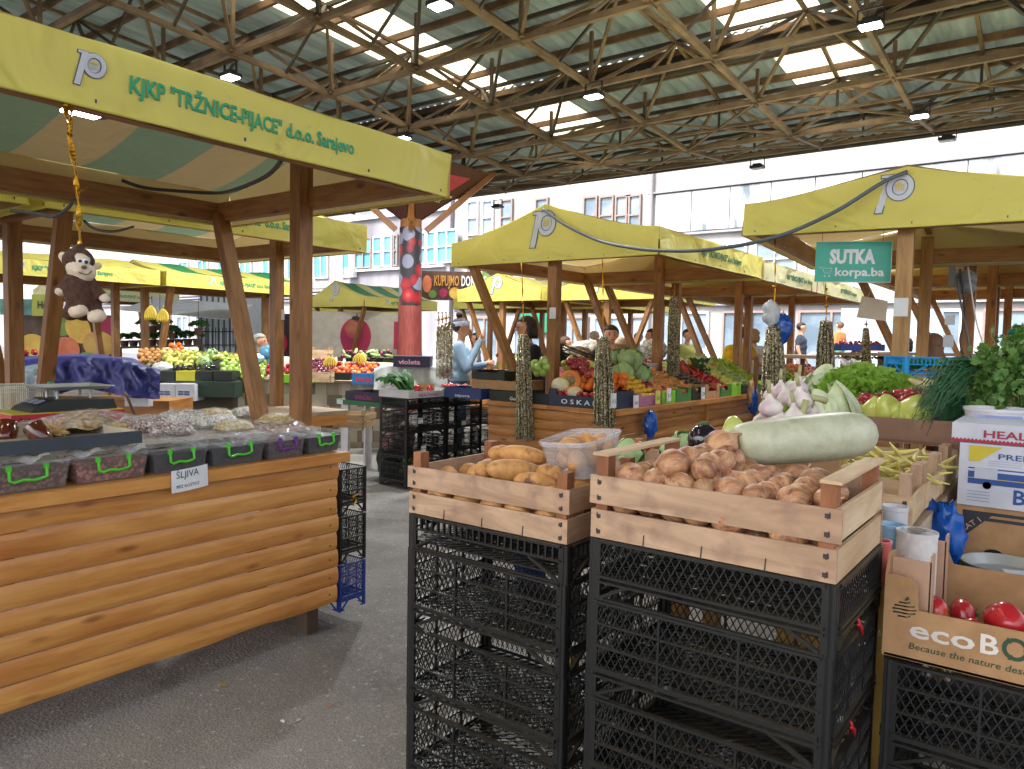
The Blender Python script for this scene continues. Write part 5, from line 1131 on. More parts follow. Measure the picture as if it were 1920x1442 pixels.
def heap(mes, name, x0, x1, y0, y1, z0, r, rise, label, cat, group, face='x', s=(.9, 1.1), sq=.93, keep=1.0, rot=True):
    """terraced heap whose rows climb away from the open side"""
    dep_, wid = ((x1-x0), (y1-y0)) if face == 'x' else ((y1-y0), (x1-x0)); nr_ = max(1, int(dep_/(2*r*sq))); nc = max(1, int(wid/(2*r*.98)))
    for i in range(nr_):
        for j in range(nc):
            if R.random() > keep: continue
            a = (i+.5)/nr_*dep_+R.uniform(-.1, .1)*r; b = (j+.5+(.25 if i % 2 else -.25))/nc*wid+R.uniform(-.12, .12)*r; zz = z0+r+rise*i+R.uniform(-.15, .25)*r
            x, y = (x1-a, y0+b) if face == 'x' else (x0+b, y0+a)
            place(name, R.choice(mes), (x, y, zz), rrot() if rot is True else (R.uniform(-.4, .4), R.uniform(-.4, .4), rot+R.uniform(-.3, .3)), label, cat, group, R.uniform(*s))
M_APR = spotmat('apple_red', '#a31d35', '#821428', '#d8a25a', .5, .22, .18, 6, .3); M_APG = spotmat('apple_green', '#93b34a', '#a8c060', '#c6cc7c', .4, .25, .1, 5, .2); M_APM = spotmat('apple_mixed', '#c45a3c', '#d8a24c', '#9a2c2c', .7, .25, .15, 5, .2)
M_ORA = mat('orange_skin', '#e0761c', '#cf6414', rough=.35, rnd=.08, bump=.3, bscale=90); M_LEM = mat('lemon_skin', '#e0b52a', '#d4a01c', rough=.35, rnd=.1); M_RON = mat('red_onion', '#5a1a34', '#7a2c48', rough=.2, rnd=.2, coat=.3)
APR = round_fruit('apple', .041, .92, M_APR, 5, .03, True, .3); APM = round_fruit('apple', .04, .92, M_APM, 5, .03, True, .3); APG = round_fruit('apple', .045, .95, M_APG, 5, .03, True, .25); ORA = round_fruit('orange', .042, .97, M_ORA, 0, 0, False, .05); LEM = round_fruit('lemon', .028, 1.1, M_LEM, 0, 0, False, -.12)
RON = round_fruit('red_onion', .034, .95, M_RON, 0, 0, False, -.2); M_NAVY = mat('carton_navy', '#222a44', rough=.6); M_GRNC = mat('carton_green', '#3f7a3c', rough=.6); M_LIME = mat('carton_lime', '#7fbf2a', rough=.6); M_BLKC = mat('carton_black', '#1e2420', rough=.6); M_MAUV = mat('carton_mauve', '#a2688a', rough=.6); M_BLUC = mat('carton_blue', '#24366f', rough=.6); M_CWH = mat('carton_white', '#d3d2d6', '#bfbec4', rough=.6)
ZC = .958
fbox('navy carton with white letters holding oranges and tomatoes at the corner of the middle counter', -4.0, -3.32, 5.9, 6.32, ZC, .16, M_NAVY, 'y', .65, ('O S K A R', .4, .045))
heap([TOM], 'tomato', -3.95, -3.36, 5.93, 6.05, 1.03, .037, .05, 'orange red tomato at the front of the navy carton', 'tomato', 'tomatoes in the navy carton', 'y', (.85, .98))
heap([ORA], 'orange', -3.95, -3.36, 6.05, 6.36, 1.1, .042, .045, 'orange heaped above the tomatoes in the navy carton', 'orange', 'oranges in the navy carton', 'y')
for px, py, s, hf in ((1068, 714, .11, 0), (1052, 722, .1, 1), (1078, 737, .085, 1)):
    p = ony(px, py, 6.02); t = thing('melon_half', p, ('cut orange fleshed melon half leaning behind the centre post', 'pale whole melon beside the orange cut half', 'small pale melon at the left edge of the tomatoes')[(0 if not hf else (1 if s == .1 else 2))], 'melon'); M = rotM(rad(20), rad(70), 0)
    mb = MB()
    if not hf: mb.lathe([(s, 0), (s*.98, -.03), (s*.8, -s*.55), (s*.4, -s*.9), (0, -s)], p, 24, M=M); mb.build('rind', mat('melon_rind', '#c9b98a', '#b5a372', scale=30), t, True); mb = MB(); mb.lathe([(s*.995, .0), (s*.9, .002), (s*.5, .001), (s*.42, -.02), (0, -.03)], p, 24, M=M); mb.build('flesh', mat('melon_flesh', '#e08a3c', '#d0742c'), t, True)
    else: mb.ell(p, (s, s*.8, s*.75), 22, 14); mb.build('rind', mat('melon_pale', '#d8cfb0', '#c8bb94', scale=20), t, True)
fbox('dark blue and mauve carton of yellow lemons on the middle counter', -3.72, -3.3, 6.35, 6.85, ZC, .13, M_MAUV, 'x', .75)
heap([ORA], 'orange', -3.6, -3.34, 6.36, 6.46, 1.02, .036, .04, 'small orange beside the lemons', 'orange', 'oranges beside the lemons', 'x', (.7, .85))
heap([LEM], 'lemon', -3.62, -3.33, 6.46, 6.84, 1.02, .029, .04, 'yellow lemon in front of the red apples', 'lemon', 'lemons in the mauve carton', 'x')
fbox('bright green carton in front of the red apples', -3.72, -3.3, 6.88, 7.2, ZC, .13, M_LIME, 'x', .6); fbox('brown and green carton of apples next to the bright green one', -3.72, -3.3, 7.22, 7.6, ZC, .14, M_GRNC, 'x', .6)
heap([APR], 'apple', -4.05, -3.58, 6.2, 7.0, 1.1, .041, .045, 'dark red apple in the heap behind the lemons', 'apple', 'red apples on the middle counter', 'x', (.92, 1.1)); heap([APR, APM], 'apple', -4.0, -3.34, 6.88, 7.35, 1.01, .041, .034, 'red apple in the lower heap over the green carton', 'apple', 'mixed apples on the middle counter', 'x', (.92, 1.1))
fbox('dark carton of earthy potatoes on the middle counter', -3.72, -3.3, 7.62, 7.95, ZC, .13, M_BLKC, 'x', .6); heap(POT+[APM], 'potato', -3.95, -3.34, 7.38, 7.95, 1.0, .042, .035, 'brown potato in the heap between apples and dark eggplants', 'potato', 'potatoes on the middle counter', 'x')
heap([RON], 'red_onion', -4.1, -3.85, 7.6, 8.3, 1.12, .04, .04, 'glossy dark red onion behind the potatoes', 'red onion', 'red onions on the middle counter', 'x')
fbox('brown carton with a cut front before the red peppers', -3.7, -3.3, 7.98, 8.4, ZC, .16, M_CARD, 'x', .5)
EGS = blob_mesh('eggplant', (.022, .05, .022), lambda p: p*(1+.2*p.y), [M_EGG], 14, 10); M_RPE = mat('pepper_red', '#b5141e', '#8f0e18', rough=.12, rnd=.15, coat=.5); M_YPE = mat('pepper_pale', '#b9c25c', '#d0cf74', rough=.25, rnd=.1); M_GPE = mat('pepper_green', '#9cc03a', '#84ad30', rough=.25, rnd=.1)
def pepper_mesh(m, L=.14, r=.024, blunt=False):
    mb = MB(); n = 16; pr = [(0, -L*.5), (r*.35, -L*.46), (r*.7, -L*.3), (r*.9, 0), (r*1.05, L*.3), (r*.95, L*.42), (r*.5, L*.46), (0, L*.43)] if not blunt else [(0, -L*.48), (r*.7, -L*.5), (r*.95, -L*.35), (r*1.1, L*.1), (r*1.1, L*.35), (r*.8, L*.45), (0, L*.38)]
    mb.lathe(pr, (0, 0, 0), n); mb.v = [(x*(1+.12*math.cos(3*math.atan2(y, x))), y*(1+.12*math.cos(3*math.atan2(y, x)))+.012*math.sin(z/L*3), z) for x, y, z in mb.v]; mb.tube([(0, 0, L*.4), (.002, 0, L*.5), (.01, 0, L*.62)], .0035, 6, 1); return mb.mesh('pepper', [m, M_CALX], True)
RPE = pepper_mesh(M_RPE); YPE = pepper_mesh(M_YPE, .1, .036, True); GPE = pepper_mesh(M_GPE, .14, .022); ZUC = blob_mesh('courgette', (.026, .085, .026), lambda p: p*(1+.03*math.cos(math.atan2(p.x, p.z)*6)), [spotmat('courgette_skin', '#8ba560', '#a7bb7c', '#cdd6a0', .4, .4)], 14, 12)
heap([EGS], 'eggplant', -3.75, -3.34, 8.0, 8.3, 1.03, .03, .03, 'small glossy dark eggplant in the carton before the red peppers', 'eggplant', 'small eggplants on the middle counter', 'x')
fbox('green carton of long red peppers on the middle counter', -3.72, -3.3, 8.43, 8.75, ZC, .12, M_GRNC, 'x', .6); heap([RPE], 'red_pepper', -3.95, -3.33, 8.3, 8.78, 1.03, .032, .03, 'long shiny red pepper heaped on the middle counter', 'pepper', 'red peppers on the middle counter', 'x')
fbox('yellow green carton of pale peppers on the middle counter', -3.72, -3.3, 8.78, 9.1, ZC, .14, M_LIME, 'x', .8); heap([YPE], 'pale_pepper', -3.9, -3.34, 8.8, 9.1, 1.04, .036, .035, 'pale yellow pepper between red peppers and courgettes', 'pepper', 'pale peppers on the middle counter', 'x')
fbox('black carton of courgettes on the middle counter', -3.72, -3.3, 9.13, 9.5, ZC, .13, M_BLKC, 'x', .8); heap([ZUC], 'courgette', -4.0, -3.34, 9.13, 9.55, 1.05, .032, .03, 'light green courgette near the far end of the middle counter', 'courgette', 'courgettes on the middle counter', 'x')
fbox('green carton at the far end of the middle counter', -3.72, -3.3, 9.53, 9.95, ZC, .12, M_GRNC, 'x', .8); heap([GPE], 'green_pepper', -3.9, -3.34, 9.55, 9.98, 1.05, .03, .03, 'bright green pepper at the far end of the middle counter', 'pepper', 'green peppers on the middle counter', 'x')
# price cards on the cartons
for px, py, m, lb, txt in ((1150, 752, M_PAPER, 'small white folded card on the navy carton', '3.5'), (1192, 755, M_PAPER, 'long white price strip hanging from the mauve carton', '4.00'), (1233, 746, M_PAPY, 'yellow price card on the bright green carton', '3.00'), (1254, 741, M_PAPER, 'white price card on the green apple carton', '2.5'), (1318, 738, M_PAPER, 'white price card before the small eggplants', '3')):
    p = onx(px, py, -3.27); mb = MB(); card(mb, p+Vector((0, -.045, -.06)), (0, 1, 0), (-.02, 0, 1), .1, .13, [(txt, .6, .035)], curl=.012); tag(mb.build('price_card', [m, M_INK], smooth=True), lb, 'price card')
# cabbages, cauliflowers and the rest at the back
M_CAB = mat('cabbage_leaf', '#8fae70', '#a9c38c', scale=14, rough=.55, detail=6, rnd=.06); M_CABW = mat('cabbage_pale', '#bccb9c', '#d6dcbc', scale=16, rough=.5, detail=6)
def cabbage_mesh(m, seed, frill=0.0):
    mb = MB(); rr_ = random.Random(seed); mb.ell((0, 0, 0), .085, 24, 16, fn=lambda p: pdisp(p, seed, .06, 3))
    for k in range(9):
        a0 = rr_.random()*6.3; t0 = rr_.uniform(.2, 1.2); rad_ = .088+.002*k
        def f(a, b): 
            th = t0+b*1.5; ph = a0+(a-.5)*2.0*math.sin(min(th, 1.5)+.2); q = rad_+.006*math.sin(a*9+b*7)+.012*abs(a-.5)*2*(1+frill*4)+frill*.02*math.sin(a*37)*b
            return (q*math.sin(th)*math.cos(ph), q*math.sin(th)*math.sin(ph), q*math.cos(th))
        mb.grid(f, 10, 8)
    return mb.mesh('cabbage', [m], True)
CAB = [cabbage_mesh(M_CAB, i) for i in range(3)]; CABW = [cabbage_mesh(M_CABW, 7+i, 1.0) for i in range(2)]
for px, py, y, s in ((1182, 674, 7.0, 1.25), (1165, 700, 6.75, 1.15), (1200, 700, 7.1, 1.1), (1150, 672, 7.1, 1.0), (1172, 712, 6.9, 1.0), (1208, 716, 7.3, .9)):
    place('cabbage', R.choice(CAB), ony(px, py, y), (R.uniform(-.5, .5), R.uniform(-.5, .5), R.random()*6), 'round green cabbage behind the red apples', 'cabbage', 'cabbages on the middle counter', s)
def cauli(p, label, s=1):
    t = thing('cauliflower', p, label, 'cauliflower'); mb = MB(); rr_ = random.Random(3)
    for k in range(26):
        d = Vector((rr_.gauss(0, 1), rr_.gauss(0, 1), abs(rr_.gauss(0, 1)))).normalized(); mb.ell(Vector(p)+d*.05*s, .02*s, 8, 6, fn=lambda q: pdisp(q, k, .3, 4))
    mb.build('curd', mat('curd', '#d9d6c0', '#c4c0a2', scale=40), t, True); mb = MB()
    for k in range(9):
        a = k*.7; d = Vector((math.cos(a), math.sin(a), 0)); mb.grid(lambda u_, v_: Vector(p)+d*(.03+.055*v_)*s+Vector((-d.y, d.x, 0))*(u_-.5)*.09*s+Vector((0, 0, -.04+.09*v_+.01*math.sin(u_*9)))*s, 6, 6)
    mb.build('leaves', mat('leaf_dark', '#3f6438', '#547a48', scale=20), t, True); return t
cauli(ony(1312, 682, 8.7), 'white cauliflower in dark leaves on the middle counter', 1.3); cauli(ony(1322, 697, 8.75), 'smaller cauliflower just below the larger one', .8)
for px, py, y, s in ((1333, 690, 9.3, 1.2), (1345, 694, 9.5, 1.0), (1338, 680, 9.7, 1.4), (1350, 686, 9.9, 1.0)): place('celeriac', POT[1], ony(px, py, y), rrot(), 'brown celeriac root behind the courgettes', 'celeriac', 'celeriac roots on the middle counter', s*1.6)
# green apples in a box at the left end, pears in a tilted crate, cartons under them
fbox('black carton of green apples at the left end of the middle counter', -5.05, -4.62, 6.0, 6.35, 1.16, .09, M_BLKC, 'y', .8)
for px, py, s in ((1003, 684, 1.1), (1021, 678, 1.15), (1012, 689, 1.15), (1026, 688, 1), (1008, 699, .9), (1019, 698, .95), (998, 690, .9)): place('green_apple', APG, ony(px, py, 6.15), rrot(), 'big green apple in the black carton behind the tinsel', 'apple', 'green apples in the black carton', s*1.1)
fbox('plain brown carton under the green apples', -5.05, -4.45, 6.0, 6.45, 1.06, .095, M_CARD, 'y', 1); fbox('dark green avocado patterned carton with white script', -4.75, -4.02, 5.92, 6.3, ZC, .1, M_BLKC, 'y', 1, ('Gendley', .2, .035)); fbox('dark blue carton left of the leaning strut', -5.3, -4.8, 5.85, 6.2, ZC, .11, M_BLUC, 'y', 1, ('sapore', .2, .03))
pl_ = MB(); q = ony(945, 706, 6.0); fbox('small dark crate with a white tag at the left end', -5.25, -4.95, 5.95, 6.25, 1.07, .1, M_BLKC, 'y', 1, ('    ', .01, .01)) if False else None
pc_ = place('plastic_crate', crate_mesh('slots', .12, .5, .36), ony(1078, 684, 6.7), (rad(-38), rad(18), .2), 'tilted black crate of yellow pears behind the oranges', 'crate', 'tilted crate', .8)
PEA = blob_mesh('pear', (.035, .035, .06), lambda p: Vector((p.x*(1-.45*max(0, p.z)), p.y*(1-.45*max(0, p.z)), p.z)), [spotmat('pear_skin', '#c3bf5e', '#aeb24c', '#8a6a34', .5, .35)], 16, 12)
for px, py in ((1058, 682), (1068, 676), (1078, 678), (1064, 690), (1076, 690), (1082, 698), (1106, 693), (1109, 684), (1090, 702)): place('pear', PEA, ony(px, py, 6.5), rrot(), 'yellow green pear in or beside the tilted crate', 'pear', 'pears on the middle counter', 1.1)
# white tub and sacks at the back of the counter
mb = MB(); q = ony(1220, 690, 8.2); mb.lathe([(.07, -.06), (.085, .05), (.09, .055)], q, 18); tag(mb.build('white_tub', M_CWH, smooth=True), 'small translucent white tub behind the red apples', 'tub')
# ---- tinsel garlands
def tinmat():
    N = NT('tinsel'); co = N.n('ShaderNodeTexCoord').outputs['Object']; v = N.n('ShaderNodeTexVoronoi', Scale=105); N.l(co, v.inputs[0]); sep = N.n('ShaderNodeSeparateColor'); N.l(v.outputs['Color'], sep.inputs[0])
    N.l(N.ramp(sep.outputs[0], [(.2, S('#5a4f38')), (.45, S('#a8986a')), (.75, S('#f0e6c4'))]), N.p.inputs['Base Color']); N.p.inputs['Metallic'].default_value = .4; N.p.inputs['Roughness'].default_value = .33; N.bump(v.outputs['Distance'], 1, .02); return N.m
M_TIN = tinmat()
def tinsel(top, kn, bot, w, label, bag=None, n=34):
    """top = hanging point, kn = where the strands start, bot = lower end"""
    w *= 1.12; top, kn, bot = Vector(top), Vector(kn), Vector(bot); t = thing('tinsel_garland', top, label, 'garland', 'gold tinsel garlands'); rr_ = random.Random(int(w*9999)); mb = MB()
    for k in range(n):
        a = rr_.random()*6.3; q = (k+.5)/n; q = q**.5; off = Vector((math.cos(k*2.4), math.sin(k*2.4), 0))*w/2*q; e = bot+off+Vector((0, 0, rr_.uniform(0, .03))); s = kn+off*.55+Vector((0, 0, -rr_.uniform(0, .04)))
        m1 = s.lerp(e, .35)+off*.12; m2 = s.lerp(e, .7)+off*.05; mb.tube([kn+off*.25, s, m1, m2, e], [w*.04, w*.055, w*.055, w*.055, w*.05], 5)
    mb.build('strands', M_TIN, t, True); mb = MB(); ribbon(mb, [top, top.lerp(kn, .5)+Vector((.004, 0, 0)), kn-Vector((0, 0, .02))], .018, 3); mid = top.lerp(kn, .55); mb.ell(mid, (.02, .02, .014), 8, 6)
    ribbon(mb, [mid, mid+CR*.045+Vector((0, 0, .02))], .016, 1); ribbon(mb, [mid, mid-CR*.045+Vector((0, 0, .01))], .016, 1); ribbon(mb, [kn, kn+Vector((.01, 0, -.12))], .03, 1)
    mb.build('ribbon', M_GOLD, t, True)
    if bag: crumple('plastic_bag', kn+CR*.05+Vector((0, 0, -.02)), (.07, .05, .11), bag[0], bag[1], 'plastic bag', seed=5)
    return t
def ts(px0, py0, py1, py2, pxb, w, y=None, d=None, label='', bag=None, n=34):
    f = (lambda a, b: ony(a, b, y)) if y else (lambda a, b: dep(a, b, d)); tinsel(f(px0, py0), f((px0+pxb)/2, py1), f(pxb, py2), w, label, bag, n)
ts(978, 492, 628, 826, 985, .15, y=5.85, label='gold tinsel garland hanging left of the centre post of the middle stall'); ts(1129, 486, 632, 800, 1134, .17, y=5.85, label='gold tinsel garland with a big gold bow, right of the centre post')
ts(1265, 530, 556, 706, 1262, .12, d=8.0, label='narrow gold tinsel garland beside the far post of the middle stall'); ts(1453, 446, 612, 800, 1450, .17, d=5.6, label='thick gold tinsel garland tied with white and blue bags', bag=(M_BLUEB, 'blue and white bags tied on the thick tinsel garland'))
crumple('plastic_bag', dep(1446, 588, 5.6), (.06, .05, .09), mat('white_bag', '#d8dce0', rough=.3, transl=.3), 'white plastic bag knotted at the top of the thick tinsel garland', 'plastic bag', seed=8)
ts(1550, 540, 602, 716, 1547, .15, d=6.6, label='gold tinsel garland left of the light right hand post'); ts(1624, 600, 615, 700, 1624, .1, d=8.5, label='dark narrow tinsel garland close to the right hand post')
for k, px in enumerate((822, 829, 836, 843)): ts(px, 585, 612-3*k, 712, px+1, .07, d=8.6, label='one of the four thin gold tinsel strands hanging left of the woman in denim', n=9)
# blue bags hanging from the counters
crumple('plastic_bag', onx(1220, 796, -3.18), (.05, .09, .12), M_BLUEB, 'shiny blue plastic bag hanging on the front of the middle counter', 'plastic bag', seed=11); crumple('plastic_bag', onx(1413, 752, -3.18), (.05, .08, .16), M_BLUEB, 'blue plastic bag hanging at the far end of the middle counter', 'plastic bag', seed=12); crumple('paper_bag', onx(1408, 735, -3.2), (.03, .06, .16), M_CARD, 'brown paper bags above the far blue bag of the middle counter', 'paper bag', seed=14)
# ---- green delivery sign
a, b = dep(1524, 529, 5.35), dep(1667, 530, 5.2); c, d_ = dep(1531, 453, 5.35), dep(1672, 450, 5.2); u = (b-a).normalized(); v = (c-a); v = (v-u*v.dot(u)).normalized(); W = (b-a).length; Hh = (c-a).length; nr = u.cross(v)
sg = thing('hanging_sign', (a+b)/2, 'teal green hanging sign reading sutka above a small cart', 'sign'); mb = MB(); mb.prism([(0, 0), (W, 0), (W, Hh), (0, Hh)], a+u*.01, u, v, .006); mb.build('board', mat('sign_teal', '#16a088', rough=.35), sg)
mb = MB(); o = a+u*.01; text_mb(mb, 'SUTKA', o+u*W*.19+v*Hh*.47, u, v, Hh*.33, W*.6, 0, .002, .05); text_mb(mb, 'korpa.ba', o+u*W*.27+v*Hh*.16, u, v, Hh*.2, W*.64, 0, .002, .03)
for p, q in (((.05, .36), (.1, .36)), ((.1, .36), (.13, .22)), ((.12, .34), (.23, .34)), ((.13, .22), (.2, .22)), ((.2, .22), (.23, .34))): mb.bar(o+u*W*p[0]+v*Hh*p[1]+nr*.002, o+u*W*q[0]+v*Hh*q[1]+nr*.002, .002, .004, up=nr)
for cx in (.135, .195): ring_poly(mb, o, u, v, W*cx, Hh*.15, .006, .006, .003, 0, .002, lambda q: q, 12)
mb.prism([(0, 0), (W, 0), (W, .004), (0, .004)], o+nr*.001, u, v, .001); mb.prism([(0, Hh-.004), (W, Hh-.004), (W, Hh), (0, Hh)], o+nr*.001, u, v, .001); mb.prism([(W-.004, .004), (W, .004), (W, Hh-.004), (W-.004, Hh-.004)], o+nr*.001, u, v, .001); mb.build('lettering', M_PAPER, sg)
mb = MB(); mb.tube([a+u*.03, a+u*.03-v*.09], .003, 5); mb.tube([b-u*.5, b-u*.5-v*.09], .003, 5); mb.tube([a+u*.05+v*Hh, a+u*.05+v*(Hh+.08)], .002, 5); mb.tube([b-u*.05+v*Hh, b-u*.05+v*(Hh+.08)], .002, 5); mb.build('cord', M_REDR, sg)
# blank beige card hanging below
a, b = dep(1606, 595, 6.3), dep(1661, 602, 6.3); u = (b-a).normalized(); v = (dep(1612, 556, 6.3)-a).normalized(); mb = MB(); mb.prism([(0, 0), (.25, 0), (.24, .17), (.02, .185)], a, u, v, .004); mb.tube([a+u*.06+v*.17, a+u*.1+v*.27], .002, 4); mb.tube([a+u*.2+v*.16, a+u*.12+v*.27], .002, 4); tag(mb.build('blank_card', mat('card_beige', '#cfc0ac', '#c2b29c')), 'blank beige cardboard sheet hanging below the green sign', 'card')
# flood lamp, socket and cables on the right stall's posts
p = dep(1812, 522, 6.3); t = thing('wall_lamp', p, 'grey outdoor lamp mounted on the right stall post', 'lamp'); mb = MB(); mb.ell(p, (.08, .08, .07), 16, 10); mb.lathe([(.05, -.13), (.075, -.09), (.07, -.02)], p, 16); mb.build('shade', mat('lamp_grey', '#7d848c', rough=.4), t, True); mb = MB(); mb.box(p+CR*-.12+Vector((0, 0, .02)), (.05, .05, .16)); mb.bar(p+CR*-.12+Vector((0, 0, .06)), p+Vector((0, 0, .05)), .03, .03); mb.build('bracket', mat('lamp_grey', '#7d848c'), t)
cable([dep(1795, 520, 6.2), dep(1800, 560, 6.2), dep(1812, 620, 6.2), dep(1822, 670, 6.2), dep(1838, 690, 6.2)], .008, M_CABLE, 'grey cable hanging down beside the wall lamp'); cable([dep(1800, 505, 6.2), dep(1810, 590, 6.2), dep(1800, 640, 6.2), dep(1815, 690, 6.2)], .008, M_CABD, 'dark cable hanging beside the wall lamp'); cable([dep(1815, 500, 6.1), dep(1830, 600, 6.1), dep(1850, 670, 6.1), dep(1838, 690, 6.1)], .006, M_PAPER, 'white cable looping down right of the wall lamp')
for px, py, d, w in ((1781, 600, 5.6, 'above the round white box'), (1778, 640, 5.6, 'round and lowest')): mb = MB(); mb.box(dep(px, py, d), (.06, .06, .07 if py < 620 else .09)); tag(mb.build('junction_box', mat('socket_grey', '#c9ccd0')), 'white electrical box on the right stall post, '+w, 'junction box')
# little white notices on the posts
def notice(px, py, d, w, h, lb, wood=None):
    p = dep(px, py, d); mb = MB(); u = Vector((1, 0, 0)); v = Vector((0, 0, 1)); mb.prism([(-w/2, -h/2), (w/2, -h/2), (w/2, h/2), (-w/2, h/2)], p, u, v, .002); tag(mb.build('notice', M_PAPER), lb, 'notice')
notice(1036, 587, (Vector((-4.16, 6.14, 1.9))-CC).dot(CF)-.06, .075, .11, 'small white notice on the centre post of the middle stall'); notice(1689, 576, (Vector((-.95, 5.6, 1.9))-CC).dot(CF)-.15, .085, .12, 'small white notice on the light right hand post'); notice(530, 590, 7.15, .05, .1, 'small white notice on the post behind the nearest one')
# ================================================================ right stall: crates and greens
bench = thing('produce_bench', (-.8, 3.1, 0), 'wooden bench carrying the row of small vegetable crates behind the onions', 'bench'); mb = MB()
for k in range(3): mb.box((-1.0+.25*k, 3.1, 1.012), (.2, 1.35, .025))
mb.box((-.37, 3.1, .985), (.03, 1.35, .06)); mb.box((-.7, 3.1, .72), (.55, 1.3, .02)); mb.build('boards', M_PALEW, bench)
for xx in (-1.1, -.42):
    for yy in (2.5, 3.75): mb = MB(); mb.box((xx, yy, .495), (.05, .05, .99)); mb.build('leg', M_WPOSTL, bench)
for k, (yy, lb) in enumerate(((2.62, 'small light wooden crate right behind the onion crate'), (2.93, 'small light wooden crate of yellow beans behind the marrow'), (3.24, 'small light wooden crate third behind the onions'), (3.55, 'farthest small light wooden crate in the row behind the onions'))):
    wooden_crate(lb, -.62, yy, 1.027, W=.5, D=.3, H=.085, ph=.065, m=M_CRWL, mp_=M_CRW, nsl=1, rz=R.uniform(-.04, .04))
M_BEAN = mat('yellow_bean', '#d9cd7c', '#c4b45a', rough=.45, rnd=.1)
BEAN = MB(); BEAN.tube([(-.055, 0, .004), (-.02, .005, 0), (.02, .003, 0), (.06, -.008, .006)], [.003, .0065, .0065, .002], 7); BEAN = BEAN.mesh('bean', [M_BEAN], True)
for k in range(110): place('yellow_bean', BEAN, (-.6+R.uniform(-.22, .22), 2.95+R.uniform(-.15, .3), 1.1+abs(R.gauss(0, .03))), (R.uniform(-.4, .4), R.uniform(-.6, .6), R.random()*6.3), 'yellow bean pod in the crates behind the big marrow', 'bean pod', 'yellow beans in the crates', R.uniform(.9, 1.3))
# big cardboard tray standing behind the bean crates
tb2 = thing('cardboard_tray', (-.75, 4.2, .95), 'long brown cardboard tray wall behind the bean crates, carrying tomatoes and pale peppers', 'cardboard tray'); yq = 3.62; xa_, xb_ = ony(1600, 800, yq).x, ony(1862, 805, yq).x; za_, zb_ = ony(1700, 832, yq).z, ony(1700, 786, yq).z
mb = MB(); mb.prism([(0, 0), (xb_-xa_, .0), (xb_-xa_+.02, zb_-za_-.01), (xb_-xa_-.05, zb_-za_+.004), (0, zb_-za_)], (xa_, yq, za_), (1, 0, 0), (0, 0, 1), .006); mb.box(((xa_+xb_)/2, yq+.45, za_+.01), (xb_-xa_, .9, .01)); mb.box((xa_-.003, yq+.45, (za_+zb_)/2), (.006, .9, zb_-za_)); mb.box((xb_+.003, yq+.45, (za_+zb_)/2), (.006, .88, zb_-za_)); mb.build('carton', mat('cardboard_brown', '#8f6f5b', '#7d5f4c', rough=.85), tb2)
zz = zb_
for px, py, s in ((1632, 772, 1.1), (1655, 770, 1.2), (1675, 775, .9), (1708, 770, 1.25), (1720, 778, 1.0), (1602, 778, .9), (1692, 780, .9), (1643, 780, .8)): place('pale_pepper', YPE, ony(px, py, yq+.12), (rad(80)+R.uniform(-.3, .3), R.uniform(-.3, .3), R.uniform(1, 2.3)), 'pale yellow pepper lying on the brown cardboard tray', 'pepper', 'pale peppers on the cardboard tray', s*1.15)
for px, py, s in ((1618, 758, 1.1), (1640, 752, 1.2), (1662, 757, 1.25), (1645, 766, 1), (1680, 760, 1.15), (1702, 752, 1.2), (1690, 742, 1), (1722, 757, 1.1), (1625, 748, .9), (1712, 742, 1.1), (1740, 752, 1.1), (1605, 768, .8), (1730, 742, 1), (1698, 765, 1.1), (1665, 744, .9)): place('tomato', TOMP, ony(px, py, yq+.4+R.uniform(0, .1)), (R.uniform(-.8, .8), R.uniform(-.8, .8), R.random()*6), 'dark pink tomato in a clear bag on the cardboard tray', 'tomato', 'pink tomatoes on the cardboard tray', s)
# ---- leafy greens
def leafmat(n, a, b, rough=.5): return mat(n, a, b, scale=26, rough=rough, transl=.22, detail=5)
M_LET1 = leafmat('lettuce_leaf', '#6f9c2e', '#9cc04c'); M_LET2 = leafmat('lettuce_pale', '#a8c884', '#cfe0b4'); M_PAR = leafmat('parsley_leaf', '#357a38', '#4f9a4c'); M_DIL = leafmat('dill_leaf', '#2f6a44', '#427f56'); M_CEL = leafmat('celery_leaf', '#4a7434', '#6f9448'); M_SPO = leafmat('onion_leaf', '#33603c', '#4a7a50'); M_CHD = leafmat('chard_leaf', '#2f5a2c', '#4a7a3a')
def frill(mb, c, r, n, s, rr_, m=0, dome=.6, crink=1.0):
    """crinkled leaf ruffles spread over a dome"""
    c = Vector(c)
    for k in range(n):
        a = rr_.random()*6.283; q = math.sqrt(rr_.random()); p = Vector((math.cos(a)*q*r[0], math.sin(a)*q*r[1], r[2]*math.sqrt(max(0, 1-q*q*.9))*rr_.uniform(dome, 1))); p *= 1+.35*mnoise.noise(Vector((p.x, p.y, p.z))*9+c); nrm = Vector((p.x/r[0]**2, p.y/r[1]**2, p.z/r[2]**2+3)).normalized(); t = nrm.orthogonal().normalized(); t = Matrix.Rotation(rr_.random()*6.3, 3, nrm) @ t; b = nrm.cross(t); L = s*rr_.uniform(.6, 1.3); ph = rr_.random()*9
        o = len(mb.v); N = 5
        for i in range(N+1):
            for j in (0, 1, 2):
                x = (i/N-.5)*L; y = (j/2)*L*.55; w = crink*.22*L*math.sin(i*2.6+ph+j*.9)*(j*.6+.1); mb.v.append(tuple(c+p+t*x*(1+.2*j)+b*w+nrm*(y-.2*L)))
        for i in range(N):
            for j in (0, 1): mb.face((o+i*3+j, o+i*3+3+j, o+i*3+4+j, o+i*3+j+1), m)
def greens(name, c, r, n, s, m, label, cat, kind=None, group=None, seed=1, **kw):
    mb = MB(); frill(mb, c, r, n, s, random.Random(seed), **kw); return tag(mb.build(name, m, smooth=True), label, cat, group, kind)
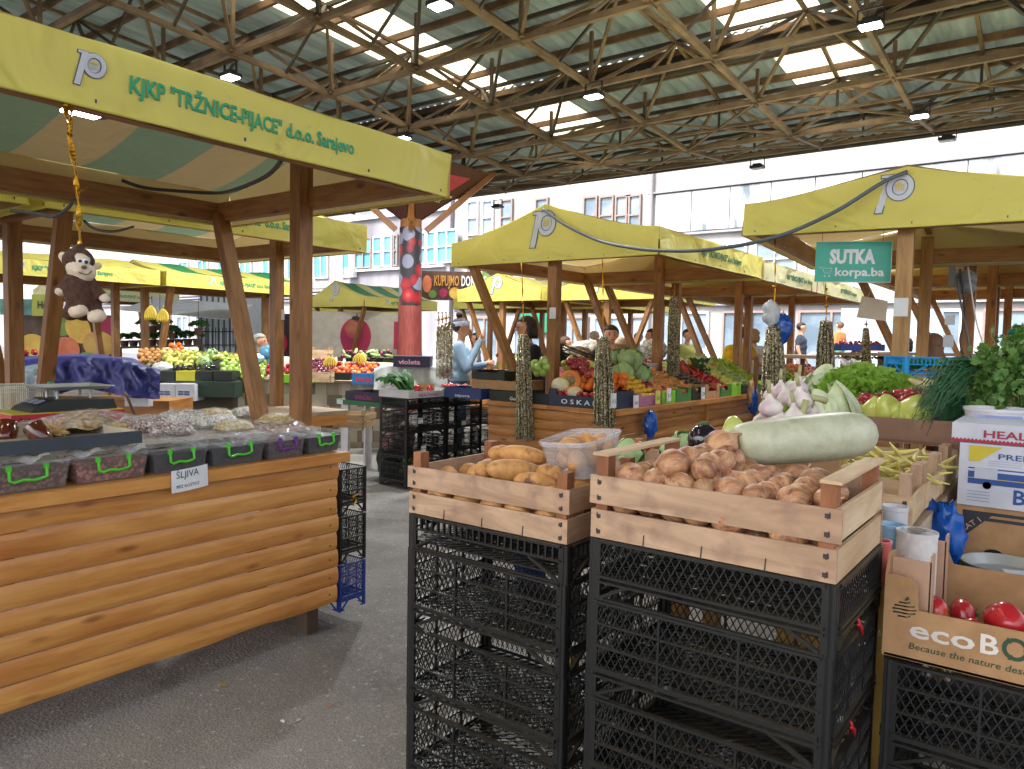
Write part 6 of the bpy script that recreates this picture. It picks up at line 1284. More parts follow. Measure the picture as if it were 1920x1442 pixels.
def sprigs(name, root, tips, n, L, m, label, cat, seed=1, leaf=.018, stem_m=None, fine=False, spread=.35, group=None):
    """bunch: stems from root toward tips, three-lobed leaflets along their outer half"""
    rr_ = random.Random(seed); mb = MB(); root = Vector(root)
    for k in range(n):
        d = Vector(rr_.choice(tips)).normalized(); d = (d+Vector((rr_.gauss(0, spread), rr_.gauss(0, spread), rr_.gauss(0, spread*.7)))).normalized(); l = L*rr_.uniform(.6, 1.1); pts = [root+Vector((rr_.gauss(0, .015), rr_.gauss(0, .015), 0))]
        for j in range(1, 5): pts.append(pts[0]+d*l*j/4+Vector((0, 0, -.25*l*(j/4)**2)))
        mb.tube(pts, [.0022, .002, .0016, .0012, .001], 4, 1 if stem_m else 0)
        for j in range(9 if not fine else 16):
            f = rr_.uniform(.35, 1.02)*4; i = min(int(f), 3); p = pts[i].lerp(pts[i+1], f-i); q = Vector((rr_.gauss(0, 1), rr_.gauss(0, 1), rr_.gauss(.2, .8))).normalized(); w = q.orthogonal().normalized(); w = Matrix.Rotation(rr_.random()*6.3, 3, q) @ w; s = leaf*rr_.uniform(.6, 1.4)
            if fine: mb.add([p, p+q*s*1.6+w*s*.08, p+q*s*1.9, p+q*s*1.4-w*s*.08], [(0, 1, 2, 3)]); mb.add([p+q*s*.6, p+q*s*1.2+w*s*.9, p+q*s*1.25+w*s*.95, p+q*s*.75], [(0, 1, 2, 3)])
            else: mb.add([p, p+q*s*.7+w*s*.6, p+q*s*1.25+w*s*.45, p+q*s*1.1+w*s*.12, p+q*s*1.7, p+q*s*1.1-w*s*.15, p+q*s*1.2-w*s*.5, p+q*s*.6-w*s*.6], [(0, 1, 2, 3), (0, 3, 4, 5), (0, 5, 6, 7)])
    return tag(mb.build(name, [m]+([stem_m] if stem_m else []), smooth=False), label, cat, group)
q = ony(1625, 732, 4.9); greens('leaf_lettuce', q-Vector((.0, 0, .12)), (.3, .35, .24), 1700, .07, M_LET1, 'big pile of curly bright green lettuce left of the light post', 'lettuce', seed=3)
q = ony(1545, 745, 5.0); greens('leaf_lettuce', q-Vector((.05, 0, .12)), (.16, .25, .14), 420, .05, M_LET1, 'curly green lettuce at the left end of the pile', 'lettuce', seed=4)
for px, py, y, s in ((1530, 732, 5.3, .85), (1558, 724, 5.5, .95), (1500, 738, 5.2, .75), (1580, 718, 5.7, .8), (1548, 768, 3.6, .9)): place('napa_cabbage', R.choice(CABW), ony(px, py, y), (R.uniform(-.5, .5), R.uniform(-.5, .5), R.random()*6), 'pale crinkled cabbage behind the garlic' if py < 760 else 'pale cabbage right of the garlic bunch', 'cabbage', 'pale cabbages beside the lettuce' if py < 760 else 'cabbage by the garlic', s)
up = Vector((0, 0, 1)); D_L = -CR; 
def vv(*a): return [CR*x+CF*(-y)+up*z for x, y, z in a]
P1 = dep(1900, 705, 3.3); sprigs('celery_leaves', P1, vv((-1, .5, .1), (-.6, .8, -.3), (.3, 1, -.3), (0, .3, .8), (.8, .8, .2), (-1.2, .3, .4)), 260, .27, M_CEL, 'dark celery leaves spilling over the white bucket at right', 'celery', 5, .026, M_STM)
P2 = dep(1915, 712, 3.9); sprigs('parsley_bunch', P2, vv((-1, .3, .6), (-.3, .4, 1), (.4, .4, 1), (.8, .3, .4), (-.9, .5, -.1)), 300, .155, M_PAR, 'bright green parsley bunch high at the right edge', 'parsley', 6, .024, M_STM, spread=.5)
P3 = dep(1932, 694, 3.8); sprigs('dill_bunch', P3, vv((-1, .3, .6), (-.3, .4, 1), (.4, .4, 1)), 140, .18, M_DIL, 'feathery dill bunch behind the parsley at the right edge', 'dill', 7, .02, M_SPO, fine=True)
P4 = dep(1800, 745, 3.35); sprigs('dill_bunch', P4, vv((-.3, .5, -.6), (.1, .6, -.4), (.5, .6, -.2), (-.6, .3, .1)), 200, .2, M_DIL, 'feathery dill bunch hanging between the spring onions and the celery', 'dill', 8, .018, M_SPO, fine=True)
mb = MB(); rr_ = random.Random(4); ro = dep(1835, 700, 3.3)
for k in range(75):
    tp = vv((-1, .4, rr_.uniform(-.45, .15)))[0]; a0 = ro+up*rr_.uniform(-.03, .03)+CR*rr_.uniform(-.04, .06); L = rr_.uniform(.22, .36); pts = [a0+tp*L*j/5+up*(.05*math.sin(j*.6)-.1*(j/5)**2*rr_.uniform(.2, 1.6)) for j in range(6)]; mb.tube(pts, [.004, .0045, .004, .0035, .0025, .001], 5)
tag(mb.build('spring_onions', M_SPO, smooth=True), 'long dark green spring onion tops fanning left at the right stall', 'spring onions')
for k, (px, py, d, r) in enumerate(((1885, 690, 3.6, .1), (1850, 705, 3.6, .08), (1915, 690, 3.5, .09))): greens('kohlrabi_leaves', dep(px, py, d), (r*1.3, r, r*.7), 150, .06, M_LET2 if k != 1 else leafmat('collard_leaf', '#6c9a72', '#a3c49a'), ('pale lettuce heart under the parsley', 'blue green collard leaves left of the parsley', 'pale ruffled leaves at the right edge')[k], 'leaf greens', seed=20+k, crink=.6)
for k in range(7): 
    q = dep(1720+k*9, 718+(k % 3)*5, 3.9); mb = MB(); mb.lathe([(.004, -.1), (.016, -.06), (.02, -.02), (.014, .02), (.008, .05)], q, 10, M=rotM(R.uniform(-2.2, -1.8), rad(70))); tag(mb.build('parsnip', mat('parsnip', '#d0c29a', '#b9a878'), smooth=True), 'pale parsnip root under the blue crate', 'parsnip', 'parsnips under the blue crate')
bl = crate_mesh('slots', .12, .42, .3, M_CRC); o = place('plastic_crate', bl, dep(1742, 706, 4.6), (0, 0, .55), 'bright blue crate of green leaves between the two right hand posts', 'crate', 'blue crate'); greens('loose_greens', dep(1742, 694, 4.7), (.22, .16, .06), 260, .05, M_PAR, 'green leaves heaped in the bright blue crate', 'leaf greens', seed=31)
# buckets
def bucket(p, r, h, label, txt=None):
    t = thing('bucket', p, label, 'bucket'); mb = MB(); mb.lathe([(0, 0), (r*.85, 0), (r, h), (r*1.04, h), (r*1.04, h-.012), (r*.96, h-.01), (r*.84, .01)], p, 28); shade(mb.build('pail', M_CWH, t)); 
    mb = MB(); f = CC-Vector(p); a = math.atan2(f.y, f.x); pr = []
    for k in range(13):
        b = a-.75+1.5*k/12; pr.append((b,))
    mb.grid(lambda u_, v_: Vector(p)+Vector((math.cos(a-.75+1.5*u_), math.sin(a-.75+1.5*u_), 0))*(r*(.85+.15*(.3+.55*v_))+.002)+up*h*(.3+.55*v_), 12, 2, 1)
    mb.build('label_print', [mat('bucket_blue', '#8a96c4', '#b8bfdc', scale=9, lo=.45, hi=.55)]*2, t); return t
b1 = dep(1868, 838, 3.05); bucket(Vector((b1.x, b1.y, b1.z+.0)), .12, .16, 'white plastic bucket with blue print under the celery leaves'); b2 = dep(1925, 836, 3.2); bucket(b2, .12, .16, 'white plastic bucket at the right picture edge holding herbs')
mb = MB(); f = Vector((b1.x, b1.y, 0))*-1; f.normalize(); u = Vector((-f.y, f.x, 0)); text_mb(mb, 'ipol', Vector((b1.x, b1.y, b1.z+.03))+f*.122-u*.05, u, up, .03, .09, 0, .0, .02)
tag(mb.build('bucket_lettering', mat('label_blue', '#2c3f86')), 'dark blue letters printed on the white bucket under the celery', 'lettering') if False else None
# banana boxes
def bbox(x0, z0, z1, y0, W, D, label, m, deco):
    t = thing('carton_box', (x0+W/2, y0+D/2, z0), label, 'cardboard box', 'stacked boxes at the right edge'); mb = MB(); mb.box((x0+W/2, y0+D/2, (z0+z1)/2), (W, D, z1-z0)); mb.build('carton', m, t); mb = MB(); ms = deco(mb, Vector((x0, y0, z0)), W, z1-z0); mb.build('print', ms, t); return t
yB = 3.15; xB = ony(1797, 890, yB).x; zt_, zb_, zc_ = ony(1797, 829, yB).z, ony(1797, 946, yB).z, ony(1797, 1064, yB).z
X_, Z_ = Vector((1, 0, 0)), Vector((0, 0, 1))
def rect(mb, o, a, b, c, d, m, k=.002): mb.prism([(a, b), (c, b), (c, d), (a, d)], o-Vector((0, k, 0)), X_, Z_, .001, m)
def deco1(mb, o, W, H):
    rect(mb, o, .03, H*.36, W-.02, H*.56, 0); rect(mb, o, .03, H*.6, W-.02, H*.62, 0); rect(mb, o, .03, H*.45, W-.02, H*.46, 1, .004); rect(mb, o, .05, H*.45, .12, H*.62, 2, .006)
    mb.add([o+X_*a+Z_*b-Vector((0, .002, 0)) for a, b in ((.03, H*.97), (.03, H*.72), (.06, H*.72), (.13, H*.97))], [(0, 1, 2, 3)], 1)
    text_mb(mb, 'PREMIUM', o+X_*.12+Z_*H*.78, X_, Z_, H*.09, .18, 0, .003, .01); text_mb(mb, 'BONITA', o+X_*.17+Z_*H*.1, X_, Z_, H*.23, .26, 0, .003, .02); 
    for k in range(4): rect(mb, o, .03, H*(.08+.05*k), .1, H*(.095+.05*k), 3)
    for k in range(3): rect(mb, o, .09, H*(.67+.035*k), .19, H*(.677+.035*k), 3)
    mb.lathe([(0, 0), (.013, 0)], o+X_*.09+Z_*H*.35-Vector((0, .005, 0)), 16, 4, M=Matrix.Rotation(rad(90), 3, 'X')); mb.add([o+X_*(.3+.06*math.cos(a))+Z_*(H*.66+.02*math.sin(a))-Vector((0, .005, 0)) for a in [i*math.pi/10 for i in range(20)]], [tuple(range(20))], 4)
    mb.add([o+X_*(.29+.06*math.cos(a))+Z_*(H*.02+.035*max(0, math.sin(a)))-Vector((0, .005, 0)) for a in [i*math.pi/10 for i in range(11)]], [tuple(range(11))], 1)
    return [mat('print_blue', '#2c4f92', rough=.7), mat('print_yellow', '#cdbb3a', rough=.7), mat('print_grey', '#b9bccb'), mat('print_grey_small', '#9aa4c0'), mat('hole_black', '#0c0c0e')]
def deco2(mb, o, W, H):
    rect(mb, o, .02, H*.88, W-.02, H*.93, 0); rect(mb, o, .02, H*.79, W-.02, H*.84, 0); mb.add([o+X_*a+Z_*b-Vector((0, .003, 0)) for a, b in ((.02, H*.93), (.02, H*.48), (.12, H*.93))], [(0, 1, 2)], 0)
    text_mb(mb, 'CAT 1', o+X_*.022+Z_*H*.57, Vector((1, 0, .85)), Vector((-.85, 0, 1)), .02, .075, 1, .005, .01); rect(mb, o, .02, H*.05, W, H*.07, 0)
    for c_, r_ in ((.12, .022), (.3, .03)): mb.add([o+X_*(c_+r_*1.3*math.cos(a))+Z_*((H*.3 if c_ < .2 else H*.68)+r_*.7*math.sin(a))-Vector((0, .004, 0)) for a in [i*math.pi/10 for i in range(20)]], [tuple(range(20))], 2)
    return [mat('print_navy', '#2b2c38'), mat('print_tan', '#b9a68c'), mat('hole_black', '#0c0c0e')]
def deco3(mb, o, W, H):
    rect(mb, o, .0, 0, W, H*.12, 0); text_mb(mb, 'HEALTHY', o+X_*.1+Z_*H*.3, X_, Z_, H*.4, .24, 0, .003, .02); k = 0
    while k*.012 < W-.02: mb.add([o+X_*(k*.012)+Z_*H*.12-Vector((0, .002, 0)), o+X_*(k*.012+.012)+Z_*H*.12-Vector((0, .002, 0)), o+X_*(k*.012+.006)+Z_*H*.22-Vector((0, .002, 0))], [(0, 1, 2)], 0); k += 1
    return [mat('print_red', '#a3304a', rough=.7)]
M_BWH = mat('box_white', '#c8cad4', '#b6b9c6', rough=.6)
bbox(xB, zb_+.003, zt_, yB, .5, .4, 'white fruit box with blue stripes and a yellow corner at the right edge', M_BWH, deco1); bbox(xB, zc_, zb_, yB+.01, .5, .4, 'brown box with a dark corner triangle under the blue striped one', M_CARD, deco2); bbox(xB-.03, zt_+.002, zt_+.07, yB+.02, .5, .36, 'flat white box with red zigzag print on top of the blue striped box', M_BWH, deco3)
mb = MB(); mb.box((xB+.25, yB+.2, zc_/2), (.48, .38, zc_-.004)); tag(mb.build('carton_box', mat('box_dark', '#3a2f28')), 'dark brown box at the bottom of the stack at the right edge', 'cardboard box', 'stacked boxes at the right edge')
# things between the onion stack and the tomato box
def cyl(name, px, py0, py1, d, r, m, label, cat, taper=1.0, extra=None):
    a = dep(px, py1, d); z1 = dep(px, py0, d).z; mb = MB(); mb.lathe([(0, 0), (r*taper, 0), (r, z1-a.z), (r*1.04, z1-a.z), (r*1.04, z1-a.z-.008), (r*.9, z1-a.z-.006), (0, z1-a.z-.006)], a, 24); o = mb.build(name, m); shade(o); return tag(o, label, cat), a, z1
mb = MB(); mb.box((-.5, 2.31, .467), (.3, .3, .934)); tag(mb.build('side_table', mat('shelf_yellow', '#a8853c')), 'narrow yellowish box stand between the onion stack and the tomato box', 'table')
def oncyl(name, px, pyt, d, r, m, label, cat, taper=1.0):
    t_ = dep(px, pyt, d); h = t_.z-.936; mb = MB(); mb.lathe([(0, 0), (r*taper, 0), (r, h*.92), (r*1.06, h*.93), (r*1.06, h), (r*.9, h), (r*.85, h-.01), (0, h-.01)], (t_.x, t_.y, .936), 24); return tag(shade(mb.build(name, m)), label, cat), t_
oncyl('white_jar', 1678, 948, 2.2, .036, M_CWH, 'white plastic jar with a lid behind the blue cup', 'jar', .95); oncyl('blue_cup', 1672, 982, 2.1, .036, mat('cup_blue', '#8fb8d4', rough=.5), 'light blue paper cup standing upside down', 'cup', 1.12)
pk, t_ = oncyl('pink_cup', 1652, 1013, 1.98, .026, mat('cup_pink', '#d07068', '#c25c58', rough=.4), 'pink plastic cup with a strawberry mark', 'cup', .82)
rl, a, z1 = cyl('paper_roll', 1712, 993, 1150, 2.03, .05, mat('kitchen_paper', '#d6d4d2', '#c9c7c6', rough=.95, scale=60, bump=.4, bscale=90), 'white kitchen paper roll with its loose end hanging down', 'paper roll', 1.0)
mb = MB(); mb.lathe([(.024, .002), (.024, .004), (.0, .004)], (a.x, a.y, z1), 16); ch = mb.build('tube_hole', mat('hole_brown', '#6b5a4c'), rl); ch.matrix_parent_inverse = Matrix.Identity(4)
pA, pB, pC, pD = dep(1690, 1000, 2.1), dep(1735, 1010, 2.1), dep(1640, 1190, 2.0), dep(1672, 1205, 2.0)
mb = MB(); mb.grid(lambda u_, v_: pA.lerp(pB, u_).lerp(pC.lerp(pD, u_), v_)+CF*.012*math.sin(v_*5+u_*2), 6, 14); ch = mb.build('loose_sheet', MATS['kitchen_paper'], rl, True); ch.matrix_parent_inverse = Matrix.Identity(4)
crumple('plastic_bag', dep(1768, 1005, 2.5), (.06, .05, .1), M_BLUEB, 'bright blue plastic bag behind the paper roll', 'plastic bag', seed=17, amp=.5); crumple('plastic_bag', dep(1722, 982, 2.6), (.05, .04, .03), mat('bag_teal', '#1f7a68', rough=.2), 'dark green crumpled bag above the paper roll', 'plastic bag', seed=19)
p = dep(1885, 1062, 2.45); t = thing('metal_dish', p, 'round metal dish with a white card behind the tomato box', 'dish'); mb = MB(); mb.lathe([(0, -.02), (.1, -.02), (.125, .01), (.13, .01), (.105, -.028), (0, -.028)], p, 32); shade(mb.build('dish', MATS['steel_pan'], t)); mb = MB(); mb.box(p+Vector((.03, -.02, -.01)), (.07, .05, .004), rotM(.3)); mb.build('card', M_PAPER, t)
mb = MB(); mb.box(p+Vector((0, 0, -.14)), (.3, .3, .21)); tag(mb.build('cardboard_box', mat('box_dark', '#3a2f28')), 'dark box carrying the round metal dish', 'box')
for k, (py, w_, lb) in enumerate(((930, .35, 'thin wooden crate lid stacked under the vegetable crates'), (955, .35, 'lowest wooden crate lid under the vegetable crates'))): 
    q = onx(1740, py, -.42); wooden_crate(lb, -.68, 2.85+k*.55, .735, W=.56, D=.5, H=.09, ph=.02, m=M_CRWL, mp_=M_CRW, nsl=1)
p = onx(1745, 925, -.38); mb = MB(); mb.box((p.x-.1, p.y, p.z), (.2, .16, .1)); text_mb(mb, 'SLAST', (p.x+.001, p.y-.07, p.z-.02), (0, 1, 0), (0, 0, 1), .04, .13, 1); tag(mb.build('small_carton', [mat('carton_beige', '#c0a878'), mat('print_red', '#a3304a')]), 'small beige carton with red letters under the bean crates', 'cardboard box')
# green peppers and small cabbages between marrow and middle counter
t2 = thing('side_bench', (-1.35, 3.0, 0), 'low bench behind the onion crate carrying green peppers and little cabbages', 'bench'); mb = MB(); mb.box((-1.3, 3.1, .93), (.75, 1.3, .03)); mb.build('top', M_PALEW, t2)
for xx, yy in ((-1.6, 2.55), (-1.0, 2.55), (-1.6, 3.65), (-1.0, 3.65)): mb = MB(); mb.box((xx, yy, .457), (.05, .05, .914)); mb.build('leg', M_WPOSTL, t2)
wooden_crate('small wooden crate seen behind the onion crate with peppers', -1.33, 2.95, .948, W=.6, D=.4, H=.12, m=M_CRW, nsl=1)
for px, py, d, me, s, nm in ((1375, 812, 3.0, YPE, 1.2, 0), (1362, 820, 3.0, YPE, 1.0, 0), (1388, 822, 3.0, GPE, 1.1, 0)): place('green_pepper', me, dep(px, py, d), (1.3, .3, R.random()*4), 'light green pepper between the eggplant and the marrow', 'pepper', 'green peppers behind the onion crate', s)
for px, py, d, s in ((1282, 832, 3.0, .5), (1180, 850, 2.9, .55), (1255, 845, 2.9, .35)): place('small_cabbage', CAB[0], dep(px, py, d), rrot(), 'small green cabbage behind the onion crate handle', 'cabbage', 'small cabbages behind the onions', s)
for px, py, d, s in ((1205, 838, 2.95, .7), (1195, 845, 2.95, .6), (1296, 838, 2.95, .6)): place('tomato', TOMP, dep(px, py, d), rrot(), 'small dark red tomato behind the onion crate handle', 'tomato', 'tomatoes behind the onions', s)
# ================================================================ goods in the middle distance
def at_view(name, px, py, z, label, cat, rz=None):
    p = onz(px, py, z); return p
def hp(mes, name, px0, px1, py0, py1, d, r, label, cat, group, back=1.2, s=(.9, 1.1), keep=1):
    """fruit laid row behind row on a sloping display, front row at distance d"""
    f = FPX/d; rp = r*f; ny = max(1, int((py1-py0)/(rp*1.15))); nx = max(1, int((px1-px0)/(2*rp)))
    for i in range(ny):
        dd = d+back*r*i*1.4
        for j in range(nx):
            if R.random() > keep: continue
            px = px0+(j+.5+(.25 if i % 2 else -.25))*(px1-px0)/nx+R.uniform(-.3, .3)*rp; py = py1-rp-(i+.0)*(py1-py0-rp)/ny+R.uniform(-.25, .25)*rp
            place(name, R.choice(mes), dep(px, py, dd), rrot(), label, cat, group, R.uniform(*s))
# stack of black crates behind the potato stack
z = 0
for k in range(4):
    h = .26 if k < 3 else .16; lv = ('lowest', 'second', 'third', 'top')[k]
    for y, wd in ((5.8, 'near'), (6.42, 'far')): pcrate(CM_F if k < 3 else crate_mesh('mesh', .16) if y == 5.8 else TOPM, -5.7, y, z, f'{lv} black crate of the {wd} stack behind the potatoes', rad(90))
    if k == 3: pass
    z += h
    if k == 2: TOPM = crate_mesh('mesh', .16)
for k in range(3): pcrate(CM_F, -5.55, 7.12, .26*k, ('lowest', 'middle', 'top')[k]+' dark crate of the stack right of the tomato boxes', rad(90))
for k, (y, zz) in enumerate(((5.75, .4), (6.4, .62), (5.7, .7), (6.45, .2))): mb = MB(); mb.box((-5.497, y, zz), (.003, .07, .06)); tag(mb.build('crate_label', M_PAPER), ('white sticker low on the near black crate stack', 'white sticker high on the far black crate stack', 'white sticker high on the near black crate stack', 'white sticker near the foot of the far black crate stack')[k], 'sticker')
fbox('white printed carton of tomatoes with red writing on the near black stack', -5.92, -5.48, 5.5, 6.1, .945, .085, M_CWH, 'x', .8, ('HEALTHY4U', .3, .03), MATS['print_red']); fbox('white printed carton of tomatoes on the far black stack', -5.92, -5.48, 6.12, 6.72, .945, .085, M_CWH, 'x', .8, ('HEALTHY4U', .3, .03), MATS['print_red'])
for x, y in ((-5.6, 5.95), (-5.65, 6.3), (-5.75, 6.35), (-5.6, 6.42), (-5.7, 5.85), (-5.8, 6.5), (-5.6, 6.55)): place('tomato', TOM, (x, y, 1.02), rrot(), 'light red tomato in the white cartons on the black crates', 'tomato', 'tomatoes in the white cartons', 1.2)
mb = MB(); q = Vector((-5.78, 5.6, 1.0))
for k in range(26):
    a = R.uniform(-.5, .5); d = Vector((-.45+R.uniform(-.2, .2), -.1+a, .25)).normalized(); w = Vector((-d.y, d.x, 0)).normalized(); L = R.uniform(.18, .3); o = q+Vector((.15, R.uniform(-.06, .12), 0))
    mb.grid(lambda u_, v_: o+d*L*v_+w*(u_-.5)*.09*math.sin(v_*2.6+.3)+up*(.09*math.sin(v_*3)+.02*math.sin(u_*8+k)), 4, 7)
tag(mb.build('chard_bunch', M_CHD, smooth=True), 'dark green chard bunch on the left white carton', 'chard')
mb = MB(); p = onz(780, 745, .93); card(mb, p, (1, .75, 0), (-.1, .1, 1), .2, .15, [('1kg', .35, .03), ('2', .3, .06)], 0, 1); tag(mb.build('price_card', [M_CARD, M_INK]), 'brown cardboard price sign with a big 2 on the black crates', 'price card')
mb = MB(); rr_ = random.Random(2); ro = Vector((-5.3, 7.0, .9))
for k in range(50): pts = [ro+Vector((rr_.uniform(-.15, .1), rr_.uniform(-.2, .25), .02))+Vector((.12*j*.35, rr_.uniform(-.02, .02)*j, -.02*j*j)) for j in range(5)]; mb.tube(pts, .004, 4)
tag(mb.build('hanging_leeks', M_SPO), 'dark green onion tops hanging over the crates left of the middle stall', 'onion tops'); sprigs('parsley_bunch', (-5.5, 7.3, .85), [(0, 0, 1), (.5, .2, .6), (-.5, .3, .6)], 90, .22, M_PAR, 'parsley bunch left of the middle stall counter', 'parsley', 44, .03, M_STM, spread=.6)
# green table with dark carton, bundle of cloth
gt = thing('green_table', (-6.4, 5.85, 0), 'dark green table top with white side panel left of the black crates', 'table'); mb = MB(); mb.box((-6.36, 5.85, .835), (.8, .5, .05)); mb.build('table_top', M_CRG, gt); mb = MB(); mb.box((-6.62, 5.64, .4), (.12, .03, .8)); mb.box((-6.7, 6.05, .4), (.03, .1, .8)); mb.build('leg', M_CWH, gt); mb = MB(); mb.box((-6.67, 5.597, .83), (.1, .003, .05)); mb.build('sticker', M_PAPER, gt)
fbox('purple black carton with pink letters on the green table', -6.6, -6.0, 5.62, 6.0, .862, .1, mat('carton_purple', '#2b1f3e', rough=.6), 'y', 1, ('KARAČAN', .26, .05), mat('print_magenta', '#b03a8a')); crumple('cloth_bundle', (-6.1, 5.95, .48), (.2, .17, .24), grains('floral_cloth', '#b9b2aa', '#8c4a58', 22, '#d7cdc4', bump=.1), 'bundle of floral cloth under the green table', 'cloth', seed=21, amp=.3); crumple('cloth_bundle', (-6.08, 5.85, .18), (.17, .14, .2), mat('cloth_darkgreen', '#173226', rough=.9), 'dark green cloth hanging at the foot of the floral bundle', 'cloth', seed=22, amp=.3); crumple('cloth_bundle', (-6.0, 5.72, .4), (.09, .06, .06), mat('cloth_pink', '#d59a94', rough=.9), 'small pink cloth in front of the floral bundle', 'cloth', seed=23, amp=.2)
mb = MB(); mb.box((-6.0, 6.0, .12), (.36, .3, .24)); tag(mb.build('cardboard_box', mat('box_printed', '#b5b08a', '#7c9a48', scale=7, lo=.5, hi=.55)), 'box with a faint fruit print low under the cloth bundle', 'box')
wooden_crate('light wooden crate lying tilted at the far end of the rear table', -5.35, 4.55, .75, W=.5, D=.3, H=.12, m=M_CRWL, mp_=M_CRW, rz=.5)
# crates hooked on the end of the log counter
for k, (zz, m_, lb) in enumerate(((.62, None, 'upper black crate hanging on the end of the log counter'), (.36, None, 'lower black crate hanging on the end of the log counter'), (.1, 1, 'blue crate hanging lowest on the end of the log counter'))):
    me = CM_F if not m_ else crate_mesh('full', .26, m=M_CRB); o = place('plastic_crate', me, (-3.33, 2.72+.02*k, zz+.26), (rad(-90), 0, 0), lb, 'crate', 'crates hooked on the counter end', (.8, .9, .55)); o.rotation_euler = (0, 0, 0); o.location.z = zz-.02; o.scale = (.8, .45, .98); o.location.y = 2.69
mb = MB(); q = onx(660, 932, -3.08); mb.tube([q, q+Vector((0, .03, -.02)), q+Vector((0, .01, -.05))], .006); mb.tube([q, q+Vector((0, .04, .01))], .005); tag(mb.build('gold_ribbon', M_GOLD), 'small gold ribbon end tied beside the hooked crates', 'ribbon')
# second row: tiled-cloth counter seen square on
def tilemat():
    N = NT('tile_cloth'); co = N.n('ShaderNodeTexCoord').outputs['Object']; mp = N.n('ShaderNodeMapping'); mp.inputs['Scale'].default_value = (7.5, 7.5, 6.0); N.l(co, mp.inputs[0]); v = N.n('ShaderNodeTexVoronoi', Scale=1.0, Randomness=0.0); N.l(mp.outputs[0], v.inputs[0]); sep = N.n('ShaderNodeSeparateColor'); N.l(v.outputs['Color'], sep.inputs[0])
    N.l(N.ramp(sep.outputs[1], [(.2, S('#a39a88')), (.45, S('#bfb6a2')), (.6, S('#8f8270')), (.8, S('#6f6052'))]), N.p.inputs['Base Color']); return N.m
cdir = Vector((CR.x, CR.y, 0)).normalized(); fdir = Vector((CF.x, CF.y, 0)).normalized(); ctr = dep(575, 712, 10.6); ct = thing('market_counter', (ctr.x, ctr.y, 0), 'counter covered in a brown checked cloth behind the rear table', 'counter')
mb = MB(); Mr = Matrix((cdir, fdir, Vector((0, 0, 1)))).transposed(); mb.box(Vector((ctr.x, ctr.y, (ctr.z-.04)/2))+fdir*.45, (2.1, .9, ctr.z-.04), Mr); mb.build('checked_cloth', tilemat(), ct); mb = MB(); mb.box(Vector((ctr.x, ctr.y, ctr.z-.02))+fdir*.45, (2.16, .95, .03), Mr); mb.build('counter_top', M_PALEW, ct)
mb = MB(); mb.prism([(0, -.02), (.95, .24), (.95, -.02)], Vector((ctr.x, ctr.y, ctr.z))-cdir*1.05, fdir, up, -2.1 if False else -2.1); tag(mb.build('display_board', M_PALEW), 'sloping pale board under the fruit on the checked counter', 'board')
D0 = 10.5
hp([APG], 'green_apple', 415, 500, 672, 712, D0, .042, 'light green apple in the heap at the left of the checked counter', 'apple', 'green apples on the checked counter'); hp([APR], 'apple', 500, 560, 683, 703, D0, .04, 'bright red apple in the middle of the checked counter', 'apple', 'red apples on the checked counter')
hp([ORA], 'orange', 505, 528, 662, 682, D0+.5, .04, 'orange on top behind the post on the checked counter', 'orange', 'oranges on the checked counter'); hp([RON], 'plum', 560, 622, 672, 702, D0, .03, 'dark plum on the checked counter', 'plum', 'plums on the checked counter'); hp([APM, APR, ORA], 'peach', 622, 710, 678, 704, D0-.2, .034, 'peach in the orange red heap at the right of the checked counter', 'peach', 'peaches on the checked counter'); hp([EGS, RON, ZUC], 'eggplant', 640, 735, 655, 672, D0+1.2, .035, 'dark vegetable at the back of the checked counter', 'eggplant', 'dark vegetables behind the bananas')
M_BAN = mat('banana_skin', '#d9b93a', '#b8a13a', rough=.5)
def bananas(p, label, n=6, L=.18, hang=False):
    mb = MB(); p = Vector(p)
    for k in range(n):
        a = (k/(n-1)-.5)*1.5; s = cdir*math.sin(a)+fdir*(.2*math.cos(a)); pts = [p+s*.02*j+s*.06*math.sin(j/5*3)+up*(-.035*j if hang else -.0285*j)*(L/.18)-fdir*.012*j for j in range(6)]; mb.tube(pts, [.006, .014, .018, .018, .014, .005], 7)
    mb.tube([p+up*.04, p], .01, 6, 1); return tag(mb.build('bananas', [M_BAN, M_STM], smooth=True), label, 'bananas')
bananas(dep(620, 668, D0-.1), 'bunch of bananas left on the checked counter'); bananas(dep(675, 662, D0-.1), 'bunch of bananas right on the checked counter')
def vbox(px0, px1, py0, py1, d, depth, m, label, txt=None, tm=None, name='fruit_box', cat='cardboard box'):
    a, b = dep(px0, py1, d), dep(px1, py1, d); h = dep(px0, py0, d).z-a.z; c = (a+b)/2; W = (b-a).length; t = thing(name, c, label, cat); mb = MB(); mb.box(Vector((c.x, c.y, c.z+h/2))+fdir*depth/2, (W, depth, h), Mr); mb.build('carton', m, t)
    if txt: mb = MB(); text_mb(mb, txt, Vector((c.x, c.y, c.z+h*.25))-cdir*W*.36-fdir*.001, cdir, up, h*.45, W*.6, 0, .002, .03); mb.build('lettering', tm or M_PAPER, t)
    return t
vbox(513, 585, 703, 718, D0-.15, .3, M_LIME, 'lime green and white carton under the red apples'); vbox(660, 712, 700, 721, D0-.3, .25, mat('carton_bright_blue', '#1f78c0', rough=.5), 'bright blue carton with red and white lettering', 'Natalia', mat('print_redwhite', '#d63a3a')); vbox(625, 655, 699, 713, D0-.25, .3, M_BLKC, 'black carton with a white tag under the peaches')
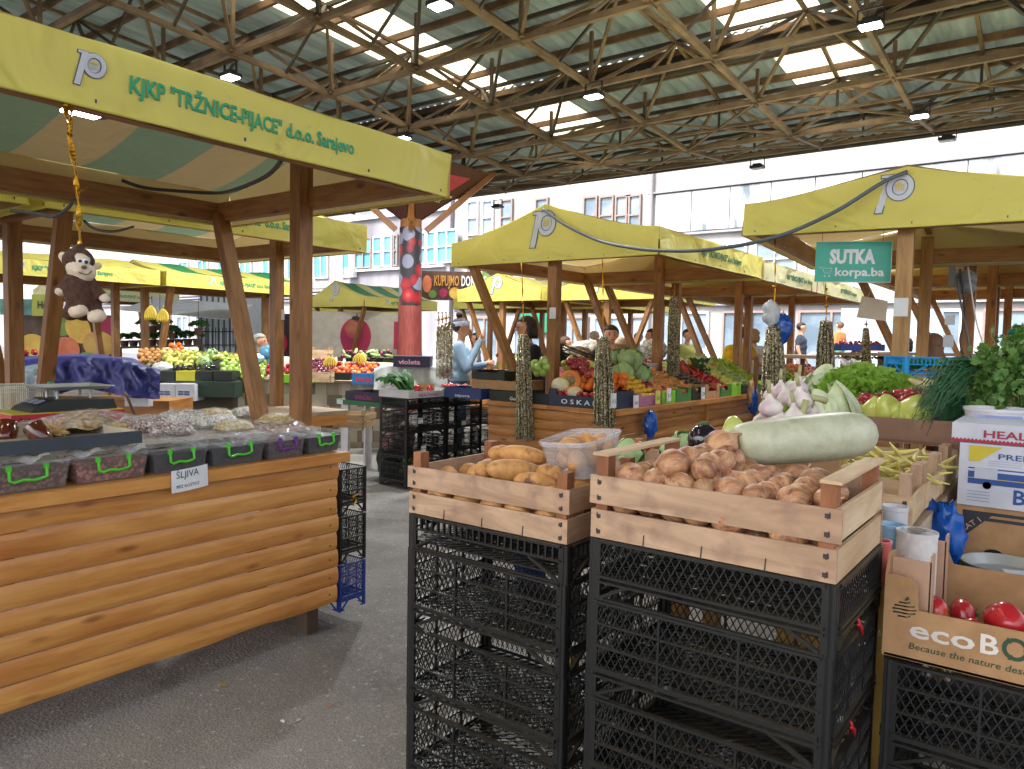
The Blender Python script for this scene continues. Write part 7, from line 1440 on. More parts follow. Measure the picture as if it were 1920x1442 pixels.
wooden_crate('small light wooden crate hooked on the checked counter', dep(605, 708, D0-.3).x, dep(605, 708, D0-.3).y, dep(605, 716, D0-.3).z, W=.3, D=.2, H=.13, m=M_CRWL, mp_=M_CRW, rz=YAW); wooden_crate('pale wooden crate standing behind the dark plums', dep(602, 668, 11.5).x, dep(602, 668, 11.5).y, dep(602, 672, 11.5).z, W=.32, D=.25, H=.13, m=M_CRWL, mp_=M_CRW, rz=YAW)
# left end of that row
c2 = dep(345, 716, 10.4); t = thing('market_counter', (c2.x, c2.y, 0), 'dark low counter of potatoes and squash left of the checked counter', 'counter'); mb = MB(); mb.box(Vector((c2.x, c2.y, (c2.z-.1)/2))+fdir*.5, (1.35, 1.0, c2.z-.12), Mr); mb.build('base', mat('counter_dark', '#4a4238'), t)
mb = MB(); mb.prism([(0, 0), (1.0, .4), (1.0, 0)], Vector((c2.x, c2.y, c2.z-.1))-cdir*.68, fdir, up, -1.36); mb.build('display_slope', M_BLKC, t)
hp([ORA], 'orange', 318, 345, 643, 662, 11.4, .04, 'orange high behind the potatoes at left', 'orange', 'oranges behind the potatoes'); hp(POT, 'potato', 262, 335, 652, 682, 11.0, .04, 'brown potato in the distant heap at left', 'potato', 'potatoes in the distant heap'); hp([TOM], 'tomato', 258, 280, 660, 675, 11.2, .04, 'red tomato at the left end of the distant potatoes', 'tomato', 'tomatoes left of the distant potatoes'); hp([YPE, PEA], 'pale_squash', 305, 375, 655, 690, 10.7, .042, 'pale yellow squash beside the potatoes', 'squash', 'pale squash beside the potatoes'); hp([EGS], 'eggplant', 325, 400, 682, 696, 10.4, .035, 'small dark eggplant in front of the squash', 'eggplant', 'eggplants in front of the squash')
hp([YPE], 'pepper', 375, 425, 660, 676, 10.9, .04, 'yellow green pepper between squash and apples', 'pepper', 'peppers between squash and apples'); hp([EGG_] if False else [CAB[1]], 'cabbage', 372, 410, 655, 690, 10.8, .09, 'light green cabbage left of the green apples', 'cabbage', 'cabbages left of the green apples')
for k, (a, b) in enumerate(((290, 327), (330, 365), (367, 398), (400, 435))): vbox(a, b, 696, 714, 10.2, .3, (M_BLKC, M_CRY, M_BLKC, M_BLKC)[k], ('black carton with a white tag below the squash', 'yellow crate below the squash', 'black carton left of the last one', 'black carton nearest the leaning strut')[k])
vbox(292, 328, 720, 752, 10.0, .3, M_BWH, 'white fruit box with a blue band on the ground at left', '==', mat('print_blue', '#2c4f92')); vbox(329, 365, 720, 752, 10.0, .3, M_BWH, 'white fruit box with a blue band, right of its twin', '==', mat('print_blue', '#2c4f92')); vbox(367, 440, 716, 745, 10.1, .3, mat('carton_deepgreen', '#233a2c'), 'dark green open carton right of the white fruit boxes'); crumple('white_bag', dep(305, 690, 10.5), (.17, .12, .08), mat('white_sack', '#cfcfc9', rough=.6), 'white cloth bag in front of the squash', 'bag', seed=41, amp=.2)
# white cloth table with dark flat carton
def drape(name, px0, px1, py0, py1, d, depth, m, label, cat, seed=1, fold=.02, peak=0):
    a = dep(px0, py0, d); b = dep(px1, py0, d); zb = dep((px0+px1)/2, py1, d).z; mb = MB(); o = Vector((seed*3.7, seed, 0))
    def f(u_, v_):
        p = a.lerp(b, u_); top = p.z+peak*math.sin(u_*math.pi)
        if v_ < .5: q = v_*2; z = zb+(top-zb)*q; dd = -.05*(1-q)+fold*math.sin(u_*38+seed+q*3)*(1.2-q)+fold*math.sin(u_*17+q*5)*(1.2-q)
        else: q = (v_-.5)*2; z = top+.04*q; dd = depth*q
        nn = mnoise.noise(Vector((u_*6, v_*5, seed)))*.05
        return Vector((p.x, p.y, z+nn*(.3 if v_ < .1 else 1)))+fdir*(dd+nn)
    mb.grid(f, 70, 24); mb.grid(lambda u_, v_: f(1, u_*.5)+Vector(fdir)*depth*v_+up*(.0), 8, 6); return tag(mb.build(name, m, smooth=True), label, cat)
drape('white_cloth', 702, 840, 692, 745, 9.7, .9, mat('white_sheet', '#c9ccca', '#b4b8b8', rough=.85), 'white sheet draped over a table behind the black crates', 'cloth', 2, .015, .06); mb = MB(); c = dep(770, 710, 10.1); mb.box(Vector((c.x, c.y, .4)), (1.1, .7, .8), Mr); tag(mb.build('covered_table', mat('table_grey', '#8f8a80')), 'plain table hidden under the white sheet', 'table') if False else None
t = vbox(737, 806, 668, 688, 9.6, .35, MATS['carton_purple'], 'flat dark purple carton on the white sheet', 'violeta', mat('print_pinkpale', '#d79ab0'))
# blue tarpaulin
M_TARP = mat('blue_tarp', '#262c78', '#232870', rough=.5, scale=3)
a = dep(12, 674, 7.7); b = dep(298, 690, 7.7); mb = MB()
def tf(u_, v_):
    px = 8+u_*292; e = 1-max(0, (u_-.82)/.18)**2*.9; top = 684-16*math.sin(min(1, u_*1.15)*math.pi)**.5*(1 if u_ < .9 else .6)+max(0, u_-.85)*90; bot = 738+9*math.sin(u_*9)+max(0, u_-.9)*60
    if v_ < .5: q = v_*2; py = bot+(top-bot)*q; d = 7.5+.05*math.sin(u_*13+q*2)*(1.2-q)+.035*math.sin(u_*31+1.5*math.sin(u_*5))*(1.1-q)+.12*q*q
    else: q = (v_-.5)*2; py = top-4*q; d = 7.65+1.1*q
    return dep(px, py+3*mnoise.noise(Vector((u_*9, v_*6, 3))), d+.06*mnoise.noise(Vector((u_*5, v_*3, 1)))-.09*(.35-abs(mnoise.noise(Vector((u_*11+v_*3, v_*6-u_*4, 4)))))-.035*abs(mnoise.noise(Vector((u_*26-v_*6, v_*13, 9)))))
mb.grid(tf, 90, 30); tag(mb.build('blue_tarpaulin', M_TARP, smooth=True), 'crumpled dark blue tarpaulin over a counter at the left', 'tarpaulin')
mb = MB(); mb.grid(lambda u_, v_: tf(.09+u_*.22, .12+v_*.3)-fdir*.02, 14, 10); tag(mb.build('grey_tarpaulin', mat('grey_tarp', '#8fa0ac', '#7688a0', rough=.3), smooth=True), 'grey silvery patch of sheet on the blue tarpaulin, left part', 'tarpaulin')
c = dep(160, 745, 8.0); t = thing('market_counter', (c.x, c.y, 0), 'orange wooden counter under the blue tarpaulin', 'counter'); mb = MB(); mb.box(Vector((c.x, c.y, .42))+fdir*.35, (1.75, .6, .84), Mr); mb.build('body', M_WORN2, t)
vbox(234, 278, 735, 762, 7.75, .1, M_CWH, 'white cabinet door under the right end of the blue tarpaulin', None, None, 'cabinet_door', 'cabinet door')
hp([TOM], 'tomato', 42, 78, 655, 668, 8.6, .045, 'bright red tomato on the blue tarpaulin at left', 'tomato', 'tomatoes on the blue tarpaulin')
# ---- pictures on walls
def poster(px0, px1, py0, py1, d, label, m, shapes, cat='mural', name='fruit_mural'):
    a = dep(px0, py1, d); b = dep(px1, py1, d); u = Vector((b.x-a.x, b.y-a.y, 0)); W = u.length; u.normalize(); H = dep(px0, py0, d).z-a.z; o = Vector((a.x, a.y, a.z)); mb = MB(); mb.prism([(0, 0), (W, 0), (W, H), (0, H)], o, u, up, .05); ms = [m]; nr = u.cross(up); k = 0
    for (cx, cy, rx, ry, mt, rot) in shapes:
        if mt not in ms: ms.append(mt)
        k += 1; vs = []
        for i in range(28): t_ = i/28*2*math.pi; x, y = rx*math.cos(t_)*(1+.06*math.sin(t_)), ry*math.sin(t_); vs.append(o+u*min(W, max(0, W*cx+H*(x*math.cos(rot)-y*math.sin(rot))))+up*min(H, max(0, H*(cy+x*math.sin(rot)+y*math.cos(rot))))+nr*(.004+.003*k))
        mb.add(vs, [tuple(range(28))], ms.index(mt))
    ob = mb.build(name, ms); return tag(ob, label, cat), o, u, W, H
PW = mat('mural_cream', '#cfc6b8', '#c2b6a4'); PR = mat('mural_red', '#c02a4a', '#9a2350', scale=1.5, detail=2); PY = mat('mural_yellow', '#dcc04e', '#cf9a48', scale=3); PO = mat('mural_orange', '#d87e54', '#c0603f', scale=3); PG = mat('mural_green', '#7f9a4a', '#5e7f34', scale=3); PD = mat('mural_dark', '#3a2830'); PB = mat('mural_brown', '#5a3c2e', '#3e2a20', scale=5)
poster(560, 765, 583, 668, 19, 'cream wall picture of one huge red apple', PW, [(.52, .44, .34, .43, PR, 0), (.49, .62, .16, .2, mat('mural_applegold', '#c07a50', '#b03a4a', scale=2), .2), (.52, .86, .09, .05, PD, 0), (.53, .9, .012, .08, PB, 0)])
poster(738, 752, 603, 655, 18, 'narrow red picture left of the tree column', PR, [])
poster(372, 545, 585, 665, 20, 'dark picture of red fruit behind the second stall', PD, [(.2, .3, .3, .3, PR, 0), (.55, .35, .3, .32, PR, 0), (.85, .3, .25, .3, PR, 0)])
poster(45, 212, 588, 672, 15, 'colourful picture of heaped pears, apples and mangoes behind the blue tarpaulin', PB, [(.1, .3, .3, .25, PY, 0), (.45, .72, .25, .2, PG, .3), (.9, .75, .22, .25, PR, 0), (.3, .6, .2, .22, PR, 0), (.62, .68, .27, .34, PY, .5), (.47, .2, .33, .3, PO, 0), (.85, .34, .36, .3, mat('mural_mango', '#c2a848', '#c0784a', scale=2), -.1), (.7, .05, .2, .12, PG, .2), (.88, .03, .16, .1, PG, 0)])
ob, o, u, W, H = poster(60, 110, 552, 592, 14, 'yellow green stall sign with dark letters at far left', mat('sign_yellowgreen', '#a9b04a'), [], 'sign', 'kiosk_sign'); mb = MB(); text_mb(mb, 'Hasa', o+u*W*.25+up*H*.35, u, up, H*.35, W*.6, 0, .03, .02); c_ = mb.build('lettering', M_INK, ob); c_.matrix_parent_inverse = Matrix.Identity(4)
poster(0, 60, 560, 590, 14.5, 'teal shop front strip at the left picture edge', mat('strip_teal', '#5c9a90', '#3f6a66', scale=5), [], 'shop front', 'shop_front')
ob, o, u, W, H = poster(788, 942, 508, 562, 24, 'brown fruit banner reading kupujmo domaće right of the cherry column', PB, [(.08, .55, .16, .3, PO, 0), (.15, .2, .14, .14, PG, 0), (.28, .25, .14, .16, PR, 0), (.42, .25, .2, .2, PY, 0), (.75, .65, .4, .35, PG, -.3), (.95, .3, .25, .3, PR, 0)], 'banner', 'market_banner')
mb = MB(); text_mb(mb, 'KUPUJMO', o+u*W*.17+up*H*.5, u, up, H*.36, W*.3, 0, .06, .02); text_mb(mb, 'DOMAĆE', o+u*W*.5+up*H*.5, u, up, H*.36, W*.3, 1, .06, .02); c_ = mb.build('lettering', [mat('print_orange', '#c98d3a'), M_PAPER], ob); c_.matrix_parent_inverse = Matrix.Identity(4)
poster(1575, 1765, 578, 660, 27, 'bright window picture of people in pale shirts behind the far stalls', mat('window_picture', '#b9cdda', '#8fb0c4', scale=.8), [(.1, .3, .2, .3, M_PAPER, 0), (.35, .3, .16, .36, mat('skin_print', '#e0b8a4'), 0), (.34, .72, .08, .1, mat('skin_print', '#e0b8a4'), 0), (.78, .45, .22, .3, M_PAPER, .3), (.8, .75, .07, .1, mat('skin_print', '#e0b8a4'), 0)], 'window picture', 'window_picture')
# ---- flower stand, container, railings, awning, hanging bananas at the left
t = thing('container_kiosk', dep(412, 660, 17), 'pale grey metal container kiosk behind the second stall', 'kiosk'); c = dep(415, 610, 17); mb = MB(); H = 2.6; mb.box(Vector((c.x, c.y, 1.3))+fdir*1, (1.0, 2.0, H), Mr); mb.build('wall', mat('container_grey', '#a9b0b8', '#9aa2aa'), t)
mb = MB()
for k in range(8): mb.box(Vector((c.x, c.y, 1.3))+cdir*(-.45+.13*k)-fdir*.01, (.03, .03, 2.5), Mr)
mb.build('corner_rail', mat('rail_dark', '#3f474f'), t)
mb = MB(); a, b = dep(225, 600, 15.5), dep(425, 598, 14.5); n_ = 2
mb.add([a+up*.22, b+up*.0, b+up*.0+fdir*1.5+up*.35, a+up*.25+fdir*1.5+up*.3, a+up*.2, b-up*.02, b-up*.02+fdir*1.5+up*.33, a+up*.23+fdir*1.5+up*.3], [(0, 1, 2, 3), (7, 6, 5, 4), (0, 4, 5, 1)]); tag(mb.build('awning', mat('awning_white', '#d9dde4', transl=.3)), 'white flat awning over the flower stand at the left', 'awning')
mb = MB()
for k in range(14): q = dep(372+k*6.5, 652, 14); mb.tube([q, q+up*.38], .009, 5)
for zz in (.05, .3): mb.tube([dep(372, 652, 14)+up*zz, dep(462, 652, 14)+up*zz], .01, 5)
tag(mb.build('railing', mat('rail_black', '#22262a')), 'black spiked railing left of the leaning strut', 'railing')
fs = thing('flower_shelf', dep(300, 655, 14), 'long shelf of potted plants at the flower stand', 'shelf'); a, b = dep(225, 652, 13.5), dep(378, 648, 13.5); mb = MB(); mb.bar(a, b, .3, .04); 
for k in range(4): q = a.lerp(b, k/3); mb.box((q.x, q.y, q.z/2), (.05, .05, q.z-.04))
mb.build('boards', mat('shelf_dark', '#4a4038'), fs)
POTP = mat('flower_pot', '#5a3a34')
for k in range(9):
    q = a.lerp(b, (k+.5)/9)+up*.02; t = thing('potted_plant', q, f'small potted plant on the flower stand shelf', 'potted plant', 'potted plants on the shelf'); mb = MB(); mb.lathe([(0, 0), (.06, 0), (.08, .11), (0, .11)], q, 12); mb.build('pot', POTP, t); mb = MB(); frill(mb, q+up*.12, (.13, .1, .12), 45, .07, random.Random(k)); mb.build('foliage', leafmat('pot_foliage', '#2f5630', '#4f7a40'), t)
for px, py, s in ((285, 608, 1.0), (322, 620, .6), (300, 604, .8), (372, 612, .7)):
    q = dep(px, py, 13.2); t = thing('hanging_plant', q, {285: 'leafy hanging basket nearest the bananas', 322: 'small hanging plant in a brown pot', 300: 'trailing hanging plant in the middle of the flower stand', 372: 'hanging plant at the right of the flower stand'}[px], 'hanging plant'); mb = MB(); mb.lathe([(0, -.12), (.07*s, -.12), (.11*s, 0), (0, 0)], q-up*.03, 12); mb.tube([q, q+up*.5], .005, 4); mb.build('pot', POTP, t); mb = MB(); frill(mb, q-up*.02, (.26*s, .2*s, .14*s), 90, .08, random.Random(px)); mb.build('foliage', MATS['pot_foliage'], t)
bananas(dep(283, 572, 11.5), 'banana bunch hanging left of the pair above the flower stand', 7, .24, True); bananas(dep(306, 578, 11.5), 'banana bunch hanging right of the pair above the flower stand', 7, .22, True)
# ---- counters with goods under the remaining stalls
LOT = [([APR], 'apple', .042), ([TOM], 'tomato', .042), ([GPE], 'green_pepper', .04), (POT, 'potato', .042), ([YPE], 'pale_pepper', .042), ([RON], 'red_onion', .038), ([ORA], 'orange', .044), ([ZUC], 'courgette', .04), (CABW, 'cabbage', .09), ([EGS], 'eggplant', .04)]
def goods(st_name, x0, x1, y0, y1, lots, seed, label, open_='x'):
    counter(label, x0, x1, y0, y1, .93, .15, 6, wood=M_WORN2, seed=seed, irregular=False); n = len(lots); L = (y1-y0)/n
    for i, k in enumerate(lots):
        ms, nm, r = LOT[k]; a, b = y0+i*L+.02, y0+(i+1)*L-.02; col = (M_GRNC, M_NAVY, M_CARD, M_LIME, M_CWH, M_BLKC)[(i+seed) % 6]
        fbox(('green', 'navy', 'brown', 'lime', 'white', 'black')[(i+seed) % 6]+f' carton of {nm.replace("_", " ")} goods number {i+1} under the {st_name}'.replace(f' goods number {i+1}', (' nearest', ' second', ' third', ' fourth', ' fifth')[i]), x1-.5, x1-.02, a, b, .935, .13, col, 'x', .7)
        heap(ms, nm, x1-.55, x1-.05, a, b, .98, r*1.18, .05, f'{nm.replace("_", " ")} on the counter under the {st_name}', nm.replace('_', ' '), f'{nm.replace("_", " ")}s under the {st_name}', 'x', (1.05, 1.3))
goods('stall behind the purple vest woman', -7.6, -6.1, 11.9, 14.3, (5, 0, 4, 8), 31, 'log counter under the yellow peaked stall behind the purple vest woman')
goods('stall right of the cherry column', -12.2, -10.7, 14.2, 16.6, (1, 2, 5), 33, 'log counter under the distant stall right of the cherry column'); goods('green striped stall', -15.8, -14.2, 12.5, 14.9, (5, 0, 2), 35, 'log counter under the green striped distant stall')
goods('third middle row stall', -4.9, -3.3, 11.5, 13.9, (2, 3, 6, 1), 37, 'log counter under the third stall of the middle row'); goods('second right row stall', -1.8, -.2, 8.4, 10.6, (8, 7, 2), 39, 'log counter under the second stall of the right row'); goods('third right row stall', -1.8, -.2, 10.9, 13.3, (9, 1, 0), 41, 'log counter under the third stall of the right row')
goods('stall at the right edge', 1.4, 3.0, 9.2, 11.7, (3, 5, 2), 43, 'log counter under the stall at the right edge'); goods('stall with the hanging bananas', -13.3, -11.8, 6.2, 8.7, (8, 4, 6), 45, 'log counter under the stall above the hanging bananas'); goods('distant stall left of the column', -9.9, -8.4, 11.7, 14.1, (7, 1, 3), 47, 'log counter under the distant stall left of the printed column')
# bags and sacks heaped on tables behind the middle stall
for k, (px, py, d, rx, lb) in enumerate(((1075, 668, 9.8, .3, 'pile of clear bags with brown goods behind the yellow pears'), (1105, 655, 10.5, .3, 'second pile of clear bags behind the centre post'), (1225, 655, 9.5, .18, 'bag of small white onions behind the cabbages'), (1150, 648, 10.8, .25, 'pile of pale sacks behind the big gold bow'))):
    crumple('goods_bag', dep(px, py, d), (rx, rx*.8, .13), (grains('bagged_brown', '#6b5848', '#a89880', 18, '#cfc6b4'), grains('bagged_pale', '#a89a88', '#d8d0c0', 16), grains('bagged_white', '#c9c6b8', '#eceadf', 40), grains('bagged_brown', '#6b5848', '#a89880', 18))[k] if k != 3 else M_PALEW, lb, 'bag', seed=50+k, amp=.25)
def fruit_table(px0, px1, py, d, label):
    a, b = dep(px0, py, d), dep(px1, py, d); c = (a+b)/2; t = thing('trestle_table', (c.x, c.y, 0), label, 'table'); mb = MB(); W = (b-a).length; mb.box(Vector((c.x, c.y, c.z)), (W, .8, .04), Mr); mb.build('table_top', M_PALEW, t)
    for s1 in (-1, 1):
        for s2 in (-1, 1): q = c+cdir*W*.45*s1+fdir*.33*s2; mb = MB(); mb.box((q.x, q.y, c.z/2), (.05, .05, c.z-.04)); mb.build('leg', M_WPOST, t)
    return c
fruit_table(1430, 1530, 668, 9.3, 'bare trestle table between the thick tinsel garlands'); fruit_table(1555, 1680, 664, 9.8, 'trestle table carrying blue cherry trays'); fruit_table(1670, 1800, 664, 11, 'trestle table right of the light right hand post')
M_CHE = mat('cherry', '#7a1022', rough=.15, rnd=.2, coat=.4); CHE = round_fruit('cherry', .016, .95, M_CHE, 0, 0, False, .15, n=10, k=7)
for k, (px, w_) in enumerate(((1586, 'left'), (1628, 'right'))):
    c = dep(px, 659, 9.5); t = thing('blue_tray', c, f'dark blue tray of cherries, {w_} one', 'tray'); mb = MB(); mb.box(c+up*.02, (.26, .3, .012), Mr)
    for s1 in (-1, 1): mb.box(c+cdir*.13*s1+up*.05, (.012, .3, .08), Mr); mb.box(c+fdir*.15*s1+up*.05, (.26, .012, .08), Mr)
    mb.build('tray', M_CRB, t)
    for i in range(45): place('cherry', CHE, c+cdir*R.uniform(-.11, .11)+fdir*R.uniform(-.13, .13)+up*(.08+R.uniform(0, .05)), rrot(), f'dark cherry in the {w_} blue tray', 'cherry', f'cherries in the {w_} blue tray', 1.1)
for px, pw, dd, lb in ((1605, 60, 9.35, 'grey white striped cloth hanging under the cherry trays'), (1665, 40, 9.9, 'white striped cloth hanging behind the light post')): drape('table_cloth', px-pw/2, px+pw/2, 675, 705, dd, .2, mat('striped_cloth', '#b5b2b0', '#8d898c', scale=3, stretch=(12, 12, .4)), lb, 'cloth', 5, .02)
bananas(dep(1606, 655, 9.45), 'yellow banana pods lying between the cherry trays', 4, .14)
# parked white car on the street
def car(c, label, m, ang=0):
    t = thing('parked_car', c, label, 'car'); c = Vector(c); M = rotM(ang); A = lambda x, y, z: c+M @ Vector((x, y, z)); side = [(-2.1, .35), (-2.15, .7), (-1.95, .95), (-1.35, 1.0), (-.75, 1.42), (.75, 1.45), (1.35, 1.05), (2.05, .9), (2.15, .6), (2.1, .32)]
    mb = MB(); mb.prism(side, A(0, -.85, 0), M @ Vector((1, 0, 0)), Vector((0, 0, 1)), -1.7 if False else 1.7) if False else None
    o = len(mb.v)
    for y, k in ((-.85, 1), (-.78, 1), (.78, 1), (.85, 1)):
        for x, z in side: mb.v.append(tuple(A(x*(.985 if abs(y) > .8 else 1), y*(.9 if z > 1.1 else 1), z)))
    n = len(side)
    for i in range(3):
        for j in range(n): j2 = (j+1) % n; mb.face((o+i*n+j, o+i*n+j2, o+(i+1)*n+j2, o+(i+1)*n+j))
    mb.face([o+j for j in range(n)]); mb.face([o+3*n+j for j in range(n)][::-1]); shade(mb.build('body', m, t), 30)
    mb = MB()
    for s_ in (-1, 1): mb.add([A(-1.2, s_*.87, 1.03), A(-.68, s_*.79, 1.38), A(0.0, s_*.79, 1.4), A(0, s_*.87, 1.03)], [(0, 1, 2, 3)]); mb.add([A(.06, s_*.87, 1.03), A(.06, s_*.79, 1.4), A(.7, s_*.79, 1.38), A(1.2, s_*.87, 1.03)], [(0, 1, 2, 3)])
    mb.add([A(-1.36, -.68, 1.02), A(-1.36, .68, 1.02), A(-.8, .62, 1.4), A(-.8, -.62, 1.4)], [(0, 1, 2, 3)]); mb.build('window', M_GLG, t)
    for x in (-1.35, 1.35):
        for s_ in (-1, 1): mb = MB(); mb.lathe([(0, -.1), (.26, -.1), (.32, -.07), (.32, .07), (.26, .1), (0, .1)], A(x, s_*.78, .32), 20, M=M @ Matrix.Rotation(rad(90), 3, 'X')); wo = mb.build('wheel', mat('tyre', '#1c1c1c'), t)
q = dep(1640, 665, 24); car((q.x, 22.5, .02), 'white parked car on the street behind the far stalls', mat('car_white', '#dfe1e4', rough=.2)); q = dep(1210, 660, 22); car((q.x, 22.5, .02), 'light blue parked car behind the faded stalls', mat('car_blue', '#9fbfd6', rough=.2))
# ================================================================ people
SKIN = mat('skin', '#d8a284', '#c98f72', rough=.5, scale=9); SKD = mat('skin_tanned', '#b98063', '#a87055', rough=.5)
def person(loc, face, label, top='#6f8fb0', legs='#3a3f4c', hair='#3a2a22', h=1.68, armL=None, armR=None, sit=False, vox=.014, style='short', sleeves=True, skin=None, lean=0, vest=None, cap=None, band=None, glasses=False, headturn=0):
    """arm = (elbow, wrist) in the body's own frame: x to its right, y ahead, z up, metres for a 1.68 m figure"""
    k = h/1.68; t = thing('person', loc, label, 'person'); M = rotM(face); loc = Vector(loc); skin = skin or SKIN
    def A(x, y, z): 
        if z > .9: y += lean*(z-.9)
        return loc+M @ Vector((x*k, y*k, z*k))
    mt = mat('cloth_'+top.strip('#'), top, rough=.9, var=.15, scale=8, bump=.3, bscale=14, bdist=.02); ml = mat('cloth_'+legs.strip('#'), legs, rough=.9); mv = mat('cloth_'+vest.strip('#'), vest, rough=.9, bump=.3, bscale=14, bdist=.02) if vest else mt
    ms = [skin, mt, ml, mat('shoe', '#26221f'), mv]; P = []
    def c(a, b, ra, rb, m): P.append((A(*a), A(*b), ra*k, rb*k, m))
    for s in (-1, 1):
        hip, kn, an = ((s*.09, 0, .9), (s*.1, .02, .48), (s*.1, -.02, .09)) if not sit else ((s*.09, 0, .9), (s*.1, .38, .88), (s*.1, .4, .45))
        c(hip, kn, .088, .06, 2); c(kn, an, .06, .042, 2); c(an, (an[0], an[1]+.15, an[2]-.045), .042, .035, 3)
    c((-.05, 0, .93), (.05, 0, .93), .13, .13, 2); c((-.06, 0, 1.02), (.06, 0, 1.02), .13, .13, 4); c((-.07, .01, 1.15), (.07, .01, 1.15), .13, .13, 4); c((-.1, .005, 1.28), (.1, .005, 1.28), .12, .12, 4); c((-.14, -.01, 1.37), (.14, -.01, 1.37), .07, .07, 4)
    for s, arm in ((-1, armL), (1, armR)):
        e, w_ = arm or ((s*.23, -.02, 1.12), (s*.24, .08, .88)); c((s*.17, -.01, 1.365), e, .068, .054, 1); f = (Vector(w_)-Vector(e)); c(e, w_, .05 if sleeves else .043, .038 if sleeves else .03, 1 if sleeves else 0)
        if not sleeves: mid = Vector((s*.17, -.01, 1.365)).lerp(Vector(e), .6); P[-2] = (A(s*.17, -.01, 1.365), A(*mid), .06*k, .055*k, 1); c(tuple(mid), e, .045, .042, 0)
        d = f.normalized(); si = d.cross(Vector((0, 1, 0))); si = si.normalized() if si.length > .1 else Vector((1, 0, 0)); nn = si.cross(d); w_ = Vector(w_); pa = w_+d*.07; c(tuple(w_), tuple(pa), .026, .032, 0)
        for q, (o_, L_) in enumerate(((-.028, .06), (-.01, .075), (.01, .07), (.028, .055))): b0 = pa+si*o_+d*.015; b1 = b0+d*L_*.55-nn*.008; b2 = b1+d*L_*.4-nn*.02; c(tuple(b0), tuple(b1), .0105, .0095, 0); c(tuple(b1), tuple(b2), .0095, .008, 0)
        th0 = w_+d*.03-si*.03*s; c(tuple(th0), tuple(th0+d*.045-si*.03*s-nn*.012), .012, .0095, 0)
    c((0, 0, 1.4), (0, .015, 1.5), .05, .047, 0); Mh = rotM(headturn); 
    def Hd(x, y, z): q = Mh @ Vector((x, y, 0)); return (q.x, q.y+.015, z)
    c(Hd(0, -.01, 1.605), Hd(0, .005, 1.615), .088, .085, 0); c(Hd(0, .035, 1.545), Hd(0, .045, 1.54), .055, .045, 0); c(Hd(0, .085, 1.6), Hd(0, .107, 1.575), .012, .014, 0)
    for s in (-1, 1): c(Hd(s*.083, -.005, 1.6), Hd(s*.086, -.01, 1.575), .014, .011, 0)
    sdf_body('body', P, ms, vox, t, 2)
    fm = MB()
    for s in (-1, 1): fm.ell(A(*Hd(s*.031, .079, 1.605)), .0085*k, 8, 6, m=0); fm.tube([A(*Hd(s*.05, .078, 1.625)), A(*Hd(s*.03, .09, 1.63)), A(*Hd(s*.015, .092, 1.626))], .003*k, 5, m=1)
    fm.tube([A(*Hd(-.022, .088, 1.547)), A(*Hd(0, .095, 1.545)), A(*Hd(.022, .088, 1.547))], .0042*k, 5, m=2)
    if glasses:
        for s in (-1, 1): fm.tube([A(*Hd(s*.031+.022*math.cos(a), .095, 1.603+.016*math.sin(a))) for a in [i*math.pi/6 for i in range(12)]], .0018*k, 4, 1, closed=True); fm.tube([A(*Hd(s*.053, .093, 1.605)), A(*Hd(s*.088, 0, 1.607))], .0018*k, 4, 1)
    fm.build('face', [mat('eye_dark', '#1c1612', rough=.2), mat('brow', '#3a2a20'), mat('lip', '#a8584c')], t, True)
    mh = mat('hair_'+hair.strip('#'), hair, rough=.6, scale=30, stretch=(1, 1, .2), bump=.5, bscale=60, bdist=.01); hm = MB(); hc = Hd(0, -.02, 1.628)
    ctr_ = A(*hc); Mhh = M @ Mh
    def hf(p):  # a cap open at the face, longer at the back for long hair
        front = max(0, p.y); low = max(0, -p.z); q = 1.0
        if p.y > .25 and p.z < .35: q = .62
        return Vector((p.x*q, p.y*q, p.z*(1.0 if p.z > 0 else q)))*(1+.04*mnoise.noise(p*6))
    hm.ell(ctr_, (.098*k, .108*k, .098*k), 24, 16, M=Mhh, fn=hf)
    if style in ('bob', 'long'):
        L = .12 if style == 'bob' else .34
        for a in range(15):
            an = math.pi*(.02+.96*a/14)+math.pi; x, y = .092*math.cos(an), .1*math.sin(an)*.9-.01
            pts = [A(*Hd(x*(1-.25*j*(j < 2))*(1+.06*math.sin(j+a)), y*(1+.02*j), 1.66-(L+.05)*j/4)) for j in range(5)]; hm.tube(pts, [.02*k, .024*k, .024*k, .02*k, .008*k], 6)
    if style == 'bun': hm.ell(A(*Hd(0, -.03, 1.755)), .045*k, 12, 9, fn=lambda p: pdisp(p, 2, .15, 3))
    hm.build('hair', mh, t, True)
    if band: bm = MB(); n = 30; bm.grid(lambda u_, v_: A(*Hd((.101+.004*math.sin(v_*3))*math.cos(u_*6.2832), .108*math.sin(u_*6.2832)-.012, 1.62+.055*v_+.012*math.sin(u_*6.28))), n, 5); bm.build('headband', mat('band_blue', band, '#c9d4e8', scale=40), t, True)
    if cap:
        cm = MB(); cm.ell(A(*Hd(0, -.015, 1.64)), (.104*k, .112*k, .085*k), 20, 12, M=Mhh, fn=lambda p: Vector((p.x, p.y, max(p.z, -.1)))); cm.grid(lambda u_, v_: A(*Hd(.08*math.cos(math.pi*u_)*(1-.15*v_), .09+.085*v_*math.sin(math.pi*u_)+.005, 1.635-.02*v_)), 12, 4); cm.build('cap', mat('cap_teal', cap, rough=.8), t, True)
    return t
def gp(px, pytop, d, h=1.68):
    """ground point under a head whose top is seen at (px, pytop); returns location and the height that reaches it"""
    p = dep(px, pytop, d); return Vector((p.x, p.y, p.z-h*1.02)), h
def face_px(dx, dy=0): # facing angle for looking right in the picture (dx=1), toward camera (dy=-1) or away (dy=1)
    v = cdir*dx+fdir*dy; return math.atan2(v.y, v.x)-math.pi/2
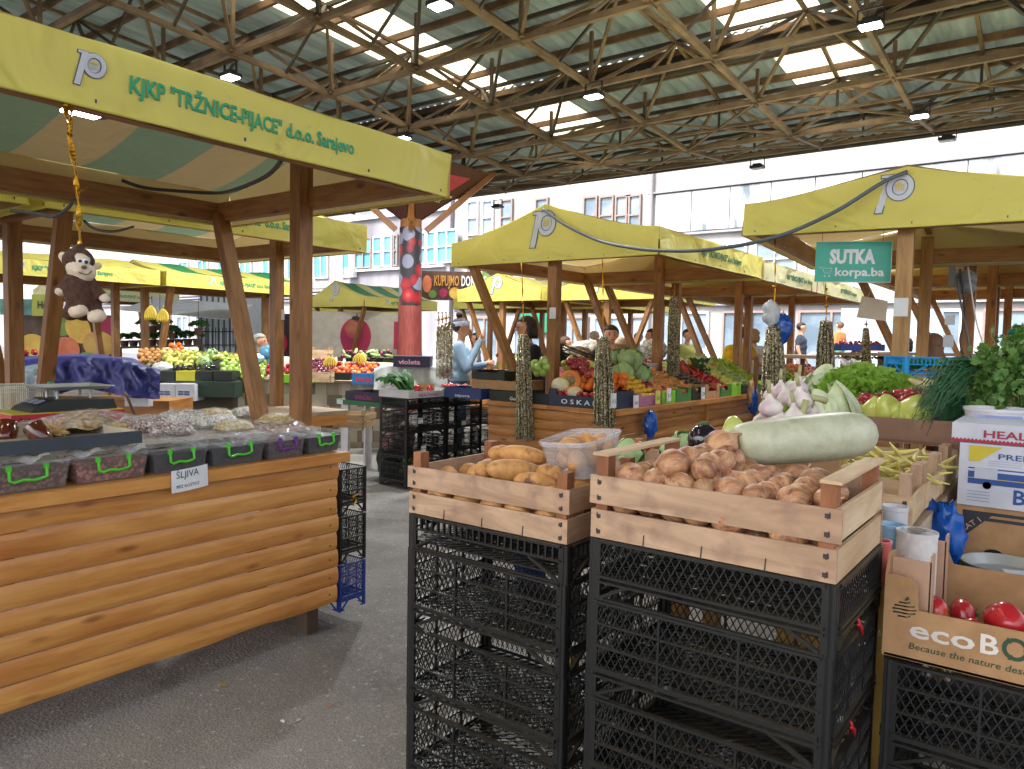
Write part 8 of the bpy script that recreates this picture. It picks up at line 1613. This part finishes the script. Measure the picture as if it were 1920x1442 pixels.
def stand(px, pytop, d, face, label, **kw):
    p = dep(px, pytop, d); h = p.z/1.015; hh = max(1.5, min(1.85, h)); person(Vector((p.x, p.y, 0 if abs(hh-h) < .25 else p.z-hh*1.015)), face, label, h=hh, **kw)
stand(864, 598, 9.7, face_px(1, 0), 'woman in a light denim jacket and blue headband, hand at her mouth', top='#8fa9c4', legs='#3f4f66', hair='#3a2420', armR=((.25, .1, 1.12), (.1, .24, 1.44)), armL=((-.25, .06, 1.1), (-.12, .3, 1.16)), style='bun', band='#8fa4cc', vox=.012)
stand(1008, 596, 8.2, face_px(-1, -.2), 'woman with dark bobbed hair, glasses and a purple vest looking down', top='#1a1a1f', vest='#5c4478', legs='#2a2a30', hair='#2e1d1a', style='bob', glasses=True, armR=((.22, .1, 1.1), (.12, .32, 1.05)), armL=((-.22, .1, 1.1), (-.12, .32, 1.05)), lean=.16, vox=.012)
p = dep(487, 628, 11.2); person(Vector((p.x, p.y, p.z-1.72)), face_px(1, -.1), 'grey haired man in a dark jacket sitting behind the fruit', top='#2c3440', legs='#2a2a30', hair='#8d8a84', sit=True, vox=.014, h=1.7); ch = thing('stool', (p.x, p.y, 0), 'plain stool under the grey haired man', 'stool') if False else None
stand(1287, 610, 15.5, face_px(.2, -1), 'man in a pale yellow green shirt leaning over his goods', top='#c9cf78', legs='#3a3f4c', hair='#1f1a18', armR=((.24, .12, 1.12), (.05, .32, 1.02)), armL=((-.24, .12, 1.12), (-.12, .34, 1.0)), vox=.016, sleeves=False, lean=.1)
stand(1389, 598, 12.6, face_px(.25, 1), 'person in a mustard yellow t-shirt seen from behind, one arm out', top='#c9a21c', legs='#7a6a58', hair='#3a2c24', armR=((.3, .12, 1.15), (.5, .25, 1.12)), armL=((-.24, .02, 1.12), (-.24, .14, .92)), vox=.015, sleeves=False)
stand(1414, 618, 13.6, face_px(.6, .6), 'person with fluffy light brown hair beside the mustard t-shirt', top='#b9bcc4', legs='#3a3f4c', hair='#a98a68', style='bob', vox=.018)
stand(1750, 628, 7.2, face_px(.6, .8), 'woman with long brown hair and a dark top behind the blue crate', top='#5a2c2c', legs='#2a2a30', hair='#7a5540', style='long', vox=.014)
stand(1899, 616, 9.6, face_px(-.3, -1), 'man in a teal cap bending behind the parsley', top='#b9c4d4', legs='#3a3f4c', hair='#6a5a4a', cap='#17a08c', lean=.25, vox=.016)
stand(1698, 634, 12, face_px(-.6, .8), 'woman with dark hair and a black top, back turned, left of the double post', top='#26262c', legs='#3a3f4c', hair='#1c1614', style='bob', vox=.02)
stand(1146, 612, 9.3, face_px(0, -1), 'person in black half hidden behind the big leaning strut', top='#17171a', legs='#26262c', hair='#2a1c18', vox=.016)
stand(1503, 606, 19, face_px(.8, -.5), 'man in a dark vest and light trousers walking on the street', top='#3a4250', legs='#b9bcc4', hair='#2a1c18', vox=.022, sleeves=False)
stand(1060, 632, 13.0, face_px(1, 0), 'person with brown hair bent low behind the bagged goods', top='#8a4a52', legs='#3a3f4c', hair='#5a4232', vox=.022); stand(1197, 625, 16, face_px(-.4, -1), 'person in a blue and white top behind the faded stall', top='#8fb8d8', legs='#3a3f4c', hair='#a87858', vox=.022)
stand(1222, 618, 15, face_px(-1, .2), 'dark haired person in grey right of the blue and white top', top='#8a8c92', legs='#3a3f4c', hair='#2a211c', vox=.022); stand(1115, 622, 17, face_px(1, -.3), 'elderly person with white hair far behind the centre post', top='#b9a8c0', legs='#5a5f6c', hair='#d4d0c8', vox=.022)
stand(1575, 604, 22, face_px(-.5, .8), 'person with orange top far away under the faded canopy', top='#c0703c', legs='#3f7a6c', hair='#5a4232', vox=.025); stand(893, 625, 17, face_px(-1, 0), 'person in a white patterned shirt behind the denim jacket woman', top='#d8d8e0', legs='#3a3f6c', hair='#2a211c', vox=.022)
"" 
bag = crumple('plastic_bag', dep(500, 664, 10.9), (.12, .08, .12), mat('bag_lightblue', '#6aa8cc', rough=.3, transl=.3), 'light blue plastic bag beside the grey haired man', 'plastic bag', seed=61); crumple('plastic_bag', dep(477, 672, 10.8), (.16, .1, .08), mat('bag_paleblue', '#9cc0cc', rough=.4), 'pale blue bag lying before the grey haired man', 'plastic bag', seed=62)

# small litter trodden into the asphalt
rr_ = random.Random(9); LIT = [mat('litter_pale', '#b9ac94'), mat('litter_leaf', '#5f6a34'), mat('litter_peel', '#a5683c'), M_PAPER]
for k in range(26):
    p = onz(rr_.uniform(200, 760), rr_.uniform(1000, 1440), .003) if k < 20 else onz(rr_.uniform(660, 760), rr_.uniform(930, 1000), .003); s = rr_.uniform(.006, .018); a0 = rr_.random()*6; n = rr_.randint(5, 8)
    if p.x < -3.1: continue
    mb = MB(); mb.add([(p.x+math.cos(a0+i*6.283/n)*s*rr_.uniform(.5, 1.4), p.y+math.sin(a0+i*6.283/n)*s*rr_.uniform(.3, .9), .003+rr_.random()*.006) for i in range(n)], [tuple(range(n))]); tag(mb.build('litter_scrap', LIT[k % 4]), 'tiny scrap of litter on the asphalt path', 'litter', 'litter on the asphalt')
